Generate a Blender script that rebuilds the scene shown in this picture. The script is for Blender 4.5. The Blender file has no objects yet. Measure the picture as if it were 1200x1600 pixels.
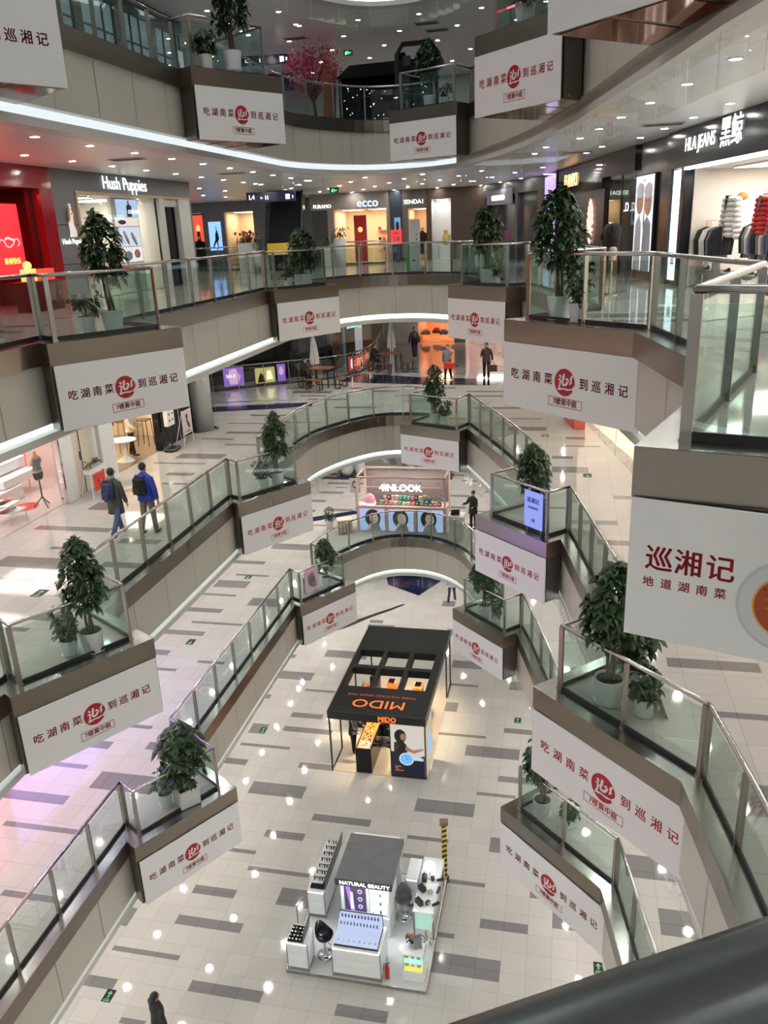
import bpy, math, random
from mathutils import Vector, Matrix
from mathutils.geometry import tessellate_polygon

random.seed(11)
SC = bpy.context.scene
COL = SC.collection
PI = math.pi

# ---------------------------------------------------------------- camera
cam_data = bpy.data.cameras.new('camera')
cam = bpy.data.objects.new('camera', cam_data)
COL.objects.link(cam)
cam_data.sensor_fit = 'VERTICAL'
cam_data.sensor_height = 36.0
cam_data.sensor_width = 27.0
cam_data.lens = 28.605
cam_data.clip_start = 0.02
cam_data.clip_end = 300
_r = (0.977362, 0.207633, -0.040648)
_u = (-0.030414, 0.328007, 0.944186)
_b = (0.209377, -0.921575, 0.326897)
cam.matrix_world = Matrix(((_r[0], _u[0], _b[0], 0.0), (_r[1], _u[1], _b[1], 0.0),
                           (_r[2], _u[2], _b[2], 17.549), (0, 0, 0, 1)))
SC.camera = cam

# ---------------------------------------------------------------- light and exposure
SC.view_settings.view_transform = 'Standard'
SC.view_settings.look = 'None'
SC.view_settings.exposure = 0.16
SC.view_settings.gamma = 1.0
SC.view_settings.use_curve_mapping = False
SC.cycles.max_bounces = 7
SC.cycles.diffuse_bounces = 4
SC.cycles.glossy_bounces = 3
SC.cycles.transmission_bounces = 4
SC.cycles.transparent_max_bounces = 32
SC.cycles.sample_clamp_indirect = 8.0
SC.cycles.caustics_reflective = False
SC.cycles.caustics_refractive = False
SC.cycles.use_denoising = True

world = bpy.data.worlds.new('world')
SC.world = world
world.use_nodes = True
world.node_tree.nodes['Background'].inputs[0].default_value = (0.95, 0.97, 1.0, 1)
world.node_tree.nodes['Background'].inputs[1].default_value = 0.52

SKY_POWER = 1100.0      # the skylight over the void
LAMP = 270.0             # every recessed ceiling lamp
COVE = 1.5              # light strip under every gallery edge

sl = bpy.data.lights.new('skylight', 'AREA')
sl.shape = 'RECTANGLE'; sl.size = 8.0; sl.size_y = 26.0
sl.energy = SKY_POWER; sl.color = (0.95, 0.98, 1.0)
so = bpy.data.objects.new('skylight', sl)
so.location = (-4.5, 15.0, 36.0)
COL.objects.link(so)

# levels: 1 ground floor ... 5 top gallery seen, 6 the one above the frame
F = {1: 0.0, 2: 5.294, 3: 10.536, 4: 15.945, 5: 21.264, 6: 26.60}
CEIL = 1.75             # from a floor down to the ceiling under it
CL = 0.385              # height of the steel cladding
CEILNAME = {1: 'ground floor', 2: 'lowest gallery', 3: 'second gallery', 4: 'third gallery', 5: 'top gallery', 6: 'roof gallery'}

# ---------------------------------------------------------------- materials
MAT = {}
def mat(name, col, rough=0.5, metal=0.0, emit=None, estr=0.0, spec=0.5, noise=0.0, nscale=6.0, bump=0.0, alpha=None):
    if name in MAT: return MAT[name]
    m = bpy.data.materials.new(name); m.use_nodes = True
    nt = m.node_tree; b = nt.nodes['Principled BSDF']
    b.inputs['Base Color'].default_value = (*col, 1)
    b.inputs['Roughness'].default_value = rough
    b.inputs['Metallic'].default_value = metal
    b.inputs['Specular IOR Level'].default_value = spec
    if emit:
        b.inputs['Emission Color'].default_value = (*emit, 1)
        b.inputs['Emission Strength'].default_value = estr
    if noise or bump:
        tc = nt.nodes.new('ShaderNodeTexCoord'); n = nt.nodes.new('ShaderNodeTexNoise')
        n.inputs['Scale'].default_value = nscale; n.inputs['Detail'].default_value = 4
        nt.links.new(tc.outputs['Object'], n.inputs['Vector'])
        if noise:
            mx = nt.nodes.new('ShaderNodeMix'); mx.data_type = 'RGBA'
            mx.inputs[6].default_value = (*[c * (1 - noise) for c in col], 1)
            mx.inputs[7].default_value = (*[min(1, c * (1 + noise)) for c in col], 1)
            nt.links.new(n.outputs['Fac'], mx.inputs[0]); nt.links.new(mx.outputs[2], b.inputs['Base Color'])
        if bump:
            bp = nt.nodes.new('ShaderNodeBump'); bp.inputs['Strength'].default_value = bump
            nt.links.new(n.outputs['Fac'], bp.inputs['Height']); nt.links.new(bp.outputs['Normal'], b.inputs['Normal'])
    MAT[name] = m
    return m

def glass_mat(name, tint, fac=1.0):
    if name in MAT: return MAT[name]
    m = bpy.data.materials.new(name); m.use_nodes = True
    nt = m.node_tree; nt.nodes.clear()
    out = nt.nodes.new('ShaderNodeOutputMaterial'); mix = nt.nodes.new('ShaderNodeMixShader')
    tr = nt.nodes.new('ShaderNodeBsdfTransparent'); gl = nt.nodes.new('ShaderNodeBsdfGlossy')
    fr = nt.nodes.new('ShaderNodeLayerWeight'); pw = nt.nodes.new('ShaderNodeMath'); pw.operation = 'POWER'; pw.inputs[1].default_value = 5.0
    nt.links.new(fr.outputs['Facing'], pw.inputs[0])
    mu = nt.nodes.new('ShaderNodeMath'); mu.operation = 'MULTIPLY_ADD'; mu.inputs[1].default_value = 0.75 * fac; mu.inputs[2].default_value = 0.045 * fac
    tr.inputs['Color'].default_value = (*tint, 1); gl.inputs['Roughness'].default_value = 0.01
    gl.inputs['Color'].default_value = (0.95, 1, 0.98, 1)
    nt.links.new(pw.outputs[0], mu.inputs[0]); nt.links.new(mu.outputs[0], mix.inputs[0])
    nt.links.new(tr.outputs[0], mix.inputs[1]); nt.links.new(gl.outputs[0], mix.inputs[2])
    nt.links.new(mix.outputs[0], out.inputs[0])
    MAT[name] = m
    return m

def tile_mat(name, c1, c2, mortar, w=0.627, h=0.627, rough=0.06, ox=8.6, oy=0.16):
    if name in MAT: return MAT[name]
    m = bpy.data.materials.new(name); m.use_nodes = True
    nt = m.node_tree; b = nt.nodes['Principled BSDF']
    tc = nt.nodes.new('ShaderNodeTexCoord'); mp = nt.nodes.new('ShaderNodeMapping')
    mp.inputs['Location'].default_value = (ox, oy, 0)
    br = nt.nodes.new('ShaderNodeTexBrick'); br.offset = 0.0; br.squash = 1.0
    br.inputs['Scale'].default_value = 1.0
    br.inputs['Brick Width'].default_value = w; br.inputs['Row Height'].default_value = h
    br.inputs['Mortar Size'].default_value = 0.0045; br.inputs['Mortar Smooth'].default_value = 0.1
    br.inputs['Color1'].default_value = (*c1, 1); br.inputs['Color2'].default_value = (*c2, 1)
    br.inputs['Mortar'].default_value = (*mortar, 1)
    nt.links.new(tc.outputs['Object'], mp.inputs['Vector']); nt.links.new(mp.outputs[0], br.inputs['Vector'])
    nt.links.new(br.outputs['Color'], b.inputs['Base Color'])
    b.inputs['Roughness'].default_value = rough
    b.inputs['Specular IOR Level'].default_value = 0.36
    MAT[name] = m
    return m

def steel(name, col, rough, streak=0.25):
    m = mat(name, col, rough, 1.0)
    nt = m.node_tree; b = nt.nodes['Principled BSDF']
    tc = nt.nodes.new('ShaderNodeTexCoord'); n = nt.nodes.new('ShaderNodeTexNoise')
    n.inputs['Scale'].default_value = 1.3; n.inputs['Detail'].default_value = 6
    mr = nt.nodes.new('ShaderNodeMapRange')
    mr.inputs[3].default_value = rough * (1 - streak); mr.inputs[4].default_value = rough * (1 + streak)
    nt.links.new(tc.outputs['Object'], n.inputs['Vector']); nt.links.new(n.outputs['Fac'], mr.inputs[0])
    nt.links.new(mr.outputs[0], b.inputs['Roughness'])
    return m

tile_light = tile_mat('tile_light', (0.47, 0.455, 0.43), (0.43, 0.415, 0.39), (0.30, 0.29, 0.27))
tile_dark = tile_mat('tile_dark', (0.20, 0.19, 0.19), (0.175, 0.17, 0.17), (0.09, 0.09, 0.09))
clad = steel('brushed_steel_cladding', (0.30, 0.26, 0.22), 0.30)
cladtop = steel('steel_sill', (0.36, 0.355, 0.345), 0.22)
box_steel = steel('bay_box_steel', (0.20, 0.18, 0.155), 0.42)
railm = steel('rail_steel', (0.52, 0.51, 0.49), 0.24)
postm = steel('post_steel', (0.40, 0.37, 0.335), 0.30)
cream = mat('cream_fascia_panel', (0.58, 0.55, 0.475), 0.35, noise=0.05, nscale=0.8)
white_ceiling = mat('white_ceiling', (0.78, 0.78, 0.77), 0.35)
band_white = mat('white_lower_band', (0.66, 0.65, 0.62), 0.4)
cove_m = mat('cove_light', (1, 1, 1), 0.5, emit=(0.86, 1.0, 0.97), estr=COVE)
glass = glass_mat('green_tinted_glass', (0.86, 0.93, 0.905))
clear = glass_mat('clear_shop_glass', (0.95, 0.97, 0.965))
gasket = mat('black_gasket', (0.02, 0.02, 0.02), 0.5)
lamp_m = mat('lamp_diffuser', (1, 1, 1), 0.5, emit=(1.0, 0.93, 0.84), estr=LAMP)
trim_m = mat('lamp_trim', (0.7, 0.7, 0.7), 0.3)
white = mat('white_paint', (0.72, 0.72, 0.71), 0.45)
banner_m = mat('banner_vinyl', (0.86, 0.85, 0.85), 0.5)
red_print = mat('red_print', (0.42, 0.012, 0.02), 0.5)
white_print = mat('white_print', (0.80, 0.80, 0.80), 0.5)
black = mat('black_paint', (0.012, 0.012, 0.013), 0.35)
blackgloss = mat('black_gloss', (0.010, 0.010, 0.012), 0.08, spec=.3)
dark_grey = mat('dark_grey', (0.06, 0.06, 0.065), 0.4)
grey = mat('mid_grey', (0.22, 0.22, 0.23), 0.45)
wood = mat('pale_wood', (0.42, 0.30, 0.17), 0.45, noise=0.15, nscale=8)
brown = mat('dark_brown', (0.06, 0.035, 0.022), 0.4)
chrome = mat('chrome', (0.75, 0.75, 0.76), 0.08, 1.0)
orange = mat('orange_panel', (0.75, 0.17, 0.02), 0.4)
yellow = mat('yellow_paint', (0.75, 0.52, 0.03), 0.45)
pot_white = mat('white_ceramic', (0.62, 0.64, 0.63), 0.3)
soil = mat('soil', (0.035, 0.022, 0.014), 0.9, noise=0.3, nscale=30)
bark = mat('bark', (0.10, 0.07, 0.045), 0.85, noise=0.35, nscale=25)
leafm = mat('leaf_green', (0.016, 0.045, 0.014), 0.38, noise=0.55, nscale=5)
leafl = mat('leaf_light', (0.030, 0.075, 0.020), 0.4, noise=0.5, nscale=6)
def em(name, col, s): return mat(name, (0.02, 0.02, 0.02), 0.5, emit=col, estr=s)
em_white = em('lit_white_letters', (1, 0.99, 0.96), 1.6)
em_wsoft = em('lit_white_panel', (0.9, 0.96, 1.0), 1.4)

# ---------------------------------------------------------------- mesh helpers
class MB:
    def __init__(s): s.v = []; s.f = []; s.m = []
    def add(s, vs, fs, mi=0, M=None):
        k = len(s.v)
        if M is not None: vs = [tuple(M @ Vector(v)) for v in vs]
        s.v += [tuple(v) for v in vs]; s.f += [tuple(i + k for i in f) for f in fs]; s.m += [mi] * len(fs)
        return s
    def box(s, a, b, mi=0, M=None):
        x0, y0, z0 = a; x1, y1, z1 = b
        if x0 > x1: x0, x1 = x1, x0
        if y0 > y1: y0, y1 = y1, y0
        if z0 > z1: z0, z1 = z1, z0
        return s.add([(x0, y0, z0), (x1, y0, z0), (x1, y1, z0), (x0, y1, z0), (x0, y0, z1), (x1, y0, z1), (x1, y1, z1), (x0, y1, z1)],
                     [(0, 3, 2, 1), (4, 5, 6, 7), (0, 1, 5, 4), (1, 2, 6, 5), (2, 3, 7, 6), (3, 0, 4, 7)], mi, M)
    def cbox(s, c, d, mi=0, M=None):
        return s.box([c[i] - d[i] / 2 for i in range(3)], [c[i] + d[i] / 2 for i in range(3)], mi, M)
    def rbox(s, a, b, r=0.01, mi=0, M=None):       # box with chamfered vertical and horizontal edges
        x0, y0, z0 = a; x1, y1, z1 = b
        def ring(i, z): return [(x0 + i + r, y0 + i, z), (x1 - i - r, y0 + i, z), (x1 - i, y0 + i + r, z), (x1 - i, y1 - i - r, z),
                                (x1 - i - r, y1 - i, z), (x0 + i + r, y1 - i, z), (x0 + i, y1 - i - r, z), (x0 + i, y0 + i + r, z)]
        vs = ring(r, z0) + ring(0, z0 + r) + ring(0, z1 - r) + ring(r, z1)
        fs = [tuple(range(7, -1, -1)), tuple(range(24, 32))]
        for k in range(3):
            for i in range(8): fs.append((k * 8 + i, k * 8 + (i + 1) % 8, k * 8 + 8 + (i + 1) % 8, k * 8 + 8 + i))
        return s.add(vs, fs, mi, M)
    def prism(s, poly, z0, z1, mi=0, M=None):
        n = len(poly)
        vs = [(p[0], p[1], z0) for p in poly] + [(p[0], p[1], z1) for p in poly]
        return s.add(vs, [tuple(range(n - 1, -1, -1)), tuple(range(n, 2 * n))] + [(i, (i + 1) % n, n + (i + 1) % n, n + i) for i in range(n)], mi, M)
    def tube(s, pts, r, seg=8, mi=0, M=None, closed=False, cap=True):
        pts = [Vector(p) for p in pts]; n = len(pts); vs = []; rr = r if isinstance(r, (list, tuple)) else [r] * n
        prev = None
        for i, p in enumerate(pts):
            a = pts[(i - 1) % n] if (closed or i > 0) else p; b = pts[(i + 1) % n] if (closed or i < n - 1) else p
            t = (b - a).normalized() if (b - a).length > 1e-9 else Vector((0, 0, 1))
            if prev is None:
                ref = Vector((0, 0, 1)) if abs(t.z) < 0.9 else Vector((1, 0, 0))
                u = t.cross(ref).normalized()
            else: u = (prev - t * prev.dot(t)).normalized()
            prev = u; w = t.cross(u)
            for k in range(seg):
                a2 = 2 * PI * k / seg
                vs.append(p + (u * math.cos(a2) + w * math.sin(a2)) * rr[i])
        fs = []
        for i in range(n if closed else n - 1):
            j = (i + 1) % n
            for k in range(seg): fs.append((i * seg + k, i * seg + (k + 1) % seg, j * seg + (k + 1) % seg, j * seg + k))
        if cap and not closed: fs += [tuple(range(seg - 1, -1, -1)), tuple((n - 1) * seg + k for k in range(seg))]
        return s.add(vs, fs, mi, M)
    def lathe(s, prof, c=(0, 0, 0), seg=20, mi=0, M=None, sx=1, sy=1):
        vs = []; n = len(prof)
        for r, z in prof:
            for k in range(seg):
                a = 2 * PI * k / seg; vs.append((c[0] + r * math.cos(a) * sx, c[1] + r * math.sin(a) * sy, c[2] + z))
        fs = [(i * seg + k, i * seg + (k + 1) % seg, (i + 1) * seg + (k + 1) % seg, (i + 1) * seg + k) for i in range(n - 1) for k in range(seg)]
        fs += [tuple(range(seg - 1, -1, -1)), tuple((n - 1) * seg + k for k in range(seg))]
        return s.add(vs, fs, mi, M)
    def ball(s, c, r, mi=0, M=None, seg=12, rings=8, sc=(1, 1, 1)):
        prof = [(max(1e-4, math.sin(PI * i / rings)), -math.cos(PI * i / rings)) for i in range(rings + 1)]
        vs = [(c[0] + pr * math.cos(2 * PI * k / seg) * r * sc[0], c[1] + pr * math.sin(2 * PI * k / seg) * r * sc[1], c[2] + pz * r * sc[2]) for pr, pz in prof for k in range(seg)]
        fs = [(i * seg + k, i * seg + (k + 1) % seg, (i + 1) * seg + (k + 1) % seg, (i + 1) * seg + k) for i in range(rings) for k in range(seg)]
        return s.add(vs, fs, mi, M)
    def poly2(s, pts, y0, th=0.004, mi=0, M=None):   # flat outline in the x-z plane, thickness towards -y
        n = len(pts)
        vs = [(p[0], y0, p[1]) for p in pts] + [(p[0], y0 - th, p[1]) for p in pts]
        tri = tessellate_polygon([[Vector((p[0], p[1], 0)) for p in pts]])
        fs = [tuple(i + n for i in t) for t in tri] + [(i, (i + 1) % n, n + (i + 1) % n, n + i) for i in range(n)]
        return s.add(vs, fs, mi, M)
    def ell(s, cx, cz, rx, rz, y0, th=0.004, mi=0, M=None, seg=24, rot=0):
        c_, s_ = math.cos(rot), math.sin(rot); P = []
        for k in range(seg):
            a = 2 * PI * k / seg; x = rx * math.cos(a); z = rz * math.sin(a)
            P.append((cx + x * c_ - z * s_, cz + x * s_ + z * c_))
        return s.poly2(P, y0, th, mi, M)
    def build(s, name, mats, parent=None, smooth=False, world=False, bevel=0.0):
        me = bpy.data.meshes.new(name); vs = s.v
        if world and parent is not None:
            L = parent.location; vs = [(v[0] - L[0], v[1] - L[1], v[2] - L[2]) for v in vs]
        me.from_pydata(vs, [], s.f)
        if not isinstance(mats, (list, tuple)): mats = [mats]
        for m in mats: me.materials.append(m)
        me.polygons.foreach_set('material_index', s.m)
        if smooth: me.polygons.foreach_set('use_smooth', [True] * len(s.f))
        me.update()
        o = bpy.data.objects.new(name, me); COL.objects.link(o)
        if parent is not None: o.parent = parent
        if bevel:
            bv = o.modifiers.new('bevel', 'BEVEL'); bv.width = bevel; bv.segments = 2; bv.limit_method = 'ANGLE'
        return o

def thing(name, label, cat, loc=(0, 0, 0), rz=0.0, group=None):
    o = bpy.data.objects.new(name, None); o.empty_display_size = 0.2; COL.objects.link(o)
    o.location = loc; o.rotation_euler = (0, 0, rz); o['label'] = label; o['category'] = cat
    if group: o['group'] = group
    return o
def tag(o, label, cat, group=None, kind=None):
    o['label'] = label; o['category'] = cat
    if group: o['group'] = group
    if kind: o['kind'] = kind
    return o
def struct(o): o['kind'] = 'structure'; return o
def copy_tree(root, loc=None, rz=None, label=None, group=None):
    r = root.copy(); COL.objects.link(r)
    if loc is not None: r.location = loc
    if rz is not None: r.rotation_euler = (0, 0, rz)
    if label: r['label'] = label
    if group: r['group'] = group
    for ch in list(root.children):
        c = ch.copy(); COL.objects.link(c); c.parent = r
        for g in list(ch.children):
            d = g.copy(); COL.objects.link(d); d.parent = c
    return r

_tx = {}
def text_geo(s, size=1.0, bold=0.0, ext=0.004, align='CENTER'):
    key = (s, size, bold, ext, align)
    if key in _tx: return _tx[key]
    cu = bpy.data.curves.new('t', 'FONT'); cu.body = s; cu.size = size; cu.offset = bold; cu.extrude = ext
    cu.align_x = align; cu.align_y = 'CENTER'; cu.resolution_u = 3
    o = bpy.data.objects.new('t', cu); COL.objects.link(o)
    dg = bpy.context.evaluated_depsgraph_get(); dg.update()
    me = o.evaluated_get(dg).to_mesh()
    vs = [tuple(v.co) for v in me.vertices]; fs = [tuple(p.vertices) for p in me.polygons]
    o.evaluated_get(dg).to_mesh_clear()
    bpy.data.objects.remove(o); bpy.data.curves.remove(cu)
    _tx[key] = (vs, fs)
    return vs, fs
def put_text(mb, s, x, y, z, size, mi=0, bold=0.0, ext=0.004, align='CENTER', M=None, sx=1.0, sz=1.0):
    # text standing in the x-z plane and read from -y
    vs, fs = text_geo(s, size, 0.0, ext, align)
    if bold:
        for dx, dz in ((-bold, 0), (bold, 0), (0, bold * .7), (0, -bold * .7)):
            mb.add([(x + v[0] * sx + dx, y - v[2], z + v[1] * sz + dz) for v in vs], fs, mi, M)
    return mb.add([(x + v[0] * sx, y - v[2], z + v[1] * sz) for v in vs], fs, mi, M)

# ---------------------------------------------------------------- plan of the void
def catmull(P, n=4):
    out = []
    for i in range(len(P) - 1):
        p0 = P[max(i - 1, 0)]; p1 = P[i]; p2 = P[i + 1]; p3 = P[min(i + 2, len(P) - 1)]
        for k in range(n):
            t = k / n
            out.append(tuple(0.5 * ((2 * p1[j]) + (-p0[j] + p2[j]) * t + (2 * p0[j] - 5 * p1[j] + 4 * p2[j] - p3[j]) * t * t + (-p0[j] + 3 * p1[j] - 3 * p2[j] + p3[j]) * t ** 3) for j in (0, 1)))
    out.append(P[-1]); return out
far = catmull([(-8.9, 27.2), (-8.78, 28.1), (-8.45, 29.1), (-8.0, 30.0), (-7.45, 30.75), (-6.85, 31.2), (-6.2, 31.35), (-5.5, 31.3), (-4.9, 31.05), (-4.3, 30.6), (-3.8, 30.05), (-3.4, 29.3)], 2)
right = catmull([(-3.4, 29.3), (-2.95, 28.2), (-2.1, 26.1), (-1.38, 24.05), (-0.85, 22.2), (-0.1, 19.1), (0.28, 17.1), (1.02, 13.1), (1.26, 11.7), (1.47, 10.5), (1.69, 9.5), (1.92, 7.9), (2.04, 6.8)], 2)
near = catmull([(2.04, 6.8), (2.1, 5.5), (2.0, 4.0), (1.6, 2.5), (1.0, 1.48), (0.3, 0.95), (-0.15, 0.69), (-0.6, 0.45), (-1.2, 0.2), (-2.0, -0.05), (-3.5, -0.3), (-6.0, 0.2), (-8.0, 1.6), (-8.9, 4.0)], 2)
BASE = [(-8.9, 4.0)] + far + right[1:] + near[1:-1]      # clockwise, floor on the left hand
YL = math.radians(58.3)
# bays: (key, P1, yaw, length) ; P1 = first face corner in drawing order
BAY_A = [('left near', (-8.72, 10.05), YL, 2.68), ('left far', (-8.70, 20.04), YL, 2.68),
         ('back', (-6.02, 29.88), math.radians(-24.5), 2.66), ('right middle', (-2.09, 19.80), math.radians(-45.3), 2.62),
         ('right near', (-0.31, 11.62), math.radians(-45.5), 2.90)]
BAY_B = [('left near', (-8.63, 12.55), YL, 2.68), ('left far', (-8.68, 24.40), YL, 2.68),
         ('right far', (-3.42, 24.95), math.radians(-45.6), 2.64), ('right middle', (-1.06, 15.12), math.radians(-44.8), 2.95),
         ('right near', (0.54, 6.16), math.radians(-19.4), 1.62)]
BAY_5 = [('left near', (-8.72, 10.00), YL, 2.68), ('left far', (-8.50, 19.48), YL, 2.68),
         ('back', (-5.90, 29.26), math.radians(-25.0), 2.66), ('right middle', (-2.00, 19.24), math.radians(-46.4), 2.66),
         ('right near', (-0.31, 11.59), math.radians(-45.5), 2.90)]
def raypoly(P, n, poly):
    best = None; N = len(poly)
    for i in range(N):
        a = poly[i]; b = poly[(i + 1) % N]; ex, ey = b[0] - a[0], b[1] - a[1]
        den = n[0] * ey - n[1] * ex
        if abs(den) < 1e-9: continue
        t = ((a[0] - P[0]) * ey - (a[1] - P[1]) * ex) / den
        u = ((a[0] - P[0]) * n[1] - (a[1] - P[1]) * n[0]) / den
        if 0 <= u < 1 and -0.6 < t < 4 and (best is None or abs(t) < abs(best[0])): best = (t, i + u, (P[0] + n[0] * t, P[1] + n[1] * t))
    return best
def ring_of(bays):
    cuts = []
    for key, P1, yaw, L in bays:
        d = (math.cos(yaw), math.sin(yaw)); n = (-math.sin(yaw), math.cos(yaw))
        P2 = (P1[0] + d[0] * L, P1[1] + d[1] * L)
        a = raypoly(P1, n, BASE); b = raypoly(P2, n, BASE)
        mid = [P1, P2] if b[0] > 0.12 else [P1, b[2]]
        pts = [a[2]] + mid + ([b[2]] if b[0] > 0.12 else [])
        cuts.append((a[1], b[1], pts, key))
    cuts.sort(); ring = []; marks = {}; pos = 0.0; N = len(BASE)
    for sa, sb, pts, key in cuts:
        k = math.floor(pos) if pos == 0 else math.floor(pos) + 1
        while k <= sa:
            ring.append(BASE[k]); k += 1
        marks[key] = (len(ring), len(ring) + len(pts) - 1)
        ring += pts; pos = sb
    for k in range(math.floor(pos) + 1, N): ring.append(BASE[k])
    return ring, marks
def offset(poly, o, closed=True):
    n = len(poly); out = []
    for i in range(n):
        p = poly[i]; a = poly[(i - 1) % n] if (closed or i > 0) else None; b = poly[(i + 1) % n] if (closed or i < n - 1) else None
        def nrm(q, r):
            dx, dy = r[0] - q[0], r[1] - q[1]; l = math.hypot(dx, dy) or 1; return (-dy / l, dx / l)
        n1 = nrm(a, p) if a else nrm(p, b); n2 = nrm(p, b) if b else n1
        k = 1 + n1[0] * n2[0] + n1[1] * n2[1]
        if k < 0.25: k = 0.25
        out.append((p[0] + (n1[0] + n2[0]) * o / k, p[1] + (n1[1] + n2[1]) * o / k))
    return out
RING = {}; MARK = {}
for l in (2, 3, 4, 5, 6): RING[l], MARK[l] = ring_of(BAY_5 if l == 5 else BAY_A if l == 3 else BAY_B)
BAYS = {2: BAY_B, 3: BAY_A, 4: BAY_B, 5: BAY_5}
def inside(p, poly):
    c = False; n = len(poly)
    for i in range(n):
        a = poly[i]; b = poly[i - 1]
        if (a[1] > p[1]) != (b[1] > p[1]) and p[0] < (b[0] - a[0]) * (p[1] - a[1]) / (b[1] - a[1]) + a[0]: c = not c
    return c

# ---------------------------------------------------------------- floors
STRIPS1 = [(-5, -3, 0, 2), (-4, -1, 6, 1), (-2, 1, 14, 2), (-2, 0, 21, 2), (0, 3, 2, 2), (-2, 0, 31, 1), (0, 3, 27, 1), (0, 2, 37, 2), (2, 5, 43, 2), (-2, 1, 51, 4), (-5, -4, 14, 4), (-2, -1, -6, 1), (6, 8, 2, 2), (7, 10, 51, 4), (7, 9, 40, 1), (7, 8, 35, 1), (7, 11, 30, 1), (11, 13, 22, 2), (9, 12, 14, 4), (9, 10, 18, 1), (11, 13, 61, 2), (10, 12, 55, 1), (11, 13, 42, 4), (14, 16, 26, 4), (13, 14, 30, 2), (2, 4, 23, 4), (-2, 1, 110, 4), (-5, -2, 97, 4), (-2, 0, 89, 1), (-5, -4, 85, 2), (-2, 0, 78, 2), (-2, 1, 72, 2), (-4, -1, 64, 1), (-5, -3, 58, 2), (0, 1, 130, 2), (-5, -4, 106, 2), (0, 2, 59, 2), (-4, -3, 72, 4), (5, 6, 146, 4), (7, 9, 109, 4), (11, 12, 100, 4), (11, 13, 79, 2), (9, 12, 71, 4), (7, 10, 75, 1), (7, 8, 88, 4), (7, 9, 97, 1),
           (-9, -7, 30, 2), (-10, -7, 44, 4), (-8, -6, 60, 2), (-9, -6, 75, 1), (-10, -8, 18, 1), (-9, -6, 96, 4)]
RAW = {2: [(-12.75, 28.22, -11.3, 2), (-12.03, 26.91, -10.68, 1), (-12.48, 26.28, -11.2, 4), (-12.79, 25.08, -11.3, 1), (-10.62, 24.91, -9.4, 4), (-12.68, 23.89, -11.31, 2), (-12.02, 22.9, -10.15, 1), (-12.7, 22.2, -11.22, 2), (-10.68, 20.39, -9.8, 1), (-12.53, 20.85, -11.8, 2), (-10.14, 16.2, -9.47, 2), (-11.0, 16.88, -10.4, 1), (-11.93, 16.05, -11.09, 2), (-12.13, 15.05, -11.21, 1), (-11.61, 30.18, -9.94, 4), (-12.71, 13.9, -11.0, 2), (-10.74, 14.88, -9.14, 4), (-11.98, 12.89, -10.02, 1), (-10.69, 11.05, -9.1, 1), (1.53, 14.08, 2.6, 4), (-11.2, 32.6, -9.9, 1), (-12.6, 36, -11, 2), (-5.4, 33.4, -3.2, 2), (-3.6, 35.1, -1.9, 1), (-10.6, 34.8, -9, 2)],
       3: [(-13.41, 17.86, -11.24, 2), (-12.13, 16.47, -11.39, 1), (-12.88, 15.78, -11.08, 4), (-12.72, 14.59, -11.29, 1), (-10.83, 14.43, -9.97, 4), (-10.2, 13.03, -9.46, 2), (-10.76, 12.39, -9.94, 1), (-10.26, 15.72, -9.3, 2), (-12.85, 19.83, -12.26, 4), (-13.24, 24.03, -11.37, 1), (-12.79, 25.18, -11.12, 4), (-12.17, 22.9, -11.25, 2), (-11.82, 21.82, -11.02, 1), (-12.65, 21.18, -12.06, 2), (-10.62, 17.18, -9.53, 2), (-1.88, 29.61, -0.5, 4), (0.04, 26.96, 1.3, 1), (-0.25, 25.61, 0.4, 2), (-0.23, 24.39, 0.84, 4), (1.85, 12.86, 3.3, 2), (2.2, 11.3, 3.6, 1), (2.4, 9.6, 4.3, 4), (1.9, 15.2, 2.6, 2), (0.9, 18.3, 2.2, 2), (-12.4, 28.4, -10.6, 2), (-11.0, 30.1, -9.2, 1), (-12.6, 31.4, -11, 2), (-9.4, 33, -7.6, 2), (-6.6, 34.2, -4.7, 1), (-3.5, 33.0, -1.6, 2), (-4.2, 36.5, -2.4, 2), (-2.0, 31.0, -0.7, 1)]}
XW0, XW1, YW0, YW1 = -30.0, 16.0, -5.0, 62.0
def plate(name, level, hole, z, up=True, mats=None, strips=None, box=(XW0, XW1, YW0, YW1)):
    mb = MB(); X0, X1, Y0, Y1 = box
    outer = [(X0, Y0), (X1, Y0), (X1, Y1), (X0, Y1)]
    loops = [[Vector((p[0], p[1], 0)) for p in outer]]
    if hole: loops.append([Vector((p[0], p[1], 0)) for p in hole])
    tri = tessellate_polygon(loops); pts = outer + (list(hole) if hole else [])
    fs = []
    for t in tri:
        a, b, c = (pts[i] for i in t)
        ccw = (b[0] - a[0]) * (c[1] - a[1]) - (b[1] - a[1]) * (c[0] - a[0]) > 0
        fs.append(tuple(t) if ccw == up else tuple(reversed(t)))
    mb.add([(p[0], p[1], z) for p in pts], fs, 0)
    for (x0, y1, x1, n) in (strips or []):
        y0 = y1 - n * 0.1568
        mb.add([(x0, y0, z + 0.002), (x1, y0, z + 0.002), (x1, y1, z + 0.002), (x0, y1, z + 0.002)], [(0, 1, 2, 3)], 1)
    return struct(mb.build(name, mats))
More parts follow.
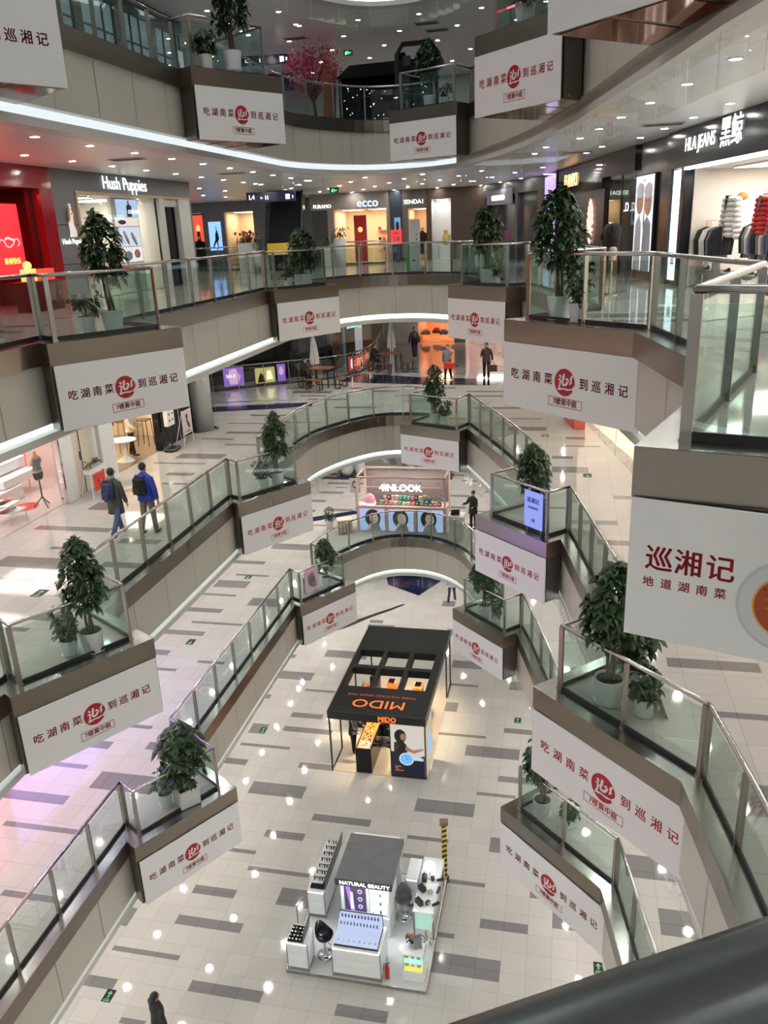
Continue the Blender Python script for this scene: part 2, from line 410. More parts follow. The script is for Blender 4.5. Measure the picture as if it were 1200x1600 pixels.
def rand_strips(level, ring, done, x0, x1, y0, y1):
    out = []; r = random.Random(level * 7 + 3); y = y0
    while y < y1:
        x = x0 + r.random() * 1.9
        while x < x1:
            n = r.choice((1, 1, 2, 2, 2, 4)); w = r.choice((1, 2, 2, 3, 3)) * 0.627
            xs = -8.6 + round((x + 8.6) / 0.627) * 0.627
            c = [(xs - .4, y), (xs + w + .4, y), (xs - .4, y - .7), (xs + w + .4, y - .7), (xs + w / 2, y)]
            if not (ring and any(inside(p, ring) for p in c)) and not any(d[0] - 1.2 < xs < d[2] + .6 and abs(d[1] - y) < 1.0 for d in done):
                out.append((xs, y, xs + w, n))
            x += w + r.choice((3, 4, 5)) * 0.627
        y += r.choice((5, 6, 7)) * 0.1568
    return out
s1 = [(-8.6 + a * .627, 13.64 + t * .1568, -8.6 + b * .627, n) for a, b, t, n in STRIPS1]
s1 += rand_strips(1, None, [(-12.5, y, 2.5, 1) for y in range(9, 33)], -17, 6, 8, 34)
floor1 = plate('floor', 1, None, 0.0, True, [tile_light, tile_dark], s1)
for l in (2, 3, 4, 5):
    raw = RAW.get(l, [])
    st = list(raw) + rand_strips(l, offset(RING[l], 0.1), raw, -13.2, 5, 6, 44)
    plate('floor', l, RING[l], F[l], True, [tile_light, tile_dark], st)

# exit arrows set into the floors
green_em = em('exit_green', (0.3, 1.0, 0.4), 0.35)
def arrow_sign(x, y, z, up, label):
    t = thing('floor_exit_sign', label, 'exit sign', (x, y, z + 0.003), 0, 'green exit signs set in the floor tiles')
    mb = MB(); mb.box((-.12, -.175, 0), (.12, .175, .004)); mb.build('plate', mat('exit_plate', (0.006, 0.014, 0.008), 0.4, spec=.2), t)
    mb = MB(); k = 1 if up else -1
    mb.prism([(-.02, -.05 * k), (.02, -.05 * k), (.02, .05 * k), (.07, .05 * k), (0, .14 * k), (-.07, .05 * k), (-.02, .05 * k)][::k], .004, .006)
    mb.build('arrow', green_em, t)
    mb = MB(); mb.box((-.08, -.15, .004), (.08, -.12, .006)); mb.box((-.06, -.10, .004), (.06, -.08, .006)); mb.build('lettering', green_em, t)
for l, x, y, up, lb in [(1, -10.47, 13.17, 1, 'green arrow exit sign in the ground floor beside the walking person'), (1, -13.4, 15.9, 1, 'green arrow exit sign in the ground floor at the left frame edge'),
                        (1, -10.59, 24.54, 1, 'green arrow exit sign in the ground floor left of the black watch kiosk'), (2, -11.43, 21.47, 0, 'green arrow exit sign in the lowest gallery floor, nearer one'),
                        (2, -11.45, 26.64, 0, 'green arrow exit sign in the lowest gallery floor, farther one'), (3, -10.76, 13.9, 1, 'green arrow exit sign in the second gallery floor above the big plant'),
                        (3, 0.8, 23.51, 0, 'green arrow exit sign in the right walkway, nearer of two by the round plant'), (3, -0.53, 28.26, 0, 'green arrow exit sign in the right walkway, farther one under the wide banner'),
                        (1, -1.25, 26.57, 1, 'green arrow exit sign in the ground floor right of the watch kiosk'), (3, 3.55, 12.3, 1, 'bright green arrow exit sign on a dark strip below the soup banner'),
                        (1, 1.32, 16.04, 1, 'green arrow exit sign in the ground floor beside the dark handrail')]:
    arrow_sign(x, y, F[l], up, lb)

# ---------------------------------------------------------------- gallery edges
def band(mb, poly, z0, z1, mi=0):
    n = len(poly)
    mb.add([(p[0], p[1], z0) for p in poly] + [(p[0], p[1], z1) for p in poly], [(i, (i + 1) % n, n + (i + 1) % n, n + i) for i in range(n)], mi)
def ledge(mb, p1, p2, z1, z2=None, mi=0):
    n = len(p1); z2 = z1 if z2 is None else z2
    mb.add([(p[0], p[1], z1) for p in p1] + [(p[0], p[1], z2) for p in p2], [(i, (i + 1) % n, n + (i + 1) % n, n + i) for i in range(n)], mi)
for l in (2, 3, 4, 5, 6):
    R = RING[l]; z = F[l]
    mb = MB(); band(mb, R, z - CL, z, 0)
    ledge(mb, R, offset(R, 0.30), z + 0.004, None, 1)       # steel sill
    ledge(mb, R, offset(BASE, 0.25) if len(R) == len(BASE) else offset(R, 0.25), z - CL, None, 0)
    struct(mb.build('trim_%d' % (l * 10), [clad, cladtop]))
    # cream wall below the cladding with panel joints
    mb = MB(); B1 = offset(BASE, 0.06); band(mb, B1, z - 1.44, z - CL + 0.001)
    struct(mb.build('wall_fascia', cream))
    mb = MB(); B0 = offset(BASE, 0.052)
    acc = 0.0
    for i in range(len(B0)):
        a = B0[i]; b = B0[(i + 1) % len(B0)]; L = math.hypot(b[0] - a[0], b[1] - a[1]); d = 0.0
        while acc + (L - d) >= 1.5:
            d += 1.5 - acc; acc = 0.0; t = d / L
            x = a[0] + (b[0] - a[0]) * t; y = a[1] + (b[1] - a[1]) * t; ux, uy = (b[0] - a[0]) / L * .006, (b[1] - a[1]) / L * .006
            mb.add([(x - ux, y - uy, z - 1.43), (x + ux, y + uy, z - 1.43), (x + ux, y + uy, z - CL), (x - ux, y - uy, z - CL)], [(0, 1, 2, 3)])
        acc += L - d
    struct(mb.build('trim_%d' % (l * 10 + 1), mat('panel_joint', (0.16, 0.14, 0.12), 0.6)))
    mb = MB(); C0 = offset(BASE, 0.28); C2 = offset(BASE, 0.12)
    ledge(mb, B1, C0, z - 1.44, None, 0)
    band(mb, C2, z - CEIL - 0.02, z - 1.63, 0); ledge(mb, C0, C2, z - 1.61, z - 1.63, 0)
    ledge(mb, C2, offset(BASE, 0.6), z - CEIL - 0.02, None, 0)
    struct(mb.build('trim_%d' % (l * 10 + 2), band_white))
    mb = MB(); band(mb, C0, z - 1.61, z - 1.44)
    if l == 5:      # the strip of the top gallery is dark along the right hand side
        mb.m = [1 if (C0[i][0] > -3.9 and C0[i][1] > 1) else 0 for i in range(len(C0))]
    struct(mb.build('trim_%d' % (l * 10 + 3), [cove_m if l != 5 else em('cove_soft', (.88, .97, 1.0), .85), cream]))
    plate('ceiling', l, offset(BASE, 0.3), z - CEIL, False, [white_ceiling], None)

# smoke curtains: clear glass hung from the edge of every ceiling
for l in (2, 3, 4, 5, 6):
    t = thing('smoke_curtain', 'frameless clear glass curtain hung under the edge of the %s' % CEILNAME[l], 'glass curtain', (-4.5, 15, F[l] - CEIL))
    P = offset(BASE, 0.22); z1 = F[l] - CEIL; z0 = z1 - 0.62
    run = [p for p in P if p[1] > 5.0]
    i0 = P.index(run[0])
    # walk along and cut into panels of about 1.25 m
    pts = run; acc = 0.0; seg = [pts[0]]; k = 0
    for i in range(len(pts) - 1):
        a = pts[i]; b = pts[i + 1]; L = math.hypot(b[0] - a[0], b[1] - a[1])
        if L > 3 and b[1] < 8: continue
        d = 0.0
        while acc + L - d >= 1.25:
            d += 1.25 - acc; acc = 0.0; q = (a[0] + (b[0] - a[0]) * d / L, a[1] + (b[1] - a[1]) * d / L)
            seg.append(q)
            mb = MB(); cc = offset(seg, 0.012, False)
            mb.add([(p[0], p[1], z0) for p in seg] + [(p[0], p[1], z1) for p in seg], [(j, j + 1, len(seg) + j + 1, len(seg) + j) for j in range(len(seg) - 1)])
            mb.build('glass_panel', clear, t, world=True)
            mb = MB(); mb.tube([(q[0], q[1], z0), (q[0], q[1], z1)], 0.004, 5); mb.build('joint', trim_m, t, world=True)
            seg = [q]
        acc += L - d; seg.append(b)
# ---------------------------------------------------------------- balustrades
def plen(p): return sum(math.hypot(p[i + 1][0] - p[i][0], p[i + 1][1] - p[i][1]) for i in range(len(p) - 1))
def pat(p, s):
    for i in range(len(p) - 1):
        L = math.hypot(p[i + 1][0] - p[i][0], p[i + 1][1] - p[i][1])
        if s <= L or i == len(p) - 2:
            t = s / L if L else 0; return (p[i][0] + (p[i + 1][0] - p[i][0]) * t, p[i][1] + (p[i + 1][1] - p[i][1]) * t), math.atan2(p[i + 1][1] - p[i][1], p[i + 1][0] - p[i][0])
        s -= L
def cut(p, s0, s1):
    out = [pat(p, s0)[0]]; acc = 0
    for i in range(len(p) - 1):
        acc += math.hypot(p[i + 1][0] - p[i][0], p[i + 1][1] - p[i][1])
        if s0 + 1e-4 < acc < s1 - 1e-4: out.append(p[i + 1])
    out.append(pat(p, s1)[0]); return out
def balustrade(path, z, label, rail_r=0.034, corners=False, ends=0.05, group=None, step=1.28, H=1.115, rm=None):
    c = path[len(path) // 2]
    t = thing('glass_balustrade', label, 'railing', (path[0][0], path[0][1], z + 0.004), 0, group)
    mb = MB(); mb.tube([(p[0], p[1], z + H) for p in path], rail_r, 10); mb.build('handrail', rm or railm, t, smooth=True, world=True)
    T = plen(path); st = []
    if corners:
        acc = 0; marks = [ends]
        for i in range(len(path) - 1):
            acc += math.hypot(path[i + 1][0] - path[i][0], path[i + 1][1] - path[i][1])
            marks.append(min(acc, T - ends))
        for a, b in zip(marks, marks[1:]):
            n = max(1, round((b - a) / 1.7)); st += [a + (b - a) * k / n for k in range(n)]
        st.append(T - ends)
    else:
        n = max(1, round(T / step)); st = [ends + (T - 2 * ends) * k / n for k in range(n + 1)]
    for s in st:
        (x, y), a = pat(path, s)
        mb = MB(); M = Matrix.Translation((x, y, z)) @ Matrix.Rotation(a, 4, 'Z')
        mb.box((-.013, -.045, 0.006), (.013, .045, H - .03), 0, M); mb.box((-.03, -.05, 0.004), (.03, .05, .02), 0, M)
        mb.build('post', postm, t, world=True)
    gk = MB()
    for a, b in zip(st, st[1:]):
        if b - a < .12: continue
        seg = cut(path, a + .035, b - .035); o1 = offset(seg, .005, False); o2 = offset(seg, -.005, False); n = len(seg)
        mb = MB(); ring = o1 + o2[::-1]
        mb.prism(ring[::-1], z + .07, z + H - .10)
        mb.build('glass_panel', glass, t, world=True)
        gk.prism((offset(seg, .014, False) + offset(seg, -.014, False)[::-1])[::-1], z + .006, z + .075)
    if gk.v: gk.build('bottom_channel', gasket, t, world=True)
    return t
NM = {2: 'lowest gallery', 3: 'second gallery', 4: 'third gallery', 5: 'top gallery'}
for l in (2, 3, 4, 5):
    P = offset(RING[l], 0.30); n = len(P)
    order = sorted(MARK[l].items(), key=lambda kv: kv[1][0])
    prev_key, prev_end = 'near end', None
    for k, (key, (i0, i1)) in enumerate(order):
        if prev_end is None: seg = P[0:i0 + 1]; seg[0] = (P[0][0], 5.5)
        else: seg = P[prev_end:i0 + 1]
        if plen(seg) > .4:
            balustrade(seg, F[l], 'glass balustrade of the %s between its %s and %s bays' % (NM[l], prev_key, key))
        bay = P[i0:i1 + 1]
        if l == 4 and key == 'right near':
            bay = [bay[0], bay[1], bay[2]]
        balustrade(bay, F[l], 'glass balustrade around the plants on the %s bay of the %s' % (key, NM[l]), corners=True)
        prev_key, prev_end = key, i1
    if l == 4:
        seg = P[prev_end:]
        seg = [p for p in seg if p[0] > 0.75 and p[1] > 1.2]
        balustrade(seg, F[l], 'glass balustrade right of the photographer on the third gallery')
        q = [(-.18 + .866 * k, .312 + .5 * k) for k in (1.3, .9, .5, .1, -.3, -.7, -1.2)]
        balustrade(q, F[l], 'blurred dark round handrail close to the lens at the lower right corner', rail_r=0.04, H=1.055, rm=mat('handrail_dark_reflection', (.10, .115, .115), .28, .7))  # steel rail; the darkness it reflects is put into its colour
    else:
        seg = [p for p in P[prev_end:] if p[1] > 3.0 and p[0] > 0]
        if plen(seg) > .4: balustrade(seg, F[l], 'glass balustrade of the %s, nearest stretch on the right' % NM[l])

# ---------------------------------------------------------------- bays and their banners
def emblem(mb, cx, cz, r, y0, M=None):
    P = []
    for k in range(40):
        a = -0.35 + (2 * PI - 0.55) * k / 39
        P.append((cx + r * math.cos(a + .25), cz + r * math.sin(a + .25)))
    P += [(cx + r * .74, cz - r * .42), (cx + r * .93, cz - r * .12)]
    P = P[:-2] + [(cx + r * .70, cz - r * .40)]
    mb.poly2(P, y0, .003, 1, M)
    def stroke(pts, w):
        L = []; Rr = []
        for i, p in enumerate(pts):
            a = pts[max(i - 1, 0)]; b = pts[min(i + 1, len(pts) - 1)]
            dx, dz = b[0] - a[0], b[1] - a[1]; l = math.hypot(dx, dz) or 1; wi = w[i] if isinstance(w, list) else w
            L.append((cx + r * (p[0] - dz / l * wi), cz + r * (p[1] + dx / l * wi))); Rr.append((cx + r * (p[0] + dz / l * wi), cz + r * (p[1] - dx / l * wi)))
        mb.poly2(L + Rr[::-1], y0 - .003, .002, 2, M)
    stroke([(-.52, .50), (-.40, .40), (-.36, .30)], [.07, .09, .05])
    stroke([(-.62, .16), (-.46, .18), (-.40, .08), (-.46, -.25), (-.55, -.48)], [.05, .07, .08, .07, .08])
    stroke([(-.66, -.55), (-.45, -.52), (-.1, -.46), (.3, -.50), (.74, -.42)], [.06, .08, .05, .07, .03])
    stroke([(-.06, .62), (-.10, .35), (-.20, .0), (-.15, -.18), (.10, -.16), (.30, -.05)], [.09, .10, .09, .09, .10, .06])
    stroke([(.12, .22), (.26, .30), (.38, .14), (.30, .0), (.14, .06)], [.07, .08, .08, .07, .05])
    stroke([(.78, .56), (.62, .34), (.66, .06), (.52, -.10)], [.08, .09, .09, .05])
CH1 = [('吃', .098), ('湖', .188), ('南', .277), ('菜', .367)]; CH2 = [('到', .625), ('巡', .712), ('湘', .80), ('记', .888)]
_bm = {}
def banner_meshes(W):
    if W in _bm: return _bm[W]
    a = MB(); a.rbox((0, -.03, -1.15), (W, 0, 0), .004)
    b = MB(); k = W / 2.6
    for ch, u in CH1 + CH2: put_text(b, ch, u * W, -.031, -.55, .185 * (1 + (k - 1) * .5), 0, .0035, .001)
    put_text(b, '7楼黄中庭', .495 * W, -.031, -.905, .112 * (1 + (k - 1) * .5), 0, .003, .001)
    x0, x1, z0, z1 = .495 * W - .32 * k, .495 * W + .32 * k, -.985, -.825
    for q in ((x0, z0, x1, z0 + .01), (x0, z1 - .01, x1, z1), (x0, z0, x0 + .01, z1), (x1 - .01, z0, x1, z1)):
        b.box((q[0], -.033, q[1]), (q[2], -.031, q[3]))
    e = MB(); emblem(e, .49 * W, -.555, .205 * (1 + (k - 1) * .6), -.031)
    _bm[W] = (a, b, e); return _bm[W]
_bo = {}
def banner(x, y, z, yaw, W, label):
    l = min(NM, key=lambda k: abs(F[k] - CL - z))
    key, P1, yw, L = min(BAYS[l], key=lambda b: math.hypot(b[1][0] - x, b[1][1] - y))
    d = (math.cos(yw), math.sin(yw)); n_ = (math.sin(yw), -math.cos(yw)); s_ = .04; yaw = yw
    x, y = P1[0] + d[0] * s_ + n_[0] * .012, P1[1] + d[1] * s_ + n_[1] * .012
    t = thing('advertising_banner', label, 'banner', (x, y, z), yaw, 'white restaurant banners on the gallery bays')
    a, b, e = banner_meshes(W)
    if W not in _bo:
        _bo[W] = (a.build('banner_panel', banner_m, t), b.build('lettering', red_print, t), e.build('emblem', [red_print, red_print, white_print], t))
    else:
        for o in _bo[W]:
            c = o.copy(); COL.objects.link(c); c.parent = t
rd = math.radians
for x, y, l, yaw, W, lb in [
    (-8.48, 19.52, 5, 58.3, 2.6, 'white restaurant banner with red lettering, left far bay of the top gallery'),
    (-8.70, 10.06, 5, 58.3, 2.6, 'white restaurant banner cut by the upper left corner, top gallery'),
    (-5.85, 29.24, 5, -25.0, 2.6, 'white restaurant banner on the far back bay of the top gallery, below the potted tree'),
    (-1.97, 19.21, 5, -46.4, 2.6, 'white restaurant banner on the right middle bay of the top gallery'),
    (-0.29, 11.55, 5, -45.5, 3.16, 'white restaurant banner cut by the top frame edge, orange glass under its box'),
    (-8.54, 12.61, 4, 58.5, 2.6, 'white restaurant banner on the left near bay below the shoe shop gallery'),
    (-8.59, 24.39, 4, 58.7, 2.6, 'small white restaurant banner on the left far bay of the third gallery'),
    (-3.33, 24.75, 4, -45.7, 2.6, 'small white restaurant banner, right far bay of the third gallery, above walking shoppers'),
    (-1.01, 15.01, 4, -44.8, 3.16, 'large white restaurant banner on the right middle bay of the third gallery'),
    (-8.65, 20.13, 3, 58.6, 2.6, 'white restaurant banner on the left far bay of the second gallery'),
    (-6.02, 30.10, 3, -24.1, 2.6, 'smallest white restaurant banner, above the cosmetics kiosk'),
    (-2.11, 19.85, 3, -45.2, 2.6, 'white restaurant banner under the round plant and blue board, second gallery'),
    (-8.67, 10.13, 3, 57.6, 2.6, 'large white restaurant banner at the left frame edge, second gallery'),
    (-0.29, 11.58, 3, -45.5, 3.16, 'large white restaurant banner slanting at the right, second gallery'),
    (-8.69, 24.60, 2, 58.1, 2.6, 'white restaurant banner, left far bay of the lowest gallery, beside the black kiosk'),
    (-3.44, 25.01, 2, -45.5, 2.6, 'white restaurant banner on the right far bay of the lowest gallery'),
    (-8.63, 12.71, 2, 57.8, 2.6, 'white restaurant banner on the left near bay of the lowest gallery'),
    (-1.06, 15.21, 2, -44.5, 3.16, 'lowest white restaurant banner at the right, above the dark handrail')]:
    banner(x, y, F[l] - CL, rd(yaw), W, lb)
soff1 = mat('orange_reflection_soffit', (0.55, 0.16, 0.04), 0.08, 0.85)  # orange reflected in the soffit glass, put into its colour
soff2 = mat('olive_reflection_soffit', (0.50, 0.42, 0.20), 0.10, 0.85)  # olive reflection put into the pane colour likewise
soff3 = mat('pale_mirror_soffit', (0.60, 0.60, 0.58), 0.10, 0.85)
for l in (2, 3, 4, 5):
    for key, P1, yaw, L in BAYS[l]:
        i0, i1 = MARK[l][key]; pts = RING[l][i0:i1 + 1]
        P2 = (P1[0] + math.cos(yaw) * L, P1[1] + math.sin(yaw) * L)
        mb = MB(); n = (-math.sin(yaw), math.cos(yaw)); e = .012
        d = (math.cos(yaw), math.sin(yaw))
        tl = raypoly(P1, n, BASE); tr = raypoly(P2, n, BASE)
        q1 = (P1[0] + n[0] * .03, P1[1] + n[1] * .03); q2 = (P2[0] + n[0] * .03, P2[1] + n[1] * .03)
        hb = tr[2] if tr and tr[0] > .12 else (q2[0] + n[0] * .35, q2[1] + n[1] * .35)
        if tr is None or tr[0] <= .12: q2 = (P1[0] + d[0] * (L - .02) + n[0] * .03, P1[1] + d[1] * (L - .02) + n[1] * .03)
        hull = [q1, q2, hb, tl[2]]
        h0, h1 = F[l] - CL - 1.13, F[l] - CL
        mb.prism(hull, h0, h1)
        b = struct(mb.build('trim_%d' % (l * 10 + 5), box_steel))
        # mirrored soffit panes between black bars
        mb = MB(); cx = sum(p[0] for p in hull) / 4; cy = sum(p[1] for p in hull) / 4
        def lerp(a, b_, t): return (a[0] + (b_[0] - a[0]) * t, a[1] + (b_[1] - a[1]) * t)
        for k in range(3):
            t0, t1 = k / 3 + .02, (k + 1) / 3 - .02
            quad = [lerp(lerp(hull[0], hull[1], t0), lerp(hull[3], hull[2], t0), .06), lerp(lerp(hull[0], hull[1], t1), lerp(hull[3], hull[2], t1), .06),
                    lerp(lerp(hull[0], hull[1], t1), lerp(hull[3], hull[2], t1), .94), lerp(lerp(hull[0], hull[1], t0), lerp(hull[3], hull[2], t0), .94)]
            mb.prism(quad, h0 - .012, h0 - .002, 0)
        o = struct(mb.build('trim_%d' % (l * 10 + 6), soff1 if key == 'right near' else soff2 if key == 'right middle' else soff1 if key == 'left far' else soff3))

# the big banner with the bowl of soup
t = thing('advertising_banner', 'huge white banner with bold red characters and a bowl of red soup', 'banner', (0.55, 6.14, F[4] - CL), rd(-19.4), 'white restaurant banners on the gallery bays')
mb = MB(); mb.rbox((0, -.03, -1.14), (1.72, 0, 0), .004); mb.build('banner_panel', banner_m, t)
mb = MB()
for ch, u in (('巡', .235), ('湘', .45), ('记', .675)): put_text(mb, ch, u, -.031, -.475, .215, 0, .0042, .001, sx=.98)
for ch, u in (('地', .165), ('道', .30), ('湖', .43), ('南', .56), ('菜', .69)): put_text(mb, ch, u, -.031, -.665, .088, 0, .0015, .001)
mb.build('lettering', red_print, t)
mb = MB()
mb.ell(1.16, -.68, .36, .36, -.031, .002, 0, seg=48); mb.ell(1.16, -.68, .335, .335, -.033, .002, 1, seg=48)
mb.ell(1.16, -.68, .25, .25, -.035, .002, 2, seg=48); mb.ell(1.16, -.68, .235, .235, -.037, .002, 3, seg=48)
r_ = random.Random(4)
for k in range(70):
    a = r_.random() * 2 * PI; q = .22 * math.sqrt(r_.random()); mb.ell(1.16 + q * math.cos(a), -.68 + q * math.sin(a), .004 + r_.random() * .012, .004 + r_.random() * .008, -.039, .001, r_.choice((4, 5, 4)), seg=8)
mb.poly2([(1.06, -.47), (1.13, -.44), (1.2, -.5), (1.26, -.62), (1.2, -.75), (1.1, -.66)], -.040, .002, 6)
for k in range(12): mb.ell(1.12 + r_.random() * .1, -.52 - r_.random() * .15, .010, .004, -.042, .001, 1, seg=8, rot=r_.random() * 3)
mb.build('soup_bowl_picture', [mat('plate_rim', (.60, .60, .62), .5), mat('plate_white', (.70, .70, .71), .5), mat('soup_edge', (.75, .42, .10), .5), mat('soup_red', (.42, .065, .01), .5, noise=.3, nscale=14),
          mat('chili_dark', (.16, .02, .008), .5), mat('chili_oil', (.60, .16, .02), .5), mat('fish_grey', (.14, .12, .13), .5)], t)

# ---------------------------------------------------------------- plants in white pots
def leaflet(mb, base, dirv, up, L, w, droop, mi):
    dirv = dirv.normalized(); side = dirv.cross(up); side = side.normalized() if side.length > 1e-4 else Vector((1, 0, 0))
    pts = []; d = dirv.copy(); p = base.copy(); ws = (0.12, .8, 1.0, .55, .04)
    for i in range(5):
        pts.append((p.copy(), ws[i] * w)); p = p + d * L / 4; d = (d + Vector((0, 0, -droop))).normalized()
    vs = []
    for q, ww in pts: vs += [q - side * ww - Vector((0, 0, .15 * ww)), q, q + side * ww - Vector((0, 0, .15 * ww))]
    fs = []
    for i in range(4): fs += [(3 * i, 3 * i + 1, 3 * i + 4, 3 * i + 3), (3 * i + 1, 3 * i + 2, 3 * i + 5, 3 * i + 4)]
    mb.add([tuple(v) for v in vs], fs, mi)
def rosette(mb, stems, c, out, r, n, L, w, droop):
    tip = c
    for k in range(n):
        a = 2 * PI * k / n + r.random() * .5
        ref = Vector((0, 0, 1)) if abs(out.z) < .9 else Vector((1, 0, 0))
        u = out.cross(ref).normalized(); v = out.cross(u)
        d = u * math.cos(a) + v * math.sin(a) + out * .35
        leaflet(mb, tip, d, Vector((0, 0, 1)), L * (.75 + .5 * r.random()), w * (.8 + .4 * r.random()), droop, 0 if r.random() < .8 else 1)
def pot_part(root, r0, r1, h, square=False):
    mb = MB()
    if square:
        mb.rbox((-r1, -r1, 0), (r1, r1, h), .02); o = mb.build('pot', pot_white, root)
        mb = MB(); mb.box((-r1 * .88, -r1 * .88, h), (r1 * .88, r1 * .88, h + .004)); mb.build('soil', soil, root)
        return
    mb.lathe([(r0, .015), (r0 * 1.02, .03), (r1, h), (r1 * .99, h + .012), (r1 * .92, h), (r1 * .90, h - .04), (.01, h - .04)], seg=28)
    mb.build('pot', pot_white, root, smooth=True)
    mb = MB(); mb.lathe([(.01, h - .045), (r1 * .91, h - .045), (r1 * .91, h - .03), (.01, h - .028)], seg=20); mb.build('soil', soil, root)
    mb = MB(); mb.lathe([(r0 * 1.05, 0), (r0 * 1.3, .025), (r0 * 1.25, .028), (r0 * 1.0, .012)], seg=24); mb.build('saucer', pot_white, root, smooth=True)
def make_tall(seed, h=2.1, cr=.42, c0=.85, n=125, square=False, lean=0.0, L=.20, w=.040, droop=.35):
    r = random.Random(seed)
    t = thing('potted_tree', '', 'plant')
    pot_part(t, .17, .215, .40, square)
    mb = MB()
    for k in range(3):
        a = 2 * PI * k / 3; pts = []
        for i in range(10):
            z = .36 + (h - .75) * i / 9; aa = a + i * .35; rr = .055 - .003 * i
            pts.append((rr * math.cos(aa) + lean * i / 9, rr * math.sin(aa), z))
        mb.tube(pts, [.028 - .0012 * i for i in range(10)], 7)
    fo = MB()
    for k in range(n):
        z = c0 + (h - c0) * r.random() ** .8; u = (z - c0) / (h - c0)
        R = cr * math.sin(PI * min(1, .16 + .80 * u)) ** .6 * (.45 + .6 * r.random()); a = r.random() * 2 * PI
        lx = lean * u
        c = Vector((lx + R * math.cos(a), R * math.sin(a), z)); o = Vector((math.cos(a), math.sin(a), .25 + .9 * u)).normalized()
        rosette(fo, mb, c, o, r, r.choice((5, 6, 6, 7)), L, w, droop)
        if k % 2 == 0: mb.tube([(lx * .8 + .04 * math.cos(a), .04 * math.sin(a), max(.8, z - R * .9)), tuple(c)], .006, 5)
    mb.build('trunk', bark, t, smooth=True)
    fo.build('foliage', [leafm, leafl], t)
    return t
def make_small(seed, h=.75, cr=.26, n=38, square=False, trail=False, L=.15, w=.036):
    r = random.Random(seed); t = thing('potted_plant', '', 'plant')
    pot_part(t, .12, .155, .30, square)
    mb = MB(); fo = MB()
    for k in range(n):
        a = r.random() * 2 * PI; z = .32 + (h - .32) * r.random(); R = cr * (.3 + .75 * r.random())
        c = Vector((R * math.cos(a), R * math.sin(a), z)); o = Vector((math.cos(a), math.sin(a), .7)).normalized()
        rosette(fo, mb, c, o, r, r.choice((4, 5, 6)), L, w, .35)
        if k % 2 == 0: mb.tube([(0, 0, .28), tuple(c * .5 + Vector((0, 0, .15))), tuple(c)], .005, 4)
    if trail:
        for k in range(16):
            a = -.6 + r.random() * 1.4; pts = [(.12 * math.cos(a), .12 * math.sin(a), .3)]
            for i in range(5): pts.append(((.19 + .02 * i) * math.cos(a + i * .05), (.19 + .02 * i) * math.sin(a), .3 - .06 * i))
            mb.tube(pts, .003, 4)
            for q in pts[1:]:
                leaflet(fo, Vector(q), Vector((math.cos(a + r.uniform(-1, 1)), math.sin(a), -.2)), Vector((0, 0, 1)), .09, .024, .5, r.choice((0, 1)))
    mb.build('stems', bark, t); fo.build('foliage', [leafm, leafl], t)
    return t
TALL = [make_tall(1), make_tall(2, lean=.06), make_tall(3, h=2.2, cr=.40, c0=.95, n=115, lean=-.08), make_tall(4, h=1.8, cr=.48, c0=.55, n=125, square=True), make_tall(5, h=2.15, cr=.34, c0=.8, n=95, L=.19)]
SMALL = [make_small(1), make_small(2, h=.9, cr=.24), make_small(3, h=.68, cr=.28, n=26), make_small(4, h=.7, cr=.22, square=True), make_small(5, h=.72, cr=.2, trail=True)]
usedp = set()
def plant(proto, x, y, l, label, rz=0.0, s=1.0):
    if id(proto) not in usedp:
        usedp.add(id(proto)); o = proto
    else: o = copy_tree(proto)
    o.location = (x, y, F[l] + .004); o.rotation_euler = (0, 0, rz); o.scale = (s, s, s); o['label'] = label
    o['group'] = 'potted plants on the gallery bays'
    return o
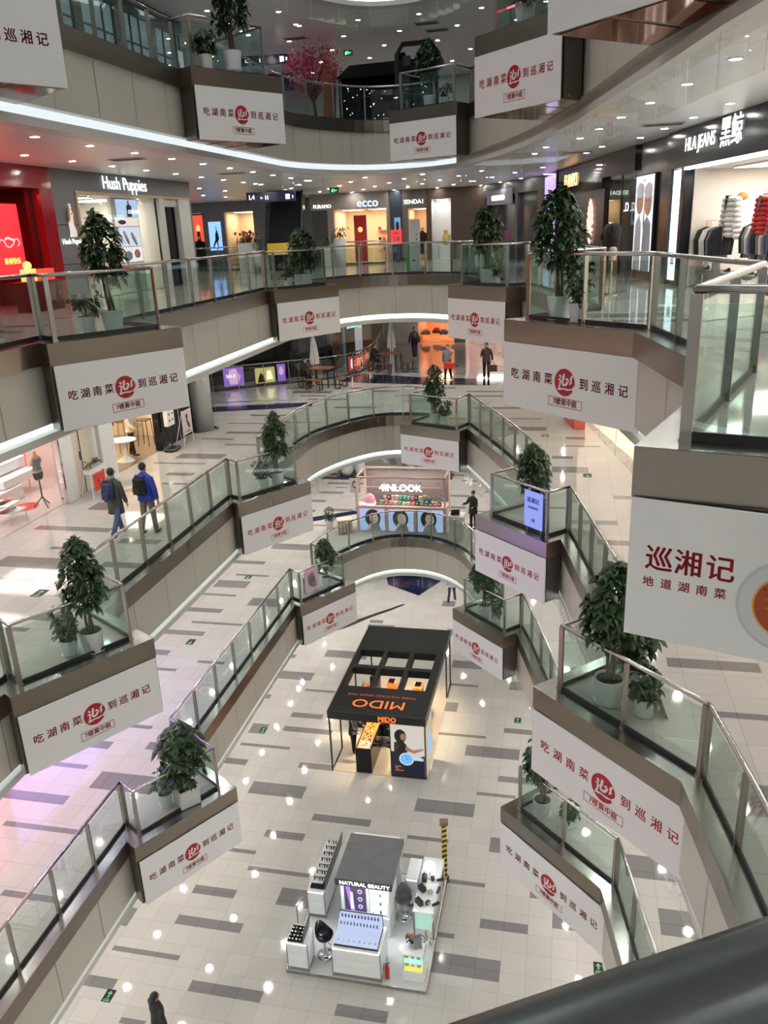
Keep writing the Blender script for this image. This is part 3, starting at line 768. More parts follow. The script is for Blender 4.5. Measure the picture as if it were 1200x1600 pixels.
PL = [(TALL[0], -7.85, 20.5, 5, 'tall potted tree on the left far bay of the top gallery', .3, 1), (SMALL[0], -8.35, 20.1, 5, 'low potted plant beside the tall tree on the left far bay of the top gallery', 1, 1),
      (TALL[1], -4.55, 29.4, 5, 'tall leafy potted tree on the back bay of the top gallery', 2, .95), (SMALL[2], -4.0, 29.2, 5, 'low potted plant right of the tall tree, back bay of the top gallery', 2, .9),
      (SMALL[1], -.95, 18.8, 5, 'dark potted plant behind the red neon reflection, top gallery right middle bay', 2, 1.3),
      (TALL[2], -8.34, 14.3, 4, 'tall potted tree in front of the lit shoe shop window', .5, .95), (SMALL[2], -8.74, 14.05, 4, 'low drooping potted plant beside the tall tree before the shoe shop', .4, 1),
      (TALL[3], -8.35, 26.35, 4, 'broad bushy potted plant on the left far bay of the third gallery', 1, .95), (SMALL[0], -8.72, 25.9, 4, 'low potted plant left of the broad bushy one, third gallery', 3, .95),
      (TALL[0], -2.25, 24.75, 4, 'tall full potted tree on the right far bay of the third gallery', 4, 1), (SMALL[1], -1.95, 24.35, 4, 'low potted plant right of the tall tree, right far bay of the third gallery', 2.2, .85),
      (TALL[1], -0.09, 14.83, 4, 'tallest dark potted tree before the black clothing shops, third gallery', 3.4, 1.0), (SMALL[1], 0.22, 14.38, 4, 'leafy low potted plant right of the tallest dark tree', 5, 1.05),
      (TALL[4], -8.2, 11.75, 3, 'potted tree with splayed leaves on the large left bay of the second gallery', .9, 1), (SMALL[1], -8.55, 11.55, 3, 'low potted plant left of the splayed tree, second gallery left near bay', .2, .98),
      (TALL[4], -8.15, 21.85, 3, 'narrow potted tree in a blue-lit pot, left far bay of the second gallery', 2.9, 1), (SMALL[0], -8.5, 21.55, 3, 'low potted plant left of the narrow tree, second gallery left far bay', 1.5, 1),
      (TALL[4], -4.69, 30.1, 3, 'slim potted tree above the smallest banner, second gallery', 4.2, 1.0), (SMALL[0], -4.3, 29.95, 3, 'low potted plant beside the slim tree above the smallest banner', 1.8, 1.05),
      (TALL[0], -0.62, 19.4, 3, 'rounded potted tree behind the blue board, second gallery', 1.2, .93),
      (TALL[2], 0.84, 11.35, 3, 'big potted tree on the right near bay, beside the soup banner', 2.0, 1.04), (SMALL[4], 1.34, 11.05, 3, 'small potted vine with trailing shoots on the right near bay', .2, 1.0), (SMALL[1], 1.25, 11.75, 3, 'leafy potted plant behind the trailing vine, second gallery', 1.3, 1.45),
      (TALL[0], -8.25, 26.3, 2, 'potted tree beside the pink poster, left far bay of the lowest gallery', 1, .85),
      (TALL[1], -2.3, 24.54, 2, 'potted tree half behind a banner, right far bay of the lowest gallery', 5, 1), (SMALL[1], -1.86, 24.12, 2, 'low potted plant right of the half hidden tree, lowest gallery', 2, 1.1),
      (TALL[3], -8.15, 14.15, 2, 'potted tree in a square white pot, left near bay of the lowest gallery', 4, 1.12), (SMALL[2], -8.6, 14.0, 2, 'low potted plant beside the square white pot, left near bay of the lowest gallery', 2, 1.05),
      (TALL[2], -0.15, 15.05, 2, 'potted tree hidden by a banner down to its pot, right, lowest gallery', 2, .95), (SMALL[3], 0.45, 14.75, 2, 'small plant in a square pot on the right middle bay of the lowest gallery', 2, .8)]
for a in PL: plant(*a)

# boards standing behind the glass on three bays
t = thing('display_board', 'pink picture board behind the glass of the left far bay, lowest gallery', 'board', (-8.75, 25.35, F[2] + .01), rd(58))
mb = MB(); mb.box((0, 0, .05), (.62, .03, 1.0)); mb.build('panel', em('pink_board', (.85, .45, .55), .45), t)
mb = MB(); mb.ell(.3, .5, .18, .25, -.001, .003, 0); mb.ell(.42, .3, .14, .1, -.003, .002, 1); mb.poly2([(.1, .7), (.35, .78), (.5, .6), (.3, .62)], -.004, .002, 1); mb.build('picture', [mat('pic_mauve', (.35, .2, .32), .5), mat('pic_pink', (.6, .3, .4), .5)], t)
mb = MB(); mb.box((.05, .03, 0), (.09, .2, .6)); mb.box((.53, .03, 0), (.57, .2, .6)); mb.build('stand', grey, t)
t = thing('display_board', 'glowing blue notice board behind the glass of the right middle bay, second gallery', 'board', (-0.98, 18.98, F[3] + .01), rd(-45))
mb = MB(); mb.box((.25, 0, .12), (.85, .03, 1.02)); mb.build('panel', em('blue_board', (.32, .38, 1.0), .8), t)
mb = MB(); put_text(mb, '巡湘记', .55, -.002, .8, .14, 0, .003, .002, M=None); put_text(mb, '地道湖南菜', .55, -.002, .62, .07, 0, .001, .002); put_text(mb, '7楼', .55, -.002, .3, .1, 0, .001, .002); mb.build('lettering', mat('board_navy', (.03, .04, .2), .5), t)
mb = MB(); mb.box((.3, .03, 0), (.33, .25, .9)); mb.box((.77, .03, 0), (.8, .25, .9)); mb.build('stand', grey, t)

# ---------------------------------------------------------------- recessed ceiling lamps
LAMPS = {l: em('lamp_diffuser_%d' % l, (1.0, 0.945, 0.87), LAMP * q) for l, q in ((2, 1.55), (3, 1.45), (4, 1.15), (5, .85), (6, .36))}
def make_lamp(l):
    mb = MB(); mb.lathe([(.11, 0), (.115, -.006), (.085, -.012), (.08, -.004), (.01, -.004)], seg=14, mi=0)
    mb.lathe([(.078, -.0045), (.078, -.009), (.001, -.010)], seg=14, mi=1)
    return mb.build('ceiling_lamp', [trim_m, LAMPS[l]])
LBL = {2: 'small round recessed lamp in the ceiling over the ground floor walkways', 3: 'small round recessed lamp in the ceiling over the lowest gallery', 4: 'small round recessed lamp in the ceiling over the second gallery',
       5: 'small round bright lamp recessed in the ceiling of the shoe shop gallery', 6: 'small round bright lamp recessed in the ceiling of the top gallery'}
for l in (2, 3, 4, 5, 6):
    spots = []; R1 = offset(BASE, .55)
    if l < 6:       # unseen walkways by the photographer, lamps added to brighten the facing banners
        for k in range(5):
            y = -2.5 + k * 1.95
            spots += [(-10.0, y), (-12.2, y + .9), (3.6, y), (5.2, y + .9)]
            spots += [(-7.5 + k * 2.2, -1.6), (-6.5 + k * 2.2, -3.4)]
    for k in range(14):
        y = 7.5 + k * 1.95
        spots.append((-10.0, y)); spots.append((-12.2, y + .9))
    for k in range(12):
        y = 9 + k * 1.95
        xb = [p for p in right]; xr = min(right, key=lambda p: abs(p[1] - y))[0]
        if y < 28: spots.append((xr + 1.1, y)); spots.append((xr + 2.6, y + .9))
    for k in range(6 if l > 4 else 4):
        for j in range(6):
            x = -12.2 + j * 2.25 + (k % 2) * 1.1; y = 33.1 + k * 2.3
            spots.append((x, y))
    if l >= 5:
        for k in range(3):
            for j in range(4): spots.append((-15 - k * 2.3, 34 + j * 2.8))
    spots = [q for q in spots if not inside(q, R1)]
    if l < 5:       # hardly seen from the gallery: one object for each of these ceilings
        mb = MB()
        for x, y in spots:
            M = Matrix.Translation((x, y, F[l] - CEIL - .001))
            mb.lathe([(.11, 0), (.115, -.006), (.085, -.012), (.08, -.004), (.01, -.004)], seg=10, mi=0, M=M)
            mb.lathe([(.078, -.0045), (.078, -.009), (.001, -.010)], seg=10, mi=1, M=M)
        o = mb.build('ceiling_lamps', [trim_m, LAMPS[l]]); tag(o, LBL[l], 'ceiling lamp', kind='stuff')
        continue
    lamp0 = make_lamp(l); first = True
    for x, y in spots:
        o = lamp0 if first else lamp0.copy()
        if not first: COL.objects.link(o)
        first = False
        o.location = (x, y, F[l] - CEIL - .001)
        tag(o, LBL[l], 'ceiling lamp', 'round recessed ceiling lamps, ' + CEILNAME[l])
# ================================================================ walls and shop fronts
def frame(x, y, z, deg): return Matrix.Translation((x, y, z)) @ Matrix.Rotation(math.radians(deg), 4, 'Z')
def part(mb, name, mats, root, M):       # local frame M -> child of a root that sits at M's origin with its rotation
    return mb.build(name, mats, root)
def fthing(name, label, cat, M, lx=0, ly=0, lz=0, group=None):
    p = M @ Vector((lx, ly, lz)); rz = M.to_euler().z
    return thing(name, label, cat, p, rz, group)
def wallpiece(name, mb, mats, M):
    o = mb.build(name, mats); o.matrix_world = M; return struct(o)
LM = {}
def room(M, x0, x1, h, depth, wallm, floorm, strength, name='wall_shop', tint=(1, .95, .88), nl=2):
    """interior of a shop behind its front, with its own ceiling light panels"""
    mb = MB(); d0 = .12
    mb.box((x0, depth, 0), (x1, depth + .1, h), 0); mb.box((x0 - .1, d0, 0), (x0, depth, h), 0); mb.box((x1, d0, 0), (x1 + .1, depth, h), 0)
    mb.box((x0, d0, h), (x1, depth, h + .08), 2); mb.box((x0, d0, 0.004), (x1, depth, .012), 1)
    wallpiece(name, mb, [wallm, floorm, white], M)
    key = 'shop_lamp_%g_%g' % (strength, tint[2])
    m = em(key, tint, strength)
    for k in range(nl):
        cx = x0 + (x1 - x0) * (k + .5) / nl
        t = fthing('shop_ceiling_light', 'flat white light panel in the ceiling of a lit shop', 'ceiling light', M, cx, depth * .5, h - .03, 'light panels inside the shops')
        w = (x1 - x0) / nl * .3
        b = MB(); b.rbox((-w, -depth * .28, -.01), (w, depth * .28, .028), .004); b.build('frame', trim_m, t)
        b = MB(); b.box((-w + .03, -depth * .28 + .03, -.014), (w - .03, depth * .28 - .03, -.0105)); b.build('diffuser', m, t)
def sign(M, x, z, text, size, label, m=None, y=-.03, bold=.0, depth=.006, box=None, boxm=None, sx=1.0, cat='sign', mirror=False):
    t = fthing('shop_sign', label, cat, M, x, y, z)
    mb = MB(); put_text(mb, text, 0, -.01, 0, size, 0, bold, depth, sx=-sx if mirror else sx)
    if mirror: mb.f = [tuple(reversed(f)) for f in mb.f]
    mb.build('lettering', m or em_white, t)
    if box:
        w, h, d = box; b = MB(); b.rbox((-w / 2, -.01 + .0, -h / 2), (w / 2, d, h / 2), .005); b.build('sign_box', boxm or black, t)
    return t
def poster(M, x0, z0, x1, z1, label, bg, shapes, y=-.02, cat='poster', framem=None, name='poster', group=None):
    t = fthing(name, label, cat, M, x0, y, z0, group); w, h = x1 - x0, z1 - z0
    mb = MB(); mb.rbox((-.03, .0, -.03), (w + .03, .06, h + .03), .004); mb.build('frame', framem or grey, t)
    mb = MB(); mb.box((0, -.008, 0), (w, .0, h)); mb.build('panel', bg, t)
    if shapes:
        mb = MB(); ms = []
        for i, (kind, m, a) in enumerate(shapes):
            if m not in ms: ms.append(m)
            yy = -.009 - i * .0015
            if kind == 'e': mb.ell(a[0] * w, a[1] * h, a[2] * w, a[3] * h, yy, .001, ms.index(m), rot=a[4] if len(a) > 4 else 0)
            elif kind == 'p': mb.poly2([(p[0] * w, p[1] * h) for p in a], yy, .001, ms.index(m))
            elif kind == 't': put_text(mb, a[0], a[1] * w, yy, a[2] * h, a[3] * h, ms.index(m), 0.0, .001)
        mb.build('picture', ms, t)
    return t
skin_p = mat('print_skin', (.55, .32, .22), .5); hair_p = mat('print_hair', (.03, .02, .018), .5); navy = mat('navy', (.02, .03, .10), .4)
shop_white = mat('shop_wall_white', (.70, .67, .62), .5); shop_floor = mat('shop_floor_beige', (.45, .36, .27), .25); stone = mat('grey_stone_wall', (.14, .145, .155), .5, noise=.1, nscale=3)
ML4 = frame(-13.7, 0, F[4], 90)
# ---- left wall of the third gallery: red shop, shoe shop, dark door
redm = mat('red_lacquer', (.28, .006, .008), .12, spec=.7); deepred = mat('deep_red', (.10, .004, .006), .3)
mb = MB(); mb.box((8, -.02, 3.02), (21.3, .3, 3.57), 0); mb.box((20.72, -.02, 0), (21.3, .3, 3.02), 0); mb.box((8, 2.2, 0), (21.2, 2.3, 3.02), 1)
mb.box((8, .3, 3.02), (21.2, 2.3, 3.1), 1); mb.box((21.2, .3, 0), (21.3, 2.3, 3.02), 1); mb.box((20.5, .22, 0), (20.72, .3, 3.02), 1)
wallpiece('wall_left', mb, [redm, deepred], ML4)
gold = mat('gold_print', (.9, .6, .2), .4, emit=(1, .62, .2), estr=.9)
redscreen = em('red_screen', (1.0, .012, .02), 1.9); pinkscreen = em('pink_glow', (1.0, .08, .25), 1.6)
t = poster(ML4, 15.6, .87, 20.15, 2.63, 'glowing red new year screen in the red shop at the left frame edge', redscreen, None, y=.35, cat='screen', name='led_screen', framem=deepred)
mb = MB()
put_text(mb, '新春快乐', 4.02, -.01, .36, .17, 0, .003, .004)
_nv = len(mb.v)
mb.tube([(2.55, -.012, 1.0), (2.7, -.012, 1.12), (2.9, -.012, 1.05), (3.0, -.012, .9), (3.2, -.012, .86), (3.45, -.012, .95), (3.6, -.012, 1.1), (3.8, -.012, 1.12), (3.9, -.012, .98), (3.75, -.012, .9)], .018, 6, 1)
for a in range(6): mb.ell(3.0 + a * .1, 1.12 + .03 * math.sin(a), .05, .04, -.012, .003, 1)
mb.v = mb.v[:_nv] + [(4.02 + (v[0] - 3.25) * .62, v[1], .82 + (v[2] - 1.0) * .8) for v in mb.v[_nv:]]
mb.build('lettering', [gold, em('pink_ornament', (1, .45, .45), 1.6)], t)
t = fthing('display_plinth', 'dark plinth with golden gift boxes in front of the red screen', 'display', ML4, 19.2, -.3, 0)
mb = MB(); mb.rbox((-.5, -.35, .004), (.9, .1, .74), .01); mb.build('plinth', deepred, t)
t = fthing('gift_display', 'small glowing golden gift display on the dark red plinth', 'gift boxes', ML4, 19.2, -.3, .745)
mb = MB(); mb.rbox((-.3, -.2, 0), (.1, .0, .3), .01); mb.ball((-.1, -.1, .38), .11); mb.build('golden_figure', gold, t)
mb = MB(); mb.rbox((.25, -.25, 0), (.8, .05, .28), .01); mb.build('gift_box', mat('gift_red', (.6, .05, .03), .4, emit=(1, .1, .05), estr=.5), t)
# red interior light that tints floor and ceiling
for (lx, e) in ((18.0, 55.0),):
    ld = bpy.data.lights.new('red_shop_light', 'AREA'); ld.size = 2.0; ld.size_y = .6; ld.shape = 'RECTANGLE'; ld.energy = 160; ld.color = (1, .03, .03)
    lo = bpy.data.objects.new('red_shop_light', ld); lo.location = ML4 @ Vector((lx, 1.2, 2.98)); COL.objects.link(lo)
mb = MB()
mb.box((21.3, 0, 0), (22.42, .2, 3.57), 0); mb.box((22.42, 0, 3.02), (30.15, .2, 3.57), 0); mb.box((30.0, 0, 0), (30.15, .2, 3.02), 0)
mb.box((22.42, -.03, 2.95), (30.15, .16, 3.02), 1); mb.box((22.42, -.03, 0), (22.52, .16, 2.95), 1)
mb.box((27.6, 0, 0), (27.95, .2, 2.95), 2); mb.box((29.1, 0, 0), (30.0, .2, 2.95), 2)
mb.box((27.95, .25, 0), (29.1, .35, 2.95), 3); mb.box((27.95, .1, 2.7), (29.1, .25, 2.95), 2)
for zz in (1.05, 2.1): mb.box((21.3, -.004, zz), (22.42, 0, zz + .015), 3)
wallpiece('wall_left', mb, [stone, wood, mat('pale_frame', (.5, .5, .47), .4), blackgloss], ML4)
room(ML4, 22.5, 27.6, 2.95, 3.0, shop_white, shop_floor, 9.0, tint=(1, .93, .80))
t = fthing('shop_window', 'large clear window of the shoe shop in a pale wooden frame', 'window', ML4, 22.52, .08, .02)
mb = MB(); mb.box((0, 0, 0), (2.6, .012, 2.93)); mb.build('pane', clear, t)
mb = MB(); mb.box((2.62, 0, 0), (5.08, .012, 2.93)); mb.build('pane', clear, t)
sign(ML4, 25.35, 3.29, 'Hush Puppies', .52, 'bright white lit lettering over the shoe shop window', em('hp_white', (.9, 1, .95), 1.5), bold=.004, sx=.98)
t = fthing('dog_emblem', 'brown and white sitting hound figure on the grey wall of the shoe shop', 'wall figure', ML4, 22.0, -.005, 1.78)
mb = MB()
Wt, Br, Bk = 0, 1, 2
mb.poly2([(-.14, 0), (.2, .0), (.22, .1), (.17, .35), (.12, .55), (-.06, .56), (-.12, .35), (-.1, .12)], 0, .02, Wt)
mb.ell(.0, .72, .12, .17, -.02, .02, Wt); mb.ell(.01, .60, .09, .08, -.04, .02, Wt)
mb.poly2([(-.06, .86), (-.15, .76), (-.2, .5), (-.14, .4), (-.08, .5), (-.06, .7)], -.04, .02, Br); mb.poly2([(.06, .86), (.13, .78), (.22, .52), (.18, .4), (.1, .48), (.07, .7)], -.04, .02, Br)
mb.poly2([(.12, .3), (.2, .22), (.22, .4), (.14, .52)], -.022, .01, Br); mb.ell(.01, .62, .03, .022, -.062, .01, Bk); mb.ell(-.04, .74, .014, .014, -.042, .01, Bk); mb.ell(.05, .74, .014, .014, -.042, .01, Bk)
mb.build('figure', [mat('dog_white', (.8, .78, .74), .5, emit=(1, .95, .9), estr=.25), mat('dog_brown', (.30, .12, .05), .5), black], t)
sign(ML4, 21.95, 1.66, 'Hush Puppies', .2, 'small white lit lettering under the hound figure', em('hp_white', (.9, 1, .95), 1.5), bold=.001)
sk = mat('sky_blue_print', (.32, .50, .75), .5)
t = fthing('light_box', 'tall lit picture column with shoes and models inside the shoe shop window', 'light box', ML4, 25.3, .55, .0)
mb = MB(); mb.rbox((0, 0, 0), (1.75, .12, 2.93), .01); mb.build('case', white, t)
for k, (z0, z1, c) in enumerate(((.95, 1.42, (.8, .75, .72)), (1.45, 2.05, (.62, .66, .78)), (2.08, 2.35, (.80, .66, .62)), (2.37, 2.9, (.42, .55, .78)))):
    mb = MB(); mb.box((.3 if k % 2 else .12, -.008, z0), (1.7, 0, z1)); mb.build('lit_picture', em('pic_%d' % k, c, 1.15), t)
mb = MB(); mb.ell(.7, 1.72, .09, .26, -.02, .004, 0, rot=.6); mb.ell(1.2, 1.68, .09, .26, -.02, .004, 0, rot=.7); mb.ell(.72, 1.74, .05, .2, -.024, .004, 2, rot=.6); mb.ell(1.22, 1.70, .05, .2, -.024, .004, 2, rot=.7)
mb.poly2([(.95, 2.37), (1.25, 2.37), (1.3, 2.7), (1.1, 2.78), (.95, 2.7)], -.02, .004, 1); mb.ell(1.1, 2.82, .06, .06, -.02, .004, 3); mb.ell(.55, 2.2, .25, .07, -.02, .004, 1); mb.ell(1.3, 1.2, .2, .14, -.02, .004, 3); mb.ell(.7, 1.15, .25, .15, -.02, .004, 0)
put_text(mb, 'COMFORT', 1.4, -.03, 2.52, .16, 4, .002, .003)
mb.build('picture', [mat('shoe_blue', (.35, .45, .6), .5), navy, white, skin_p, em_white], t)
def garment_rack(M, x0, x1, y, label, n, cols, h=1.7, seed=0):
    r = random.Random(seed)
    t = fthing('clothes_rack', label, 'clothes rack', M, x0, y, .012); w = x1 - x0
    mb = MB(); mb.tube([(0, 0, 0), (0, 0, h), (w, 0, h), (w, 0, 0)], .014, 6); mb.tube([(0, -.25, .01), (0, .25, .01)], .014, 6); mb.tube([(w, -.25, .01), (w, .25, .01)], .014, 6); mb.build('rail', chrome, t)
    for k in range(n):
        x = w * (k + .6) / (n + .2); L = r.uniform(.62, .85)
        g = MB(); hm = h - .02
        g.add([(x - .02, -.05, hm - .12), (x + .02, -.05, hm - .12), (x + .02, .05, hm - .12), (x - .02, .05, hm - .12),
               (x - .03, -.22, hm - .2), (x + .03, -.22, hm - .2), (x + .03, .22, hm - .2), (x - .03, .22, hm - .2),
               (x - .035, -.19, hm - .6), (x + .035, -.19, hm - .6), (x + .035, .19, hm - .6), (x - .035, .19, hm - .6),
               (x - .04, -.22, hm - .12 - L), (x + .04, -.22, hm - .12 - L), (x + .04, .22, hm - .12 - L), (x - .04, .22, hm - .12 - L)],
              [(0, 1, 2, 3)] + [(4 * i + a, 4 * i + 4 + a, 4 * i + 4 + (a + 1) % 4, 4 * i + (a + 1) % 4) for i in range(3) for a in range(4)] + [(15, 14, 13, 12)])
        for s in (-1, 1): g.tube([(x, s * .19, hm - .22), (x, s * .27, hm - .42), (x, s * .25, hm - .75)], [.045, .04, .03], 7)
        g.tube([(x, 0, hm - .1), (x, 0, hm)], .005, 4)
        o = g.build('garment', cols[k % len(cols)], None); 
        g_t = o; g_t.parent = t
    return t
G = {n: mat('cloth_' + n, c, .8) for n, c in dict(black=(.012, .012, .014), white=(.62, .60, .57), grey=(.17, .17, .18), red=(.45, .02, .02), beige=(.50, .38, .26), navy=(.02, .03, .08), olive=(.12, .13, .07), orange=(.6, .2, .04), pink=(.6, .3, .3), blue=(.02, .05, .32)).items()}
garment_rack(ML4, 22.9, 24.6, 1.7, 'rail of pale clothes behind the shoe shop glass', 9, [G['beige'], G['white'], G['orange']], seed=1)
sb = poster(ML4, 22.75, .1, 23.6, .95, 'small white notice easel inside the shoe shop window', white, [('t', black, ('快乐在脚下', .5, .6, .14)), ('e', grey, (.5, .3, .2, .1))], y=.3, cat='easel', name='notice_board')
for k in range(3):
    t = fthing('shoe_table', 'white display table with shoes behind the shoe shop glass, %s' % ('left', 'middle', 'right by the entrance')[k], 'display table', ML4, 23.2 + k * 1.3, 1.0, .012)
    mb = MB(); mb.rbox((-.4, -.25, .5), (.4, .25, .56), .01); mb.build('table_top', white, t)
    for sx in (-.35, .35):
        for sy in (-.2, .2):
            mb = MB(); mb.box((sx - .015, sy - .015, 0), (sx + .015, sy + .015, .5)); mb.build('leg', chrome, t)
    for j in range(3):
        s_ = fthing('shoe', 'dark shoe on a white display table of the shoe shop', 'shoe', ML4, 23.2 + k * 1.3 - .25 + j * .25, 1.0, .575, 'shoes on the tables of the shoe shop')
        mb = MB(); mb.ball((0, -.05, .035), .05, sc=(.8, 1.6, .6)); mb.ball((0, .06, .055), .045, sc=(.8, 1.1, 1.0)); mb.box((-.035, -.12, -.003), (.035, .1, .01)); mb.build('upper', [G['navy'], G['grey'], G['beige']][j], s_)
# facade return and the back-left hall
mb = MB(); mb.box((0, 0, 0), (14, .2, 3.57)); wallpiece('wall_left', mb, stone, frame(-13.7, 30.15, F[4], 180))
MB4 = frame(0, 48, F[4], 0)
mb = MB(); mb.box((-29, 0, 3.0), (-13.6, .2, 3.57), 0); mb.box((-29, 0, 0), (-22.2, .2, 3.0), 0); mb.box((-21.2, 0, 0), (-19.8, .2, 3.0), 0); mb.box((-18, 0, 0), (-13.6, .2, 3.0), 0)
mb.box((-22.2, .6, 0), (-21.2, .7, 3.0), 1)
wallpiece('wall_back', mb, [grey, deepred], MB4)
room(MB4, -19.8, -18.0, 3.0, 2.5, mat('cream_shop', (.7, .58, .42), .6), shop_floor, 12.0, tint=(1, .85, .6), nl=1)
garment_rack(MB4, -19.6, -18.2, 1.2, 'rail of mixed clothes in the small cream shop at the back left', 12, [G['orange'], G['white'], G['olive'], G['red']], seed=2)
poster(MB4, -20.85, .87, -20.06, 2.49, 'glowing blue screen with a dancing figure at the back left', em('blue_screen', (.22, .42, 1.0), 1.5), [('e', hair_p, (.62, .66, .07, .05)), ('p', hair_p, [(.5, .62), (.72, .62), (.78, .4), (.66, .3), (.72, .05), (.66, .05), (.55, .3), (.3, .1), (.24, .14), (.46, .38)]), ('p', hair_p, [(.6, .6), (.66, .6), (.6, .86), (.56, .84)])], cat='screen', name='led_screen')
poster(MB4, -22.05, 1.4, -21.35, 2.9, 'red lit picture in the dark doorway at the back left', em('red_pic', (1, .08, .04), 1.1), [('e', gold, (.5, .5, .2, .15)), ('p', black, [(.3, 0), (.7, 0), (.62, .4), (.38, .4)])], y=.4, cat='poster')
for x, lb in ((-21.9, 'left'), (-21.5, 'right')):
    t = fthing('mannequin', 'dark dressed mannequin in the red doorway at the back left, %s one' % lb, 'mannequin', MB4, x, -.1, 0)
    mb = MB(); mb.tube([(-.08, 0, .02), (-.08, 0, .85), (-.05, 0, 1.0)], [.05, .075, .1], 8); mb.tube([(.08, 0, .02), (.08, 0, .85), (.05, 0, 1.0)], [.05, .075, .1], 8); mb.tube([(0, 0, .9), (0, 0, 1.2), (0, 0, 1.42), (0, 0, 1.5)], [.15, .15, .19, .05], 10); mb.tube([(-.18, 0, 1.4), (-.26, 0, 1.1), (-.24, -.05, .85)], [.06, .05, .04], 7); mb.tube([(.18, 0, 1.4), (.26, 0, 1.1), (.24, -.05, .85)], [.06, .05, .04], 7); mb.build('clothed_body', G['black'], t, smooth=True)
    mb = MB(); mb.ball((0, 0, 1.62), .1, sc=(.8, .9, 1.15)); mb.build('head', mat('mannequin_white', (.6, .6, .6), .4), t, smooth=True)
# escalator rising away at the back
t = thing('escalator', 'black escalator rising behind the hanging floor sign, third gallery', 'escalator', (-12.5, 37.0, F[4]), rd(14))
mb = MB(); mb.add([(-.75, 0, .05), (.75, 0, .05), (.75, 6.4, 3.9), (-.75, 6.4, 3.9), (-.75, -.2, 1.0), (.75, -.2, 1.0), (.75, 5.6, 4.8), (-.75, 5.6, 4.8)][:8], [(0, 3, 2, 1), (0, 1, 5, 4), (1, 2, 6, 5), (3, 0, 4, 7), (4, 5, 6, 7)]); mb.build('truss', blackgloss, t)
for s in (-1, 1):
    mb = MB(); mb.add([(s * .8, -.6, .3), (s * .8, -.2, 1.6), (s * .8, 5.4, 5.4), (s * .8, 6.4, 4.2), (s * .83, -.6, .3), (s * .83, -.2, 1.6), (s * .83, 5.4, 5.4), (s * .83, 6.4, 4.2)], [(0, 1, 2, 3), (7, 6, 5, 4), (0, 4, 5, 1), (1, 5, 6, 2), (2, 6, 7, 3)]); mb.build('side_glass', glass, t)
    mb = MB(); mb.tube([(s * .82, -.6, .8), (s * .82, -.5, 1.35), (s * .82, -.2, 1.65), (s * .82, 5.4, 5.45)], .04, 8); mb.build('handrail', black, t)
mb = MB(); mb.rbox((-.75, -.35, .75), (.75, -.22, 1.25), .02); mb.build('yellow_guard', yellow, t)
t = thing('floor_sign', 'dark blue hanging sign with L4 in white over the escalator', 'hanging sign', (-12.35, 35.3, F[4] + 3.14), rd(12))
mb = MB(); mb.rbox((-1.05, -.04, -.2), (1.05, .04, .2), .01); mb.build('sign_box', mat('sign_navy', (.008, .012, .06), .2), t)
mb = MB(); put_text(mb, 'L4', -.82, -.045, 0, .26, 0, .004, .002); put_text(mb, '←', -.4, -.045, -.03, .16, 0, .002, .002); mb.box((-.25, -.048, -.1), (-.21, -.044, .06)); mb.box((-.16, -.048, -.1), (-.12, -.044, .06)); mb.box((.62, -.048, -.11), (.8, -.044, .09)); mb.box((.9, -.048, -.08), (.94, -.044, .04))
mb.build('lettering', em('sign_white', (1, 1, 1), 1.6), t)
for sx in (-.8, .8):
    mb = MB(); mb.tube([(sx, 0, .2), (sx, 0, .42)], .008, 5); mb.build('rod', chrome, t)
# a second void behind, with its own railing and tall white planters
balustrade([(-21.0, 40.2), (-17.5, 40.4), (-14.7, 40.9)], F[4], 'glass balustrade of the farther void, left of the escalator')
balustrade([(-11.6, 42.2), (-10.2, 42.4), (-8.9, 42.3)], F[4], 'glass balustrade of the farther void, in front of the lit back shops')
def planter(x, y, l, w, h, label, rnd, seed, flowers=False):
    t = thing('tall_planter', label, 'planter', (x, y, F[l] + .004))
    mb = MB()
    if rnd: mb.lathe([(w * .8, 0), (w, h * .5), (w * 1.15, h - .02), (w * 1.05, h), (w * .9, h - .05), (.01, h - .06)], seg=24)
    else: mb.rbox((-w, -w, 0), (w, w, h), .012)
    mb.build('pot', pot_white, t, smooth=rnd)
    r = random.Random(seed); fo = MB(); st = MB()
    for k in range(30):
        a = r.random() * 2 * PI; R = w * 1.6 * r.random(); z = h + .05 + .45 * r.random()
        c = Vector((R * math.cos(a), R * math.sin(a), z)); o = Vector((math.cos(a), math.sin(a), .7)).normalized()
        rosette(fo, st, c, o, r, 5, .14, .03, .3)
        if k % 3 == 0: st.tube([(0, 0, h - .05), tuple(c)], .006, 4)
        if flowers: fo.ball(tuple(c + o * .05), .06, 2, seg=7, rings=5)
    fo.build('foliage', [leafm, leafl, mat('red_flower', (.55, .04, .02), .6)], t); st.build('stems', bark, t)
planter(-14.6, 37.9, 4, .36, 1.3, 'square white planter with red flowers, back left of the third gallery', False, 1, True)
planter(-13.9, 37.6, 4, .30, .95, 'white tub with dark leaves right of the square planter', True, 2)
planter(-11.55, 40.8, 4, .28, .95, 'low square white planter by the far railing', False, 3)
planter(-10.95, 41.0, 4, .28, 1.3, 'round white column planter by the far railing', True, 4)

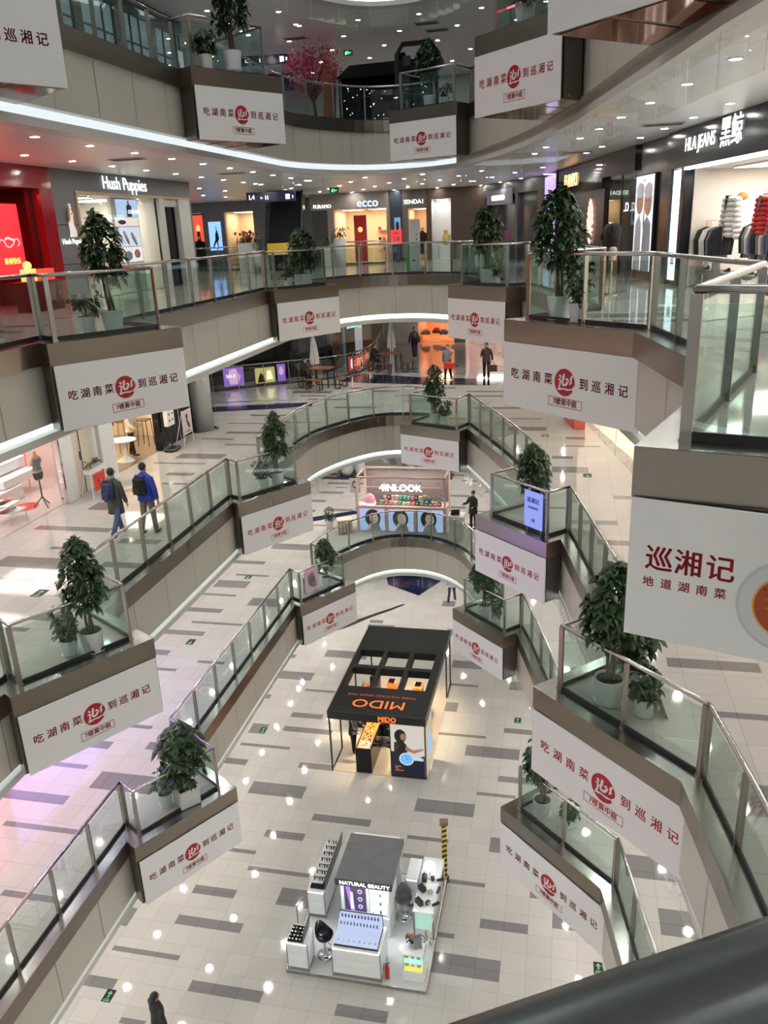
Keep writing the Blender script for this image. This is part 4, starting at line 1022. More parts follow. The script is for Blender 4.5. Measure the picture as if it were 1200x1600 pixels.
# ---- back wall of the third gallery
MK4 = frame(0, 45, F[4], 0)
mb = MB(); mb.box((-13.6, 0, 2.75), (-9.25, .2, 3.57), 0); mb.box((-13.5, -.02, 0), (-12.65, .2, 2.75), 1); mb.box((-12.65, 0, 0), (-12.3, .2, 2.75), 0); mb.box((-9.4, 0, 0), (-9.2, .2, 2.75), 0)
mb.box((-9.2, -.05, 0), (-8.55, .2, 3.57), 2); mb.box((-8.55, -.02, 2.65), (-7.25, .2, 3.57), 3); mb.box((-8.55, -.02, 0), (-8.25, .2, 2.65), 3); mb.box((-7.25, -.05, 0), (-7.0, .2, 3.57), 4)
mb.box((-7.0, 0, 3.05), (-5.9, .2, 3.57), 4); mb.box((-5.95, -.05, 0), (-4.3, .2, 3.57), 4)
wallpiece('wall_back', mb, [mat('taupe_wall', (.26, .23, .20), .5), dark_grey, mat('slate_blue_wall', (.03, .04, .06), .3), mat('shop_taupe', (.12, .10, .09), .4), brown], MK4)
room(MK4, -12.3, -9.4, 2.75, 3, mat('warm_shop', (.75, .55, .38), .6), shop_floor, 13.0, tint=(1, .82, .58), nl=2)
room(MK4, -8.25, -7.25, 2.65, 2.5, mat('warm_shop', (.75, .55, .38), .6), shop_floor, 9.0, tint=(1, .82, .58), nl=1)
room(MK4, -6.98, -5.97, 3.05, 1.0, mat('white_display', (.75, .75, .74), .6), white, 12.0, nl=1)
sign(MK4, -10.4, 3.02, 'ecco', .62, 'bluish lit lettering over the warm lit shop at the back', em('ecco_blue', (.62, .72, 1.0), 2.0), bold=.003)
sign(MK4, -12.9, 2.93, 'FURAMO', .25, 'small white sign over the dark panel at the back', em_white, bold=.006)
sign(MK4, -7.9, 2.95, 'SENDA1', .3, 'pale green lit sign over the brown doorway at the back', em('senda', (.8, 1, .8), 2.0), bold=.003)
t = poster(MK4, -11.3, .05, -10.65, 2.4, 'tall red banner hanging in the warm lit back shop', G['red'], [('e', gold, (.5, .7, .2, .06))], y=.5)
for k in range(3):
    t = fthing('shelf_unit', 'wall shelf of bags and shoes in the warm back shop, %s' % ('upper', 'middle', 'lower')[k], 'shelf', MK4, -10.5, 2.7, .5 + k * .55)
    mb = MB(); mb.box((0, 0, 0), (1.0, .28, .03)); mb.build('board', wood, t)
    for j in range(4):
        s_ = fthing('handbag', 'small bag on a shelf of the warm back shop', 'bag', MK4, -10.4 + j * .24, 2.8, .535 + k * .55, 'bags on the back shop shelves')
        mb = MB(); mb.rbox((-.08, -.05, 0), (.08, .05, .16), .02); mb.build('bag_body', [G['beige'], G['black'], G['red'], G['white']][(j + k) % 4], s_)
        mb = MB(); mb.tube([(-.05, 0, .15), (-.04, 0, .24), (.04, 0, .24), (.05, 0, .15)], .006, 5); mb.build('strap', brown, s_)
t = fthing('mannequin', 'mannequin in a black coat in the brown doorway at the back', 'mannequin', MK4, -7.6, .6, .012)
mb = MB(); mb.tube([(0, 0, .3), (0, 0, .9), (0, 0, 1.35), (0, 0, 1.5)], [.2, .18, .2, .05], 10); mb.tube([(.19, 0, 1.38), (.26, 0, .8)], [.06, .04], 6); mb.tube([(-.19, 0, 1.38), (-.26, 0, .8)], [.06, .04], 6); mb.build('coat', G['black'], t, smooth=True)
mb = MB(); mb.ball((0, 0, 1.62), .1); mb.tube([(0, 0, 0), (0, 0, .35)], .02, 6); mb.build('stand_and_head', MAT['mannequin_white'], t)
mb = MB(); pl = MB()
t = fthing('window_display', 'golden and white figure display in the white window at the back', 'display', MK4, -6.3, .5, .012)
mb.ball((0, 0, 1.0), .22, sc=(1, 1, 1.4)); mb.ball((0, 0, 1.42), .13); mb.tube([(.15, 0, 1.1), (.35, 0, 1.3)], .05, 6); mb.build('gold_figure', mat('gold_fig', (.6, .45, .15), .35), t, smooth=True)
mb = MB(); mb.rbox((-.3, -.2, 0), (.3, .2, .72), .01); mb.build('plinth', white, t)
poster(MK4, -8.95, 1.35, -8.65, 2.2, 'small picture screen on the slate wall at the back', em('pic_teal', (.2, .5, .8), .7), [('e', black, (.5, .5, .3, .3))], y=-.1, cat='screen', name='led_screen')
t = thing('sale_stand', 'red sale notice on a stand reading 3.8 at the back', 'sign stand', (-8.75, 44.2, F[4] + .004), 0)
mb = MB(); mb.box((-.3, -.02, .9), (.3, .02, 1.6)); mb.build('board', em('sale_red', (1, .04, .03), .9), t)
mb = MB(); put_text(mb, '3.8', 0, -.025, 1.15, .3, 0, .01, .003); put_text(mb, '满减', 0, -.025, 1.42, .14, 0, .002, .003); mb.build('lettering', white_print, t)
mb = MB(); mb.tube([(0, 0, .9), (0, 0, .02)], .015, 6); mb.lathe([(.16, 0), (.16, .015), (.01, .02)], seg=14); mb.build('stand', black, t)
t = thing('charging_column', 'tall white self service column with a green flank behind the far railing', 'machine', (-5.62, 31.95, F[4] + .004), rd(4))
mb = MB(); mb.rbox((-.2, -.1, .08), (.2, .1, 1.95), .02); mb.build('cabinet', mat('kiosk_white', (.72, .72, .72), .35), t)
mb = MB(); mb.add([(-.34, -.06, .1), (-.2, -.06, .1), (-.2, -.06, 1.3), (-.26, -.06, 1.25), (-.34, .06, .1), (-.2, .06, .1), (-.2, .06, 1.3), (-.26, .06, 1.25)], [(0, 1, 2, 3), (7, 6, 5, 4), (0, 3, 7, 4), (1, 5, 6, 2), (3, 2, 6, 7)]); mb.build('green_flank', mat('kiosk_green', (.05, .42, .08), .4), t)
mb = MB(); mb.box((.06, -.105, 1.38), (.1, -.1, 1.43)); mb.box((.06, -.105, 1.22), (.1, -.1, 1.27)); mb.box((-.1, -.105, .45), (.02, -.1, .5)); mb.build('buttons', black, t)
mb = MB(); mb.rbox((-.3, -.15, 0), (.3, .15, .08), .02); mb.build('foot', grey, t)

# ---- right wall of the third gallery
ang = math.degrees(math.atan2(17.57 - 29.05, 3.76 - 1.16))
MR4 = frame(1.16, 29.05, F[4], ang)     # local x runs towards the camera
def rx(y): return (29.05 - y) / math.sin(math.radians(-ang))
glow_white = em('lit_panel_white', (.75, .92, 1.0), 2.2)
mb = MB()
mb.box((0, -.12, 2.9), (rx(25.7), .2, 3.57), 0)         # dark fascia over the middle shop
mb.box((rx(25.7), -.02, 0), (rx(23.0), .2, 3.57), 1)
mb.box((rx(23.0), -.15, 2.72), (24, .2, 3.57), 1)
mb.box((rx(23.0), -.12, 0), (rx(22.75), .2, 2.72), 1); mb.box((rx(22.05), -.12, 0), (rx(21.85), .2, 2.72), 1)
mb.box((rx(22.75), -.05, 0), (rx(22.05), .2, .12), 1)
mb.box((0, .1, 0), (.12, .2, 2.9), 0)
wallpiece('wall_right', mb, [blackgloss, mat('black_facade', (.012, .013, .016), .15, spec=.25)], MR4)
mb = MB(); mb.box((rx(21.85), -.14, 2.66), (24, -.02, 2.72)); o = wallpiece('trim_90', mb, em('led_line', (.85, .95, 1), 5.0), MR4)
room(MR4, rx(21.8), 21, 2.66, 3.2, mat('shop_taupe_light', (.62, .56, .50), .6), mat('shop_pale_floor', (.5, .48, .45), .2), 11.0, tint=(1, .94, .85), nl=4)
sign(MR4, rx(20.95), 3.18, 'HLA JEANS', .40, 'white lit english lettering on the black clothing shop front', em_white, y=-.16, bold=.004, sx=.92)
sign(MR4, rx(19.3), 3.20, '黑鲸', .62, 'two large lit chinese characters right of the english lettering', em_white, y=-.16, bold=.004, sx=.9)
poster(MR4, rx(25.5), .25, rx(24.0), 2.72, 'tall lit fashion picture of two faces on the black facade', em('pic_pale', (.75, .78, .85), 1.2),
       [('e', skin_p, (.28, .74, .2, .14)), ('e', skin_p, (.74, .72, .2, .14)), ('e', mat('cap_white', (.7, .7, .72), .5), (.28, .85, .22, .08)), ('e', mat('cap_white', (.7, .7, .72), .5), (.74, .84, .22, .08)),
        ('p', mat('hair_fair', (.5, .35, .2), .5), [(.55, .8), (.6, .45), (.7, .3), (.62, .3), (.5, .5)]), ('p', mat('coat_pale', (.62, .63, .66), .5), [(.05, 0), (.45, 0), (.42, .5), (.28, .6), (.1, .5)]), ('p', mat('coat_grey', (.35, .38, .45), .5), [(.5, 0), (.98, 0), (.95, .5), (.74, .58), (.55, .5)]),
        ('e', hair_p, (.24, .76, .02, .008)), ('e', hair_p, (.34, .76, .02, .008)), ('e', hair_p, (.68, .74, .02, .008)), ('e', hair_p, (.78, .74, .02, .008)), ('t', black, ('HLA', .5, .95, .04))], y=-.1, framem=black)
t = fthing('light_column', 'tall glowing white light panel at the edge of the clothing shop', 'light panel', MR4, rx(22.72), -.06, .12)
w = rx(22.08) - rx(22.72)
mb = MB(); mb.box((0, 0, 0), (w, .1, 2.58)); mb.build('lit_panel', glow_white, t)
mb = MB(); mb.box((.18, -.01, .38), (.42, 0, .68)); mb.box((.2, -.013, .5), (.4, -.01, .53)); mb.ell(.3, .6, .05, .05, -.011, .003, 1); mb.build('notice', [white_print, black], t)
# middle black shops
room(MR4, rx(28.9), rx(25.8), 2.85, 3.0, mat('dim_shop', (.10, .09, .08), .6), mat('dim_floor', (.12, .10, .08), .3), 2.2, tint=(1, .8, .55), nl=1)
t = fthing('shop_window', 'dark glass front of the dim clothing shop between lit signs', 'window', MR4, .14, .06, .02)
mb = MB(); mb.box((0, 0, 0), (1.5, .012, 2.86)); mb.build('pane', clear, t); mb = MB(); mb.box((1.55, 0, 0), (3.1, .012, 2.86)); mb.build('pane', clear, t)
mb = MB(); mb.box((1.5, -.02, 0), (1.55, .04, 2.86)); mb.build('mullion', black, t)
garment_rack(MR4, rx(28.3), rx(26.4), 1.4, 'rail of dark clothes in the dim shop', 10, [G['black'], G['grey'], G['beige']], seed=5)
sign(MR4, rx(26.6), 1.95, 'CL.', .35, 'thin white letters on dark shop glass', em('cl', (1, 1, 1), 2.0), y=-.02, mirror=True)
# farther part of the right facade, bending left
MR5 = frame(-1.0, 38.55, F[4], math.degrees(math.atan2(29.05 - 38.55, 1.16 + 1.0)))
mb = MB(); mb.box((0, -.02, 0), (9.75, .2, 3.57), 0); mb.box((3.2, -.1, 2.6), (9.7, -.02, 3.5), 1); mb.box((2.8, -.12, 0), (3.0, .0, 3.57), 1)
wallpiece('wall_right', mb, [mat('dark_front', (.035, .032, .030), .25, spec=.3), blackgloss], MR5)
poster(MR5, .15, .3, 2.6, 3.45, 'tall glowing lilac screen beside the dark potted tree', em('lilac_screen', (.50, .36, 1.0), 1.25), [('p', em('lil2', (.6, .6, 1), 1.2), [(0, .0), (1, 0), (1, .4), (0, .45)]), ('e', em('lil3', (1, .3, .4), 1.3), (.4, .82, .18, .015))], cat='screen', name='led_screen')
sign(MR5, 5.4, 3.05, 'FLAMPO', .62, 'orange lit lettering above the dark potted tree', em('flampo', (1, .55, .2), 3.0), y=-.12, bold=.008, sx=.9)
t = fthing('wall_ornament', 'glowing pink coral shaped ornament on the dark front behind the tree', 'ornament', MR5, 8.2, -.03, 1.6)
mb = MB(); r_ = random.Random(8)
for k in range(16):
    a = k * PI * 2 / 16; mb.tube([(0, -.03, 0), (.15 * math.cos(a), -.05, .3 * math.sin(a)), (.32 * math.cos(a + .3), -.03, .6 * math.sin(a + .3)), (.36 * math.cos(a + .6), -.03, .74 * math.sin(a + .5))], [.05, .045, .04, .015], 6)
mb.build('coral', em('coral_pink', (1, .6, .5), 1.3), t)
MR6 = frame(-4.35, 45.0, F[4], math.degrees(math.atan2(38.55 - 45.0, -1.0 + 4.35)))
mb = MB(); mb.box((0, 0, 3.0), (7.27, .2, 3.57), 0); mb.box((0, 0, 0), (.5, .2, 3), 0); mb.box((6.6, -.02, 0), (7.27, .2, 3), 1); mb.box((4.2, -.02, 0), (4.5, .2, 3), 0); mb.box((.8, -.06, 2.55), (3.9, 0, 3.25), 2); mb.box((.5, .15, 0), (6.6, .25, 3.0), 3)
wallpiece('wall_back', mb, [dark_grey, brown, mat('lilac_grey', (.25, .24, .30), .4), mat('dark_glass_wall', (.05, .05, .055), .1)], MR6)
sign(MR6, 2.3, 2.92, '▬▬▬', .5, 'bright white lit sign bar on the grey shop in the back corner', em_white, y=-.07, bold=.06)
t = fthing('display_plinth', 'pink lit display behind the tall tree at the back corner', 'display', MR6, 1.2, -.6, .004); mb = MB(); mb.rbox((-.5, -.3, 0), (.5, .3, .8), .01); mb.build('plinth', brown, t); mb = MB(); mb.ball((-.15, 0, 1.1), .16, sc=(1, .7, 1.8)); mb.ball((.15, 0, 1.05), .12, sc=(1, .7, 1.8)); mb.build('pink_goods', em('pink_goods', (1, .1, .5), .6), t)
# goods of the clothing shop
MH = MR4
def jacket(x, y, z, label, m, s=1.0, puffer=True, hanger=True, white_in=None):
    t = fthing('jacket', label, 'jacket', MH, x, y, z)
    mb = MB(); rows = 8
    for i in range(rows):
        z0 = -.08 * i * s; w = (.21 + .015 * math.sin(i)) * s if i else .17 * s
        mb.ball((0, 0, z0), 1.0, sc=(w, .10 * s, .052 * s), seg=16, rings=6)
    for sd in (-1, 1):
        for i in range(8):
            a = i / 7; mb.ball((sd * (.22 + .10 * a) * s, 0, (-.01 - .58 * a) * s), 1.0, sc=(.075 * s, .075 * s, .05 * s), seg=10, rings=5)
    mb.build('shell', m, t, smooth=True)
    mb = MB(); mb.add([(-.07 * s, -.09 * s, .06 * s), (.07 * s, -.09 * s, .06 * s), (0, -.115 * s, -.25 * s)], [(0, 1, 2)]); mb.tube([(-.08 * s, 0, .03 * s), (0, -.09 * s, .06 * s), (.08 * s, 0, .03 * s), (0, .06 * s, .05 * s)], .035 * s, 7, closed=True); mb.build('collar', white_in or m, t, smooth=True)
    if hanger:
        mb = MB(); mb.tube([(0, 0, .02), (0, 0, .16), (.02, 0, .19), (.04, 0, .16)], .006, 5); mb.build('hanger', chrome, t)
jacket(rx(20.75), .6, 1.95, 'large white puffer jacket on display in the clothing shop', G['white'], 1.35, white_in=G['black'])
jacket(rx(19.35), .7, 1.9, 'red and dark jacket at the right frame edge of the clothing shop', G['red'], 1.2, white_in=G['olive'])
garment_rack(MH, rx(21.72), rx(20.75), .45, 'rail of black and white clothes in the black fronted shop', 9, [G['black'], G['black'], G['black'], G['white'], G['white'], G['white'], G['black'], G['grey'], G['black']], h=1.5, seed=7)
garment_rack(MH, rx(20.3), rx(18.9), .9, 'rail of dark jackets right of the white puffer jacket', 10, [G['black'], G['grey'], G['white'], G['grey'], G['navy']], h=1.55, seed=9)
t = fthing('wall_rail', 'long chrome hanging rail on the back wall of the clothing shop', 'rail', MH, rx(21.7), 3.0, 1.75)
mb = MB(); mb.tube([(0, 0, 0), (4.2, 0, 0)], .015, 6); mb.tube([(0, 0, .08), (4.2, 0, .08)], .01, 6); mb.build('rail', chrome, t)
for x, m, lb in ((rx(21.6), G['orange'], 'orange cap on a hook in the clothing shop'), (rx(20.05), G['black'], 'black cap on a hook in the clothing shop')):
    t = fthing('cap', lb, 'cap', MH, x, 1.2, 2.02); mb = MB(); mb.ball((0, 0, 0), .12, sc=(1, 1, .75)); mb.build('crown', m, t, smooth=True); mb = MB(); mb.poly2([(-.09, 0), (.09, 0), (.06, -.02), (-.06, -.02)], -.1, .1); mb.build('peak', m, t)
t = fthing('shoe_bench', 'low grey bench with shoes in the clothing shop window', 'bench', MH, rx(20.9), .6, .012)
mb = MB(); mb.rbox((-1.2, -.3, .28), (2.5, .3, .36), .01); mb.build('seat', grey, t)
for sx in (-1.1, 2.4):
    mb = MB(); mb.box((sx - .03, -.28, 0), (sx + .03, .28, .28)); mb.build('leg', chrome, t)
for k in range(5):
    s_ = fthing('sneaker', 'sneaker on the low bench of the clothing shop', 'shoe', MH, rx(21.6) + k * .6, .5, .375, 'sneakers in the clothing shop window')
    mb = MB(); mb.ball((-.06, 0, .035), .06, sc=(1.5, .75, .6)); mb.ball((.07, 0, .06), .05, sc=(1.1, .8, 1.0)); mb.build('upper', G['white'] if k % 2 else G['black'], s_)
    mb = MB(); mb.box((-.13, -.04, -.003), (.12, .04, .015)); mb.build('sole', white, s_)
t = fthing('red_bin', 'dark red box on the floor of the clothing shop', 'box', MH, rx(18.7), .7, .012); mb = MB(); mb.rbox((-.35, -.2, 0), (.35, .2, .4), .01); mb.build('box_body', deepred, t); mb = MB(); mb.rbox((-.36, -.21, .38), (.36, .21, .42), .004); mb.build('rim', redm, t)
ORD = 'first second third fourth fifth sixth seventh eighth ninth tenth eleventh twelfth thirteenth fourteenth fifteenth sixteenth'.split()
# ================================================================ top gallery
ML5 = frame(-13.7, 0, F[5], 90)
teal = mat('teal_grey_wall', (.05, .065, .075), .35); blind = mat('window_blind', (.10, .15, .17), .4, emit=(.45, .62, .68), estr=.16)
mb = MB(); mb.box((6, 0, 0), (31, .2, .55), 0); mb.box((6, 0, 3.1), (31, .2, 3.6), 0)
for k in range(9): mb.box((12.3 + k * 2.3, 0, .55), (12.75 + k * 2.3, .2, 3.1), 0)
mb.box((6, 0, .55), (12.3, .2, 3.1), 0)
wallpiece('wall_left', mb, [teal], ML5)
for k in range(8):
    x0 = 12.75 + k * 2.3
    t = fthing('gridded_window', 'blind covered gridded window in the dark wall of the top gallery, number %s from the near end' % ('one two three four five six seven eight'.split()[k]), 'window', ML5, x0, .02, .55)
    mb = MB(); mb.box((0, .05, 0), (1.85, .06, 2.55)); mb.build('blind', blind, t)
    mb = MB()
    for a in (0, .6, 1.2, 1.81): mb.box((a, 0, 0), (a + .04, .05, 2.55))
    for a in (0, .85, 1.7, 2.51): mb.box((0, 0, a), (1.85, .05, a + .04))
    mb.build('window_frame', dark_grey, t)
for x, lb in ((20.3, 'white poster with two dark haired figures on the top gallery wall'), (30.2, 'narrow face poster at the far end of the top gallery wall')):
    poster(ML5, x, .6, x + (1.1 if x < 25 else .6), 2.6, lb, mat('poster_pale', (.45, .5, .52), .5, emit=(.7, .8, .85), estr=.15),
           [('e', hair_p, (.3, .72, .14, .1)), ('e', hair_p, (.7, .62, .14, .1)), ('e', skin_p, (.72, .57, .08, .06)), ('p', navy, [(.1, .2), (.45, .2), (.42, .62), (.15, .6)]), ('p', white, [(.5, .1), (.9, .1), (.85, .5), (.55, .5)])])
mb = MB(); mb.box((0, 0, 0), (14, .2, 3.6)); wallpiece('wall_left', mb, teal, frame(-13.7, 31, F[5], 180))
MB5 = frame(0, 46, F[5], 0)
mb = MB(); mb.box((-29, 0, 0), (8, .2, 3.6)); wallpiece('wall_back', mb, mat('pale_back_wall', (.45, .45, .46), .4), MB5)
M = frame(1.16, 29.05, F[5], ang)
mb = MB(); mb.box((-17, 0, 0), (24, .2, 3.6)); wallpiece('wall_right', mb, mat('grey_back_wall', (.20, .20, .22), .4), M)
t = sign(frame(-15.0, 41.0, F[5], 4), 0, 3.1, 'wile 宝贝来 | 天沃', .42, 'blue lit sign with reversed characters seen past the hanging plant', em('blue_sign_reflection', (.25, .35, 1.0), 2.4), box=(4.4, .75, .1), boxm=navy, mirror=True)  # reflection in glass, built as a glowing box with mirrored text
mb = MB()
for q in (-2.0, 2.0): mb.tube([(q, .05, .37), (q, .05, .5)], .02, 6)
mb.build('rods', grey, t)
t = thing('floor_sign', 'dark hanging sign with small white pictograms right of the blue reversed characters', 'hanging sign', (-12.1, 36.0, F[5] + 3.1), rd(8))
mb = MB(); mb.rbox((-1.25, -.04, -.18), (.85, .04, .18), .01); mb.build('sign_box', MAT['sign_navy'], t)
mb = MB(); put_text(mb, 'L5', -1.0, -.045, 0, .22, 0, .002, .002); mb.box((.35, -.048, -.1), (.52, -.044, .1)); mb.box((.6, -.048, -.06), (.66, -.044, .06)); mb.box((-.5, -.048, -.08), (-.46, -.044, .06)); mb.box((-.4, -.048, -.08), (-.36, -.044, .06)); mb.build('lettering', MAT['sign_white'], t)
for sx in (-.9, .5):
    mb = MB(); mb.tube([(sx, 0, .18), (sx, 0, .40)], .008, 5); mb.build('rod', chrome, t)
def exit_box(x, y, z, label):
    t = thing('exit_sign', label, 'exit sign', (x, y, z))
    mb = MB(); mb.rbox((-.2, -.02, -.11), (.2, .02, .11), .005); mb.build('sign_box', mat('exit_box_dark', (.005, .05, .015), .3), t)
    mb = MB(); mb.poly2([(-.12, -.07), (-.04, -.07), (-.02, 0), (.03, -.06), (.07, -.03), (.0, .05), (-.06, .06), (-.12, .02)], -.022, .002); mb.poly2([(.08, -.03), (.14, 0), (.08, .03)], -.022, .002); mb.build('pictogram', em('exit_bright', (.1, 1, .35), 1.6), t)
    mb = MB(); mb.tube([(0, 0, .11), (0, 0, .4)], .006, 5); mb.build('rod', grey, t)
exit_box(-8.85, 36, F[5] + 3.1, 'green running man exit sign hanging over the black kiosk, top gallery')
exit_box(-9.75, 36, F[4] + 3.3, 'small green exit sign hanging left of the lit back shops, third gallery')
exit_box(-2.6, 36, F[5] + 2.6, 'second green exit sign at the right of the top gallery')
# blossom tree
t = thing('blossom_tree', 'pink blossom tree behind the curved railing of the top gallery', 'tree', (-10.15, 35.2, F[5] + .004))
mb = MB(); r = random.Random(3); tips = []
mb.tube([(0, 0, 0), (.03, 0, .7), (-.03, 0, 1.4)], [.09, .075, .06], 8)
for k in range(22):
    a = r.random() * 2 * PI; R = .35 + .75 * r.random(); zz = 1.9 + 1.25 * r.random(); p = (R * math.cos(a), R * math.sin(a), zz)
    mb.tube([(-.03, 0, 1.3), (p[0] * .4, p[1] * .4, 1.3 + (zz - 1.3) * .55), p], [.035, .02, .008], 5); tips.append(p)
mb.build('trunk', bark, t, smooth=True)
fo = MB()
for p in tips:
    for k in range(150):
        q = Vector(p) * 1.0 + Vector((r.gauss(0, .2), r.gauss(0, .2), r.gauss(0, .2))); q = q - Vector((p[0] * .35 * r.random(), p[1] * .35 * r.random(), .3 * r.random()))
        s_ = .03 + .025 * r.random(); n1 = Vector((r.gauss(0, 1), r.gauss(0, 1), r.gauss(0, 1))).normalized(); n2 = n1.cross(Vector((0, 0, 1))).normalized()
        fo.add([tuple(q + n1 * s_), tuple(q + n2 * s_), tuple(q - n1 * s_), tuple(q - n2 * s_)], [(0, 1, 2, 3)])
fo.build('blossom', mat('blossom_pink', (.55, .10, .20), .6), t)
# black pavilion and arch
matte_black = mat('matte_black', (.006, .006, .007), .9, spec=.05)
t = thing('black_pavilion', 'black market pavilion with a sloping roof behind the railing of the top gallery', 'kiosk', (-7.6, 35.6, F[5] + .004))
mb = MB(); mb.add([(-1.5, -.8, 2.0), (2.4, -.8, 2.0), (2.4, .9, 2.0), (-1.5, .9, 2.0), (-1.1, -.1, 2.55), (2.1, -.1, 2.6), (2.1, .3, 2.6), (-1.1, .3, 2.55)], [(0, 3, 2, 1), (4, 5, 6, 7), (0, 1, 5, 4), (1, 2, 6, 5), (2, 3, 7, 6), (3, 0, 4, 7)]); mb.rbox((.8, -.1, 2.6), (1.15, .2, 2.85), .01); mb.build('roof', matte_black, t)
mb = MB(); mb.rbox((-1.4, -.4, 0), (2.3, .8, 1.95), .01); mb.build('counter', matte_black, t)
for sx, sy in ((-1.4, -.7), (2.3, -.7), (-1.4, .8), (2.3, .8)):
    mb = MB(); mb.box((sx - .04, sy - .04, 0), (sx + .04, sy + .04, 2.0)); mb.build('post', black, t)
for k in range(24):
    if k % 2: continue
mb = MB(); r = random.Random(5)
for k in range(40): mb.ball((-1.3 + 3.4 * r.random(), -.42, .3 + 1.4 * r.random()), .012 + .012 * r.random(), seg=6, rings=4)
mb.build('fairy_lights', em('fairy', (.8, .88, 1), 3.0), t)
t = thing('picture_screen', 'tilted copper coloured board left of the black pavilion, top gallery', 'board', (-9.5, 35.0, F[5] + .004), rd(60))
mb = MB(); mb.add([(-.35, 0, .5), (.35, 0, .5), (.55, 0, 2.7), (-.15, 0, 2.75), (-.35, .05, .5), (.35, .05, .5), (.55, .05, 2.7), (-.15, .05, 2.75)], [(0, 1, 2, 3), (7, 6, 5, 4), (0, 4, 5, 1), (1, 5, 6, 2), (2, 6, 7, 3), (3, 7, 4, 0)]); mb.build('panel', mat('copper_board', (.35, .14, .08), .4), t)
t = thing('black_arch', 'angular black arch beside the tall potted tree, top gallery', 'arch', (-6.0, 34.6, F[5] + .004))
mb = MB(); mb.tube([(-.6, 0, 0), (-.6, 0, 2.6), (-.35, 0, 2.95), (.5, 0, 2.95)], .09, 4); mb.build('arch_frame', black, t)
mb = MB(); mb.rbox((-.35, -.05, 2.2), (-.05, .05, 2.55), .01); mb.build('lantern', black, t)
for k in range(2):
    t = thing('table_lamp', 'small glowing cone lamp at the foot of the back bay, %s of the pair' % ('left', 'right')[k], 'lamp', (-5.55 + k * .16, 29.9 - k * .08, F[5] + .01))
    mb = MB(); mb.lathe([(.05, 0), (.035, .06), (.005, .12)], seg=12); mb.build('lamp_shade', em('cone_glow', (.75, .8, 1), 4), t); mb = MB(); mb.tube([(0, 0, .1), (0, 0, .38)], .004, 4); mb.build('cord', em('cone_cord', (.6, .4, .9), 1.0), t)
t = thing('neon_tube', 'thin red neon tube behind the glass, upper right bay of the top gallery', 'neon light', (-0.9, 19.6, F[5] + .66), rd(-46))
mb = MB(); mb.tube([(-.7, 0, 0), (1.0, 0, .0)], .018, 6); mb.build('tube', em('neon_red', (1, .04, .08), 9), t)
for sx in (-.6, .9):
    mb = MB(); mb.tube([(sx, 0, -.65), (sx, 0, 0)], .01, 5); mb.build('stand', black, t)
for k, (x, y, l) in enumerate([(-5.2, 35.9, 6), (-5.4, 34.6, 6), (-10.7, 35.0, 6), (-10.9, 20.5, 5), (-10.7, 27, 5), (2.0, 20.6, 5), (0.2, 27, 5)]):
    t = thing('ceiling_vent', 'flat grey air vent in the %s ceiling, %s' % ('top gallery' if l == 6 else 'third gallery', ('first right of centre', 'second right of centre', 'above the blossom tree', 'over the left walkway, near', 'over the left walkway, far', 'over the right walkway, near', 'over the right walkway, far')[k]), 'vent', (x, y, F[l] - CEIL - .002), 0, 'air vents in the ceilings')
    mb = MB(); mb.rbox((-.45, -.2, -.02), (.45, .2, 0), .005); mb.build('frame', mat('vent_frame', (.4, .4, .4), .4), t)
    mb = MB()
    for j in range(6): mb.box((-.4, -.16 + j * .06, -.026), (.4, -.135 + j * .06, -.02))
    mb.build('slats', dark_grey, t)

# ================================================================ second gallery: left shops
ML3 = frame(-13.7, 0, F[3], 90)
pinkw = mat('blush_wall', (.72, .52, .47), .5); brick_w = tile_mat('white_brick', (.72, .72, .72), (.68, .68, .68), (.5, .5, .5), .3, .1, .4, 0, 0)
mb = MB()
mb.box((8, 0, 3.0), (28.6, .2, 3.66), 0); mb.box((19.62, -.02, 0), (20.25, .2, 3.0), 0); mb.box((21.35, -.02, 0), (21.5, .2, 3.0), 0); mb.box((25.65, .05, 0), (28.6, .12, 3.0), 2); mb.box((27.0, -.01, 0), (27.05, .05, 3.0), 3)
mb.box((25.45, -.02, 0), (25.65, .2, 3.0), 2); mb.box((19.55, -.05, 0), (19.62, .1, 3.0), 3)
mb.box((22.28, -.01, 0), (22.36, .2, 3.0), 3)
wallpiece('wall_left', mb, [white, white, blackgloss, chrome], ML3)
mb = MB(); mb.v = []; mb.box((0, 0, 0), (.78, 3.0, .15)); o = wallpiece('wall_left', mb, brick_w, ML3 @ Matrix.Translation((21.5, .0, 0)) @ Matrix.Rotation(PI / 2, 4, 'X'))
room(ML3, 9.5, 22.15, 3.0, 4.6, pinkw, mat('pink_floor', (.55, .45, .42), .15), 6.5, tint=(1, .88, .84), nl=4)
mb = MB(); mb.box((20.25, .1, 0), (21.35, .16, 3.0)); mb.box((20.78, .08, 0), (20.8, .1, 3.0), 1); mb.box((20.7, .06, 1.0), (20.76, .1, 1.25), 1); wallpiece('door_1', mb, [mat('cream_door', (.62, .55, .45), .4), dark_grey], ML3)
room(ML3, 22.4, 27.6, 3.0, 4.2, mat('warm_cream', (.72, .58, .42), .5), mat('taupe_floor', (.24, .18, .13), .25), 12.0, tint=(1, .84, .62), nl=2)
t = fthing('shop_window', 'clear glass front of the blush pink lingerie shop', 'window', ML3, 9.6, .05, .01)
for k in range(6):
    mb = MB(); mb.box((k * 1.65, 0, 0), (k * 1.65 + 1.62, .012, 2.98)); mb.build('pane', clear, t)
t = fthing('display_counter', 'white stepped display units in the lingerie shop window', 'display unit', ML3, 17.9, 1.7, .012)
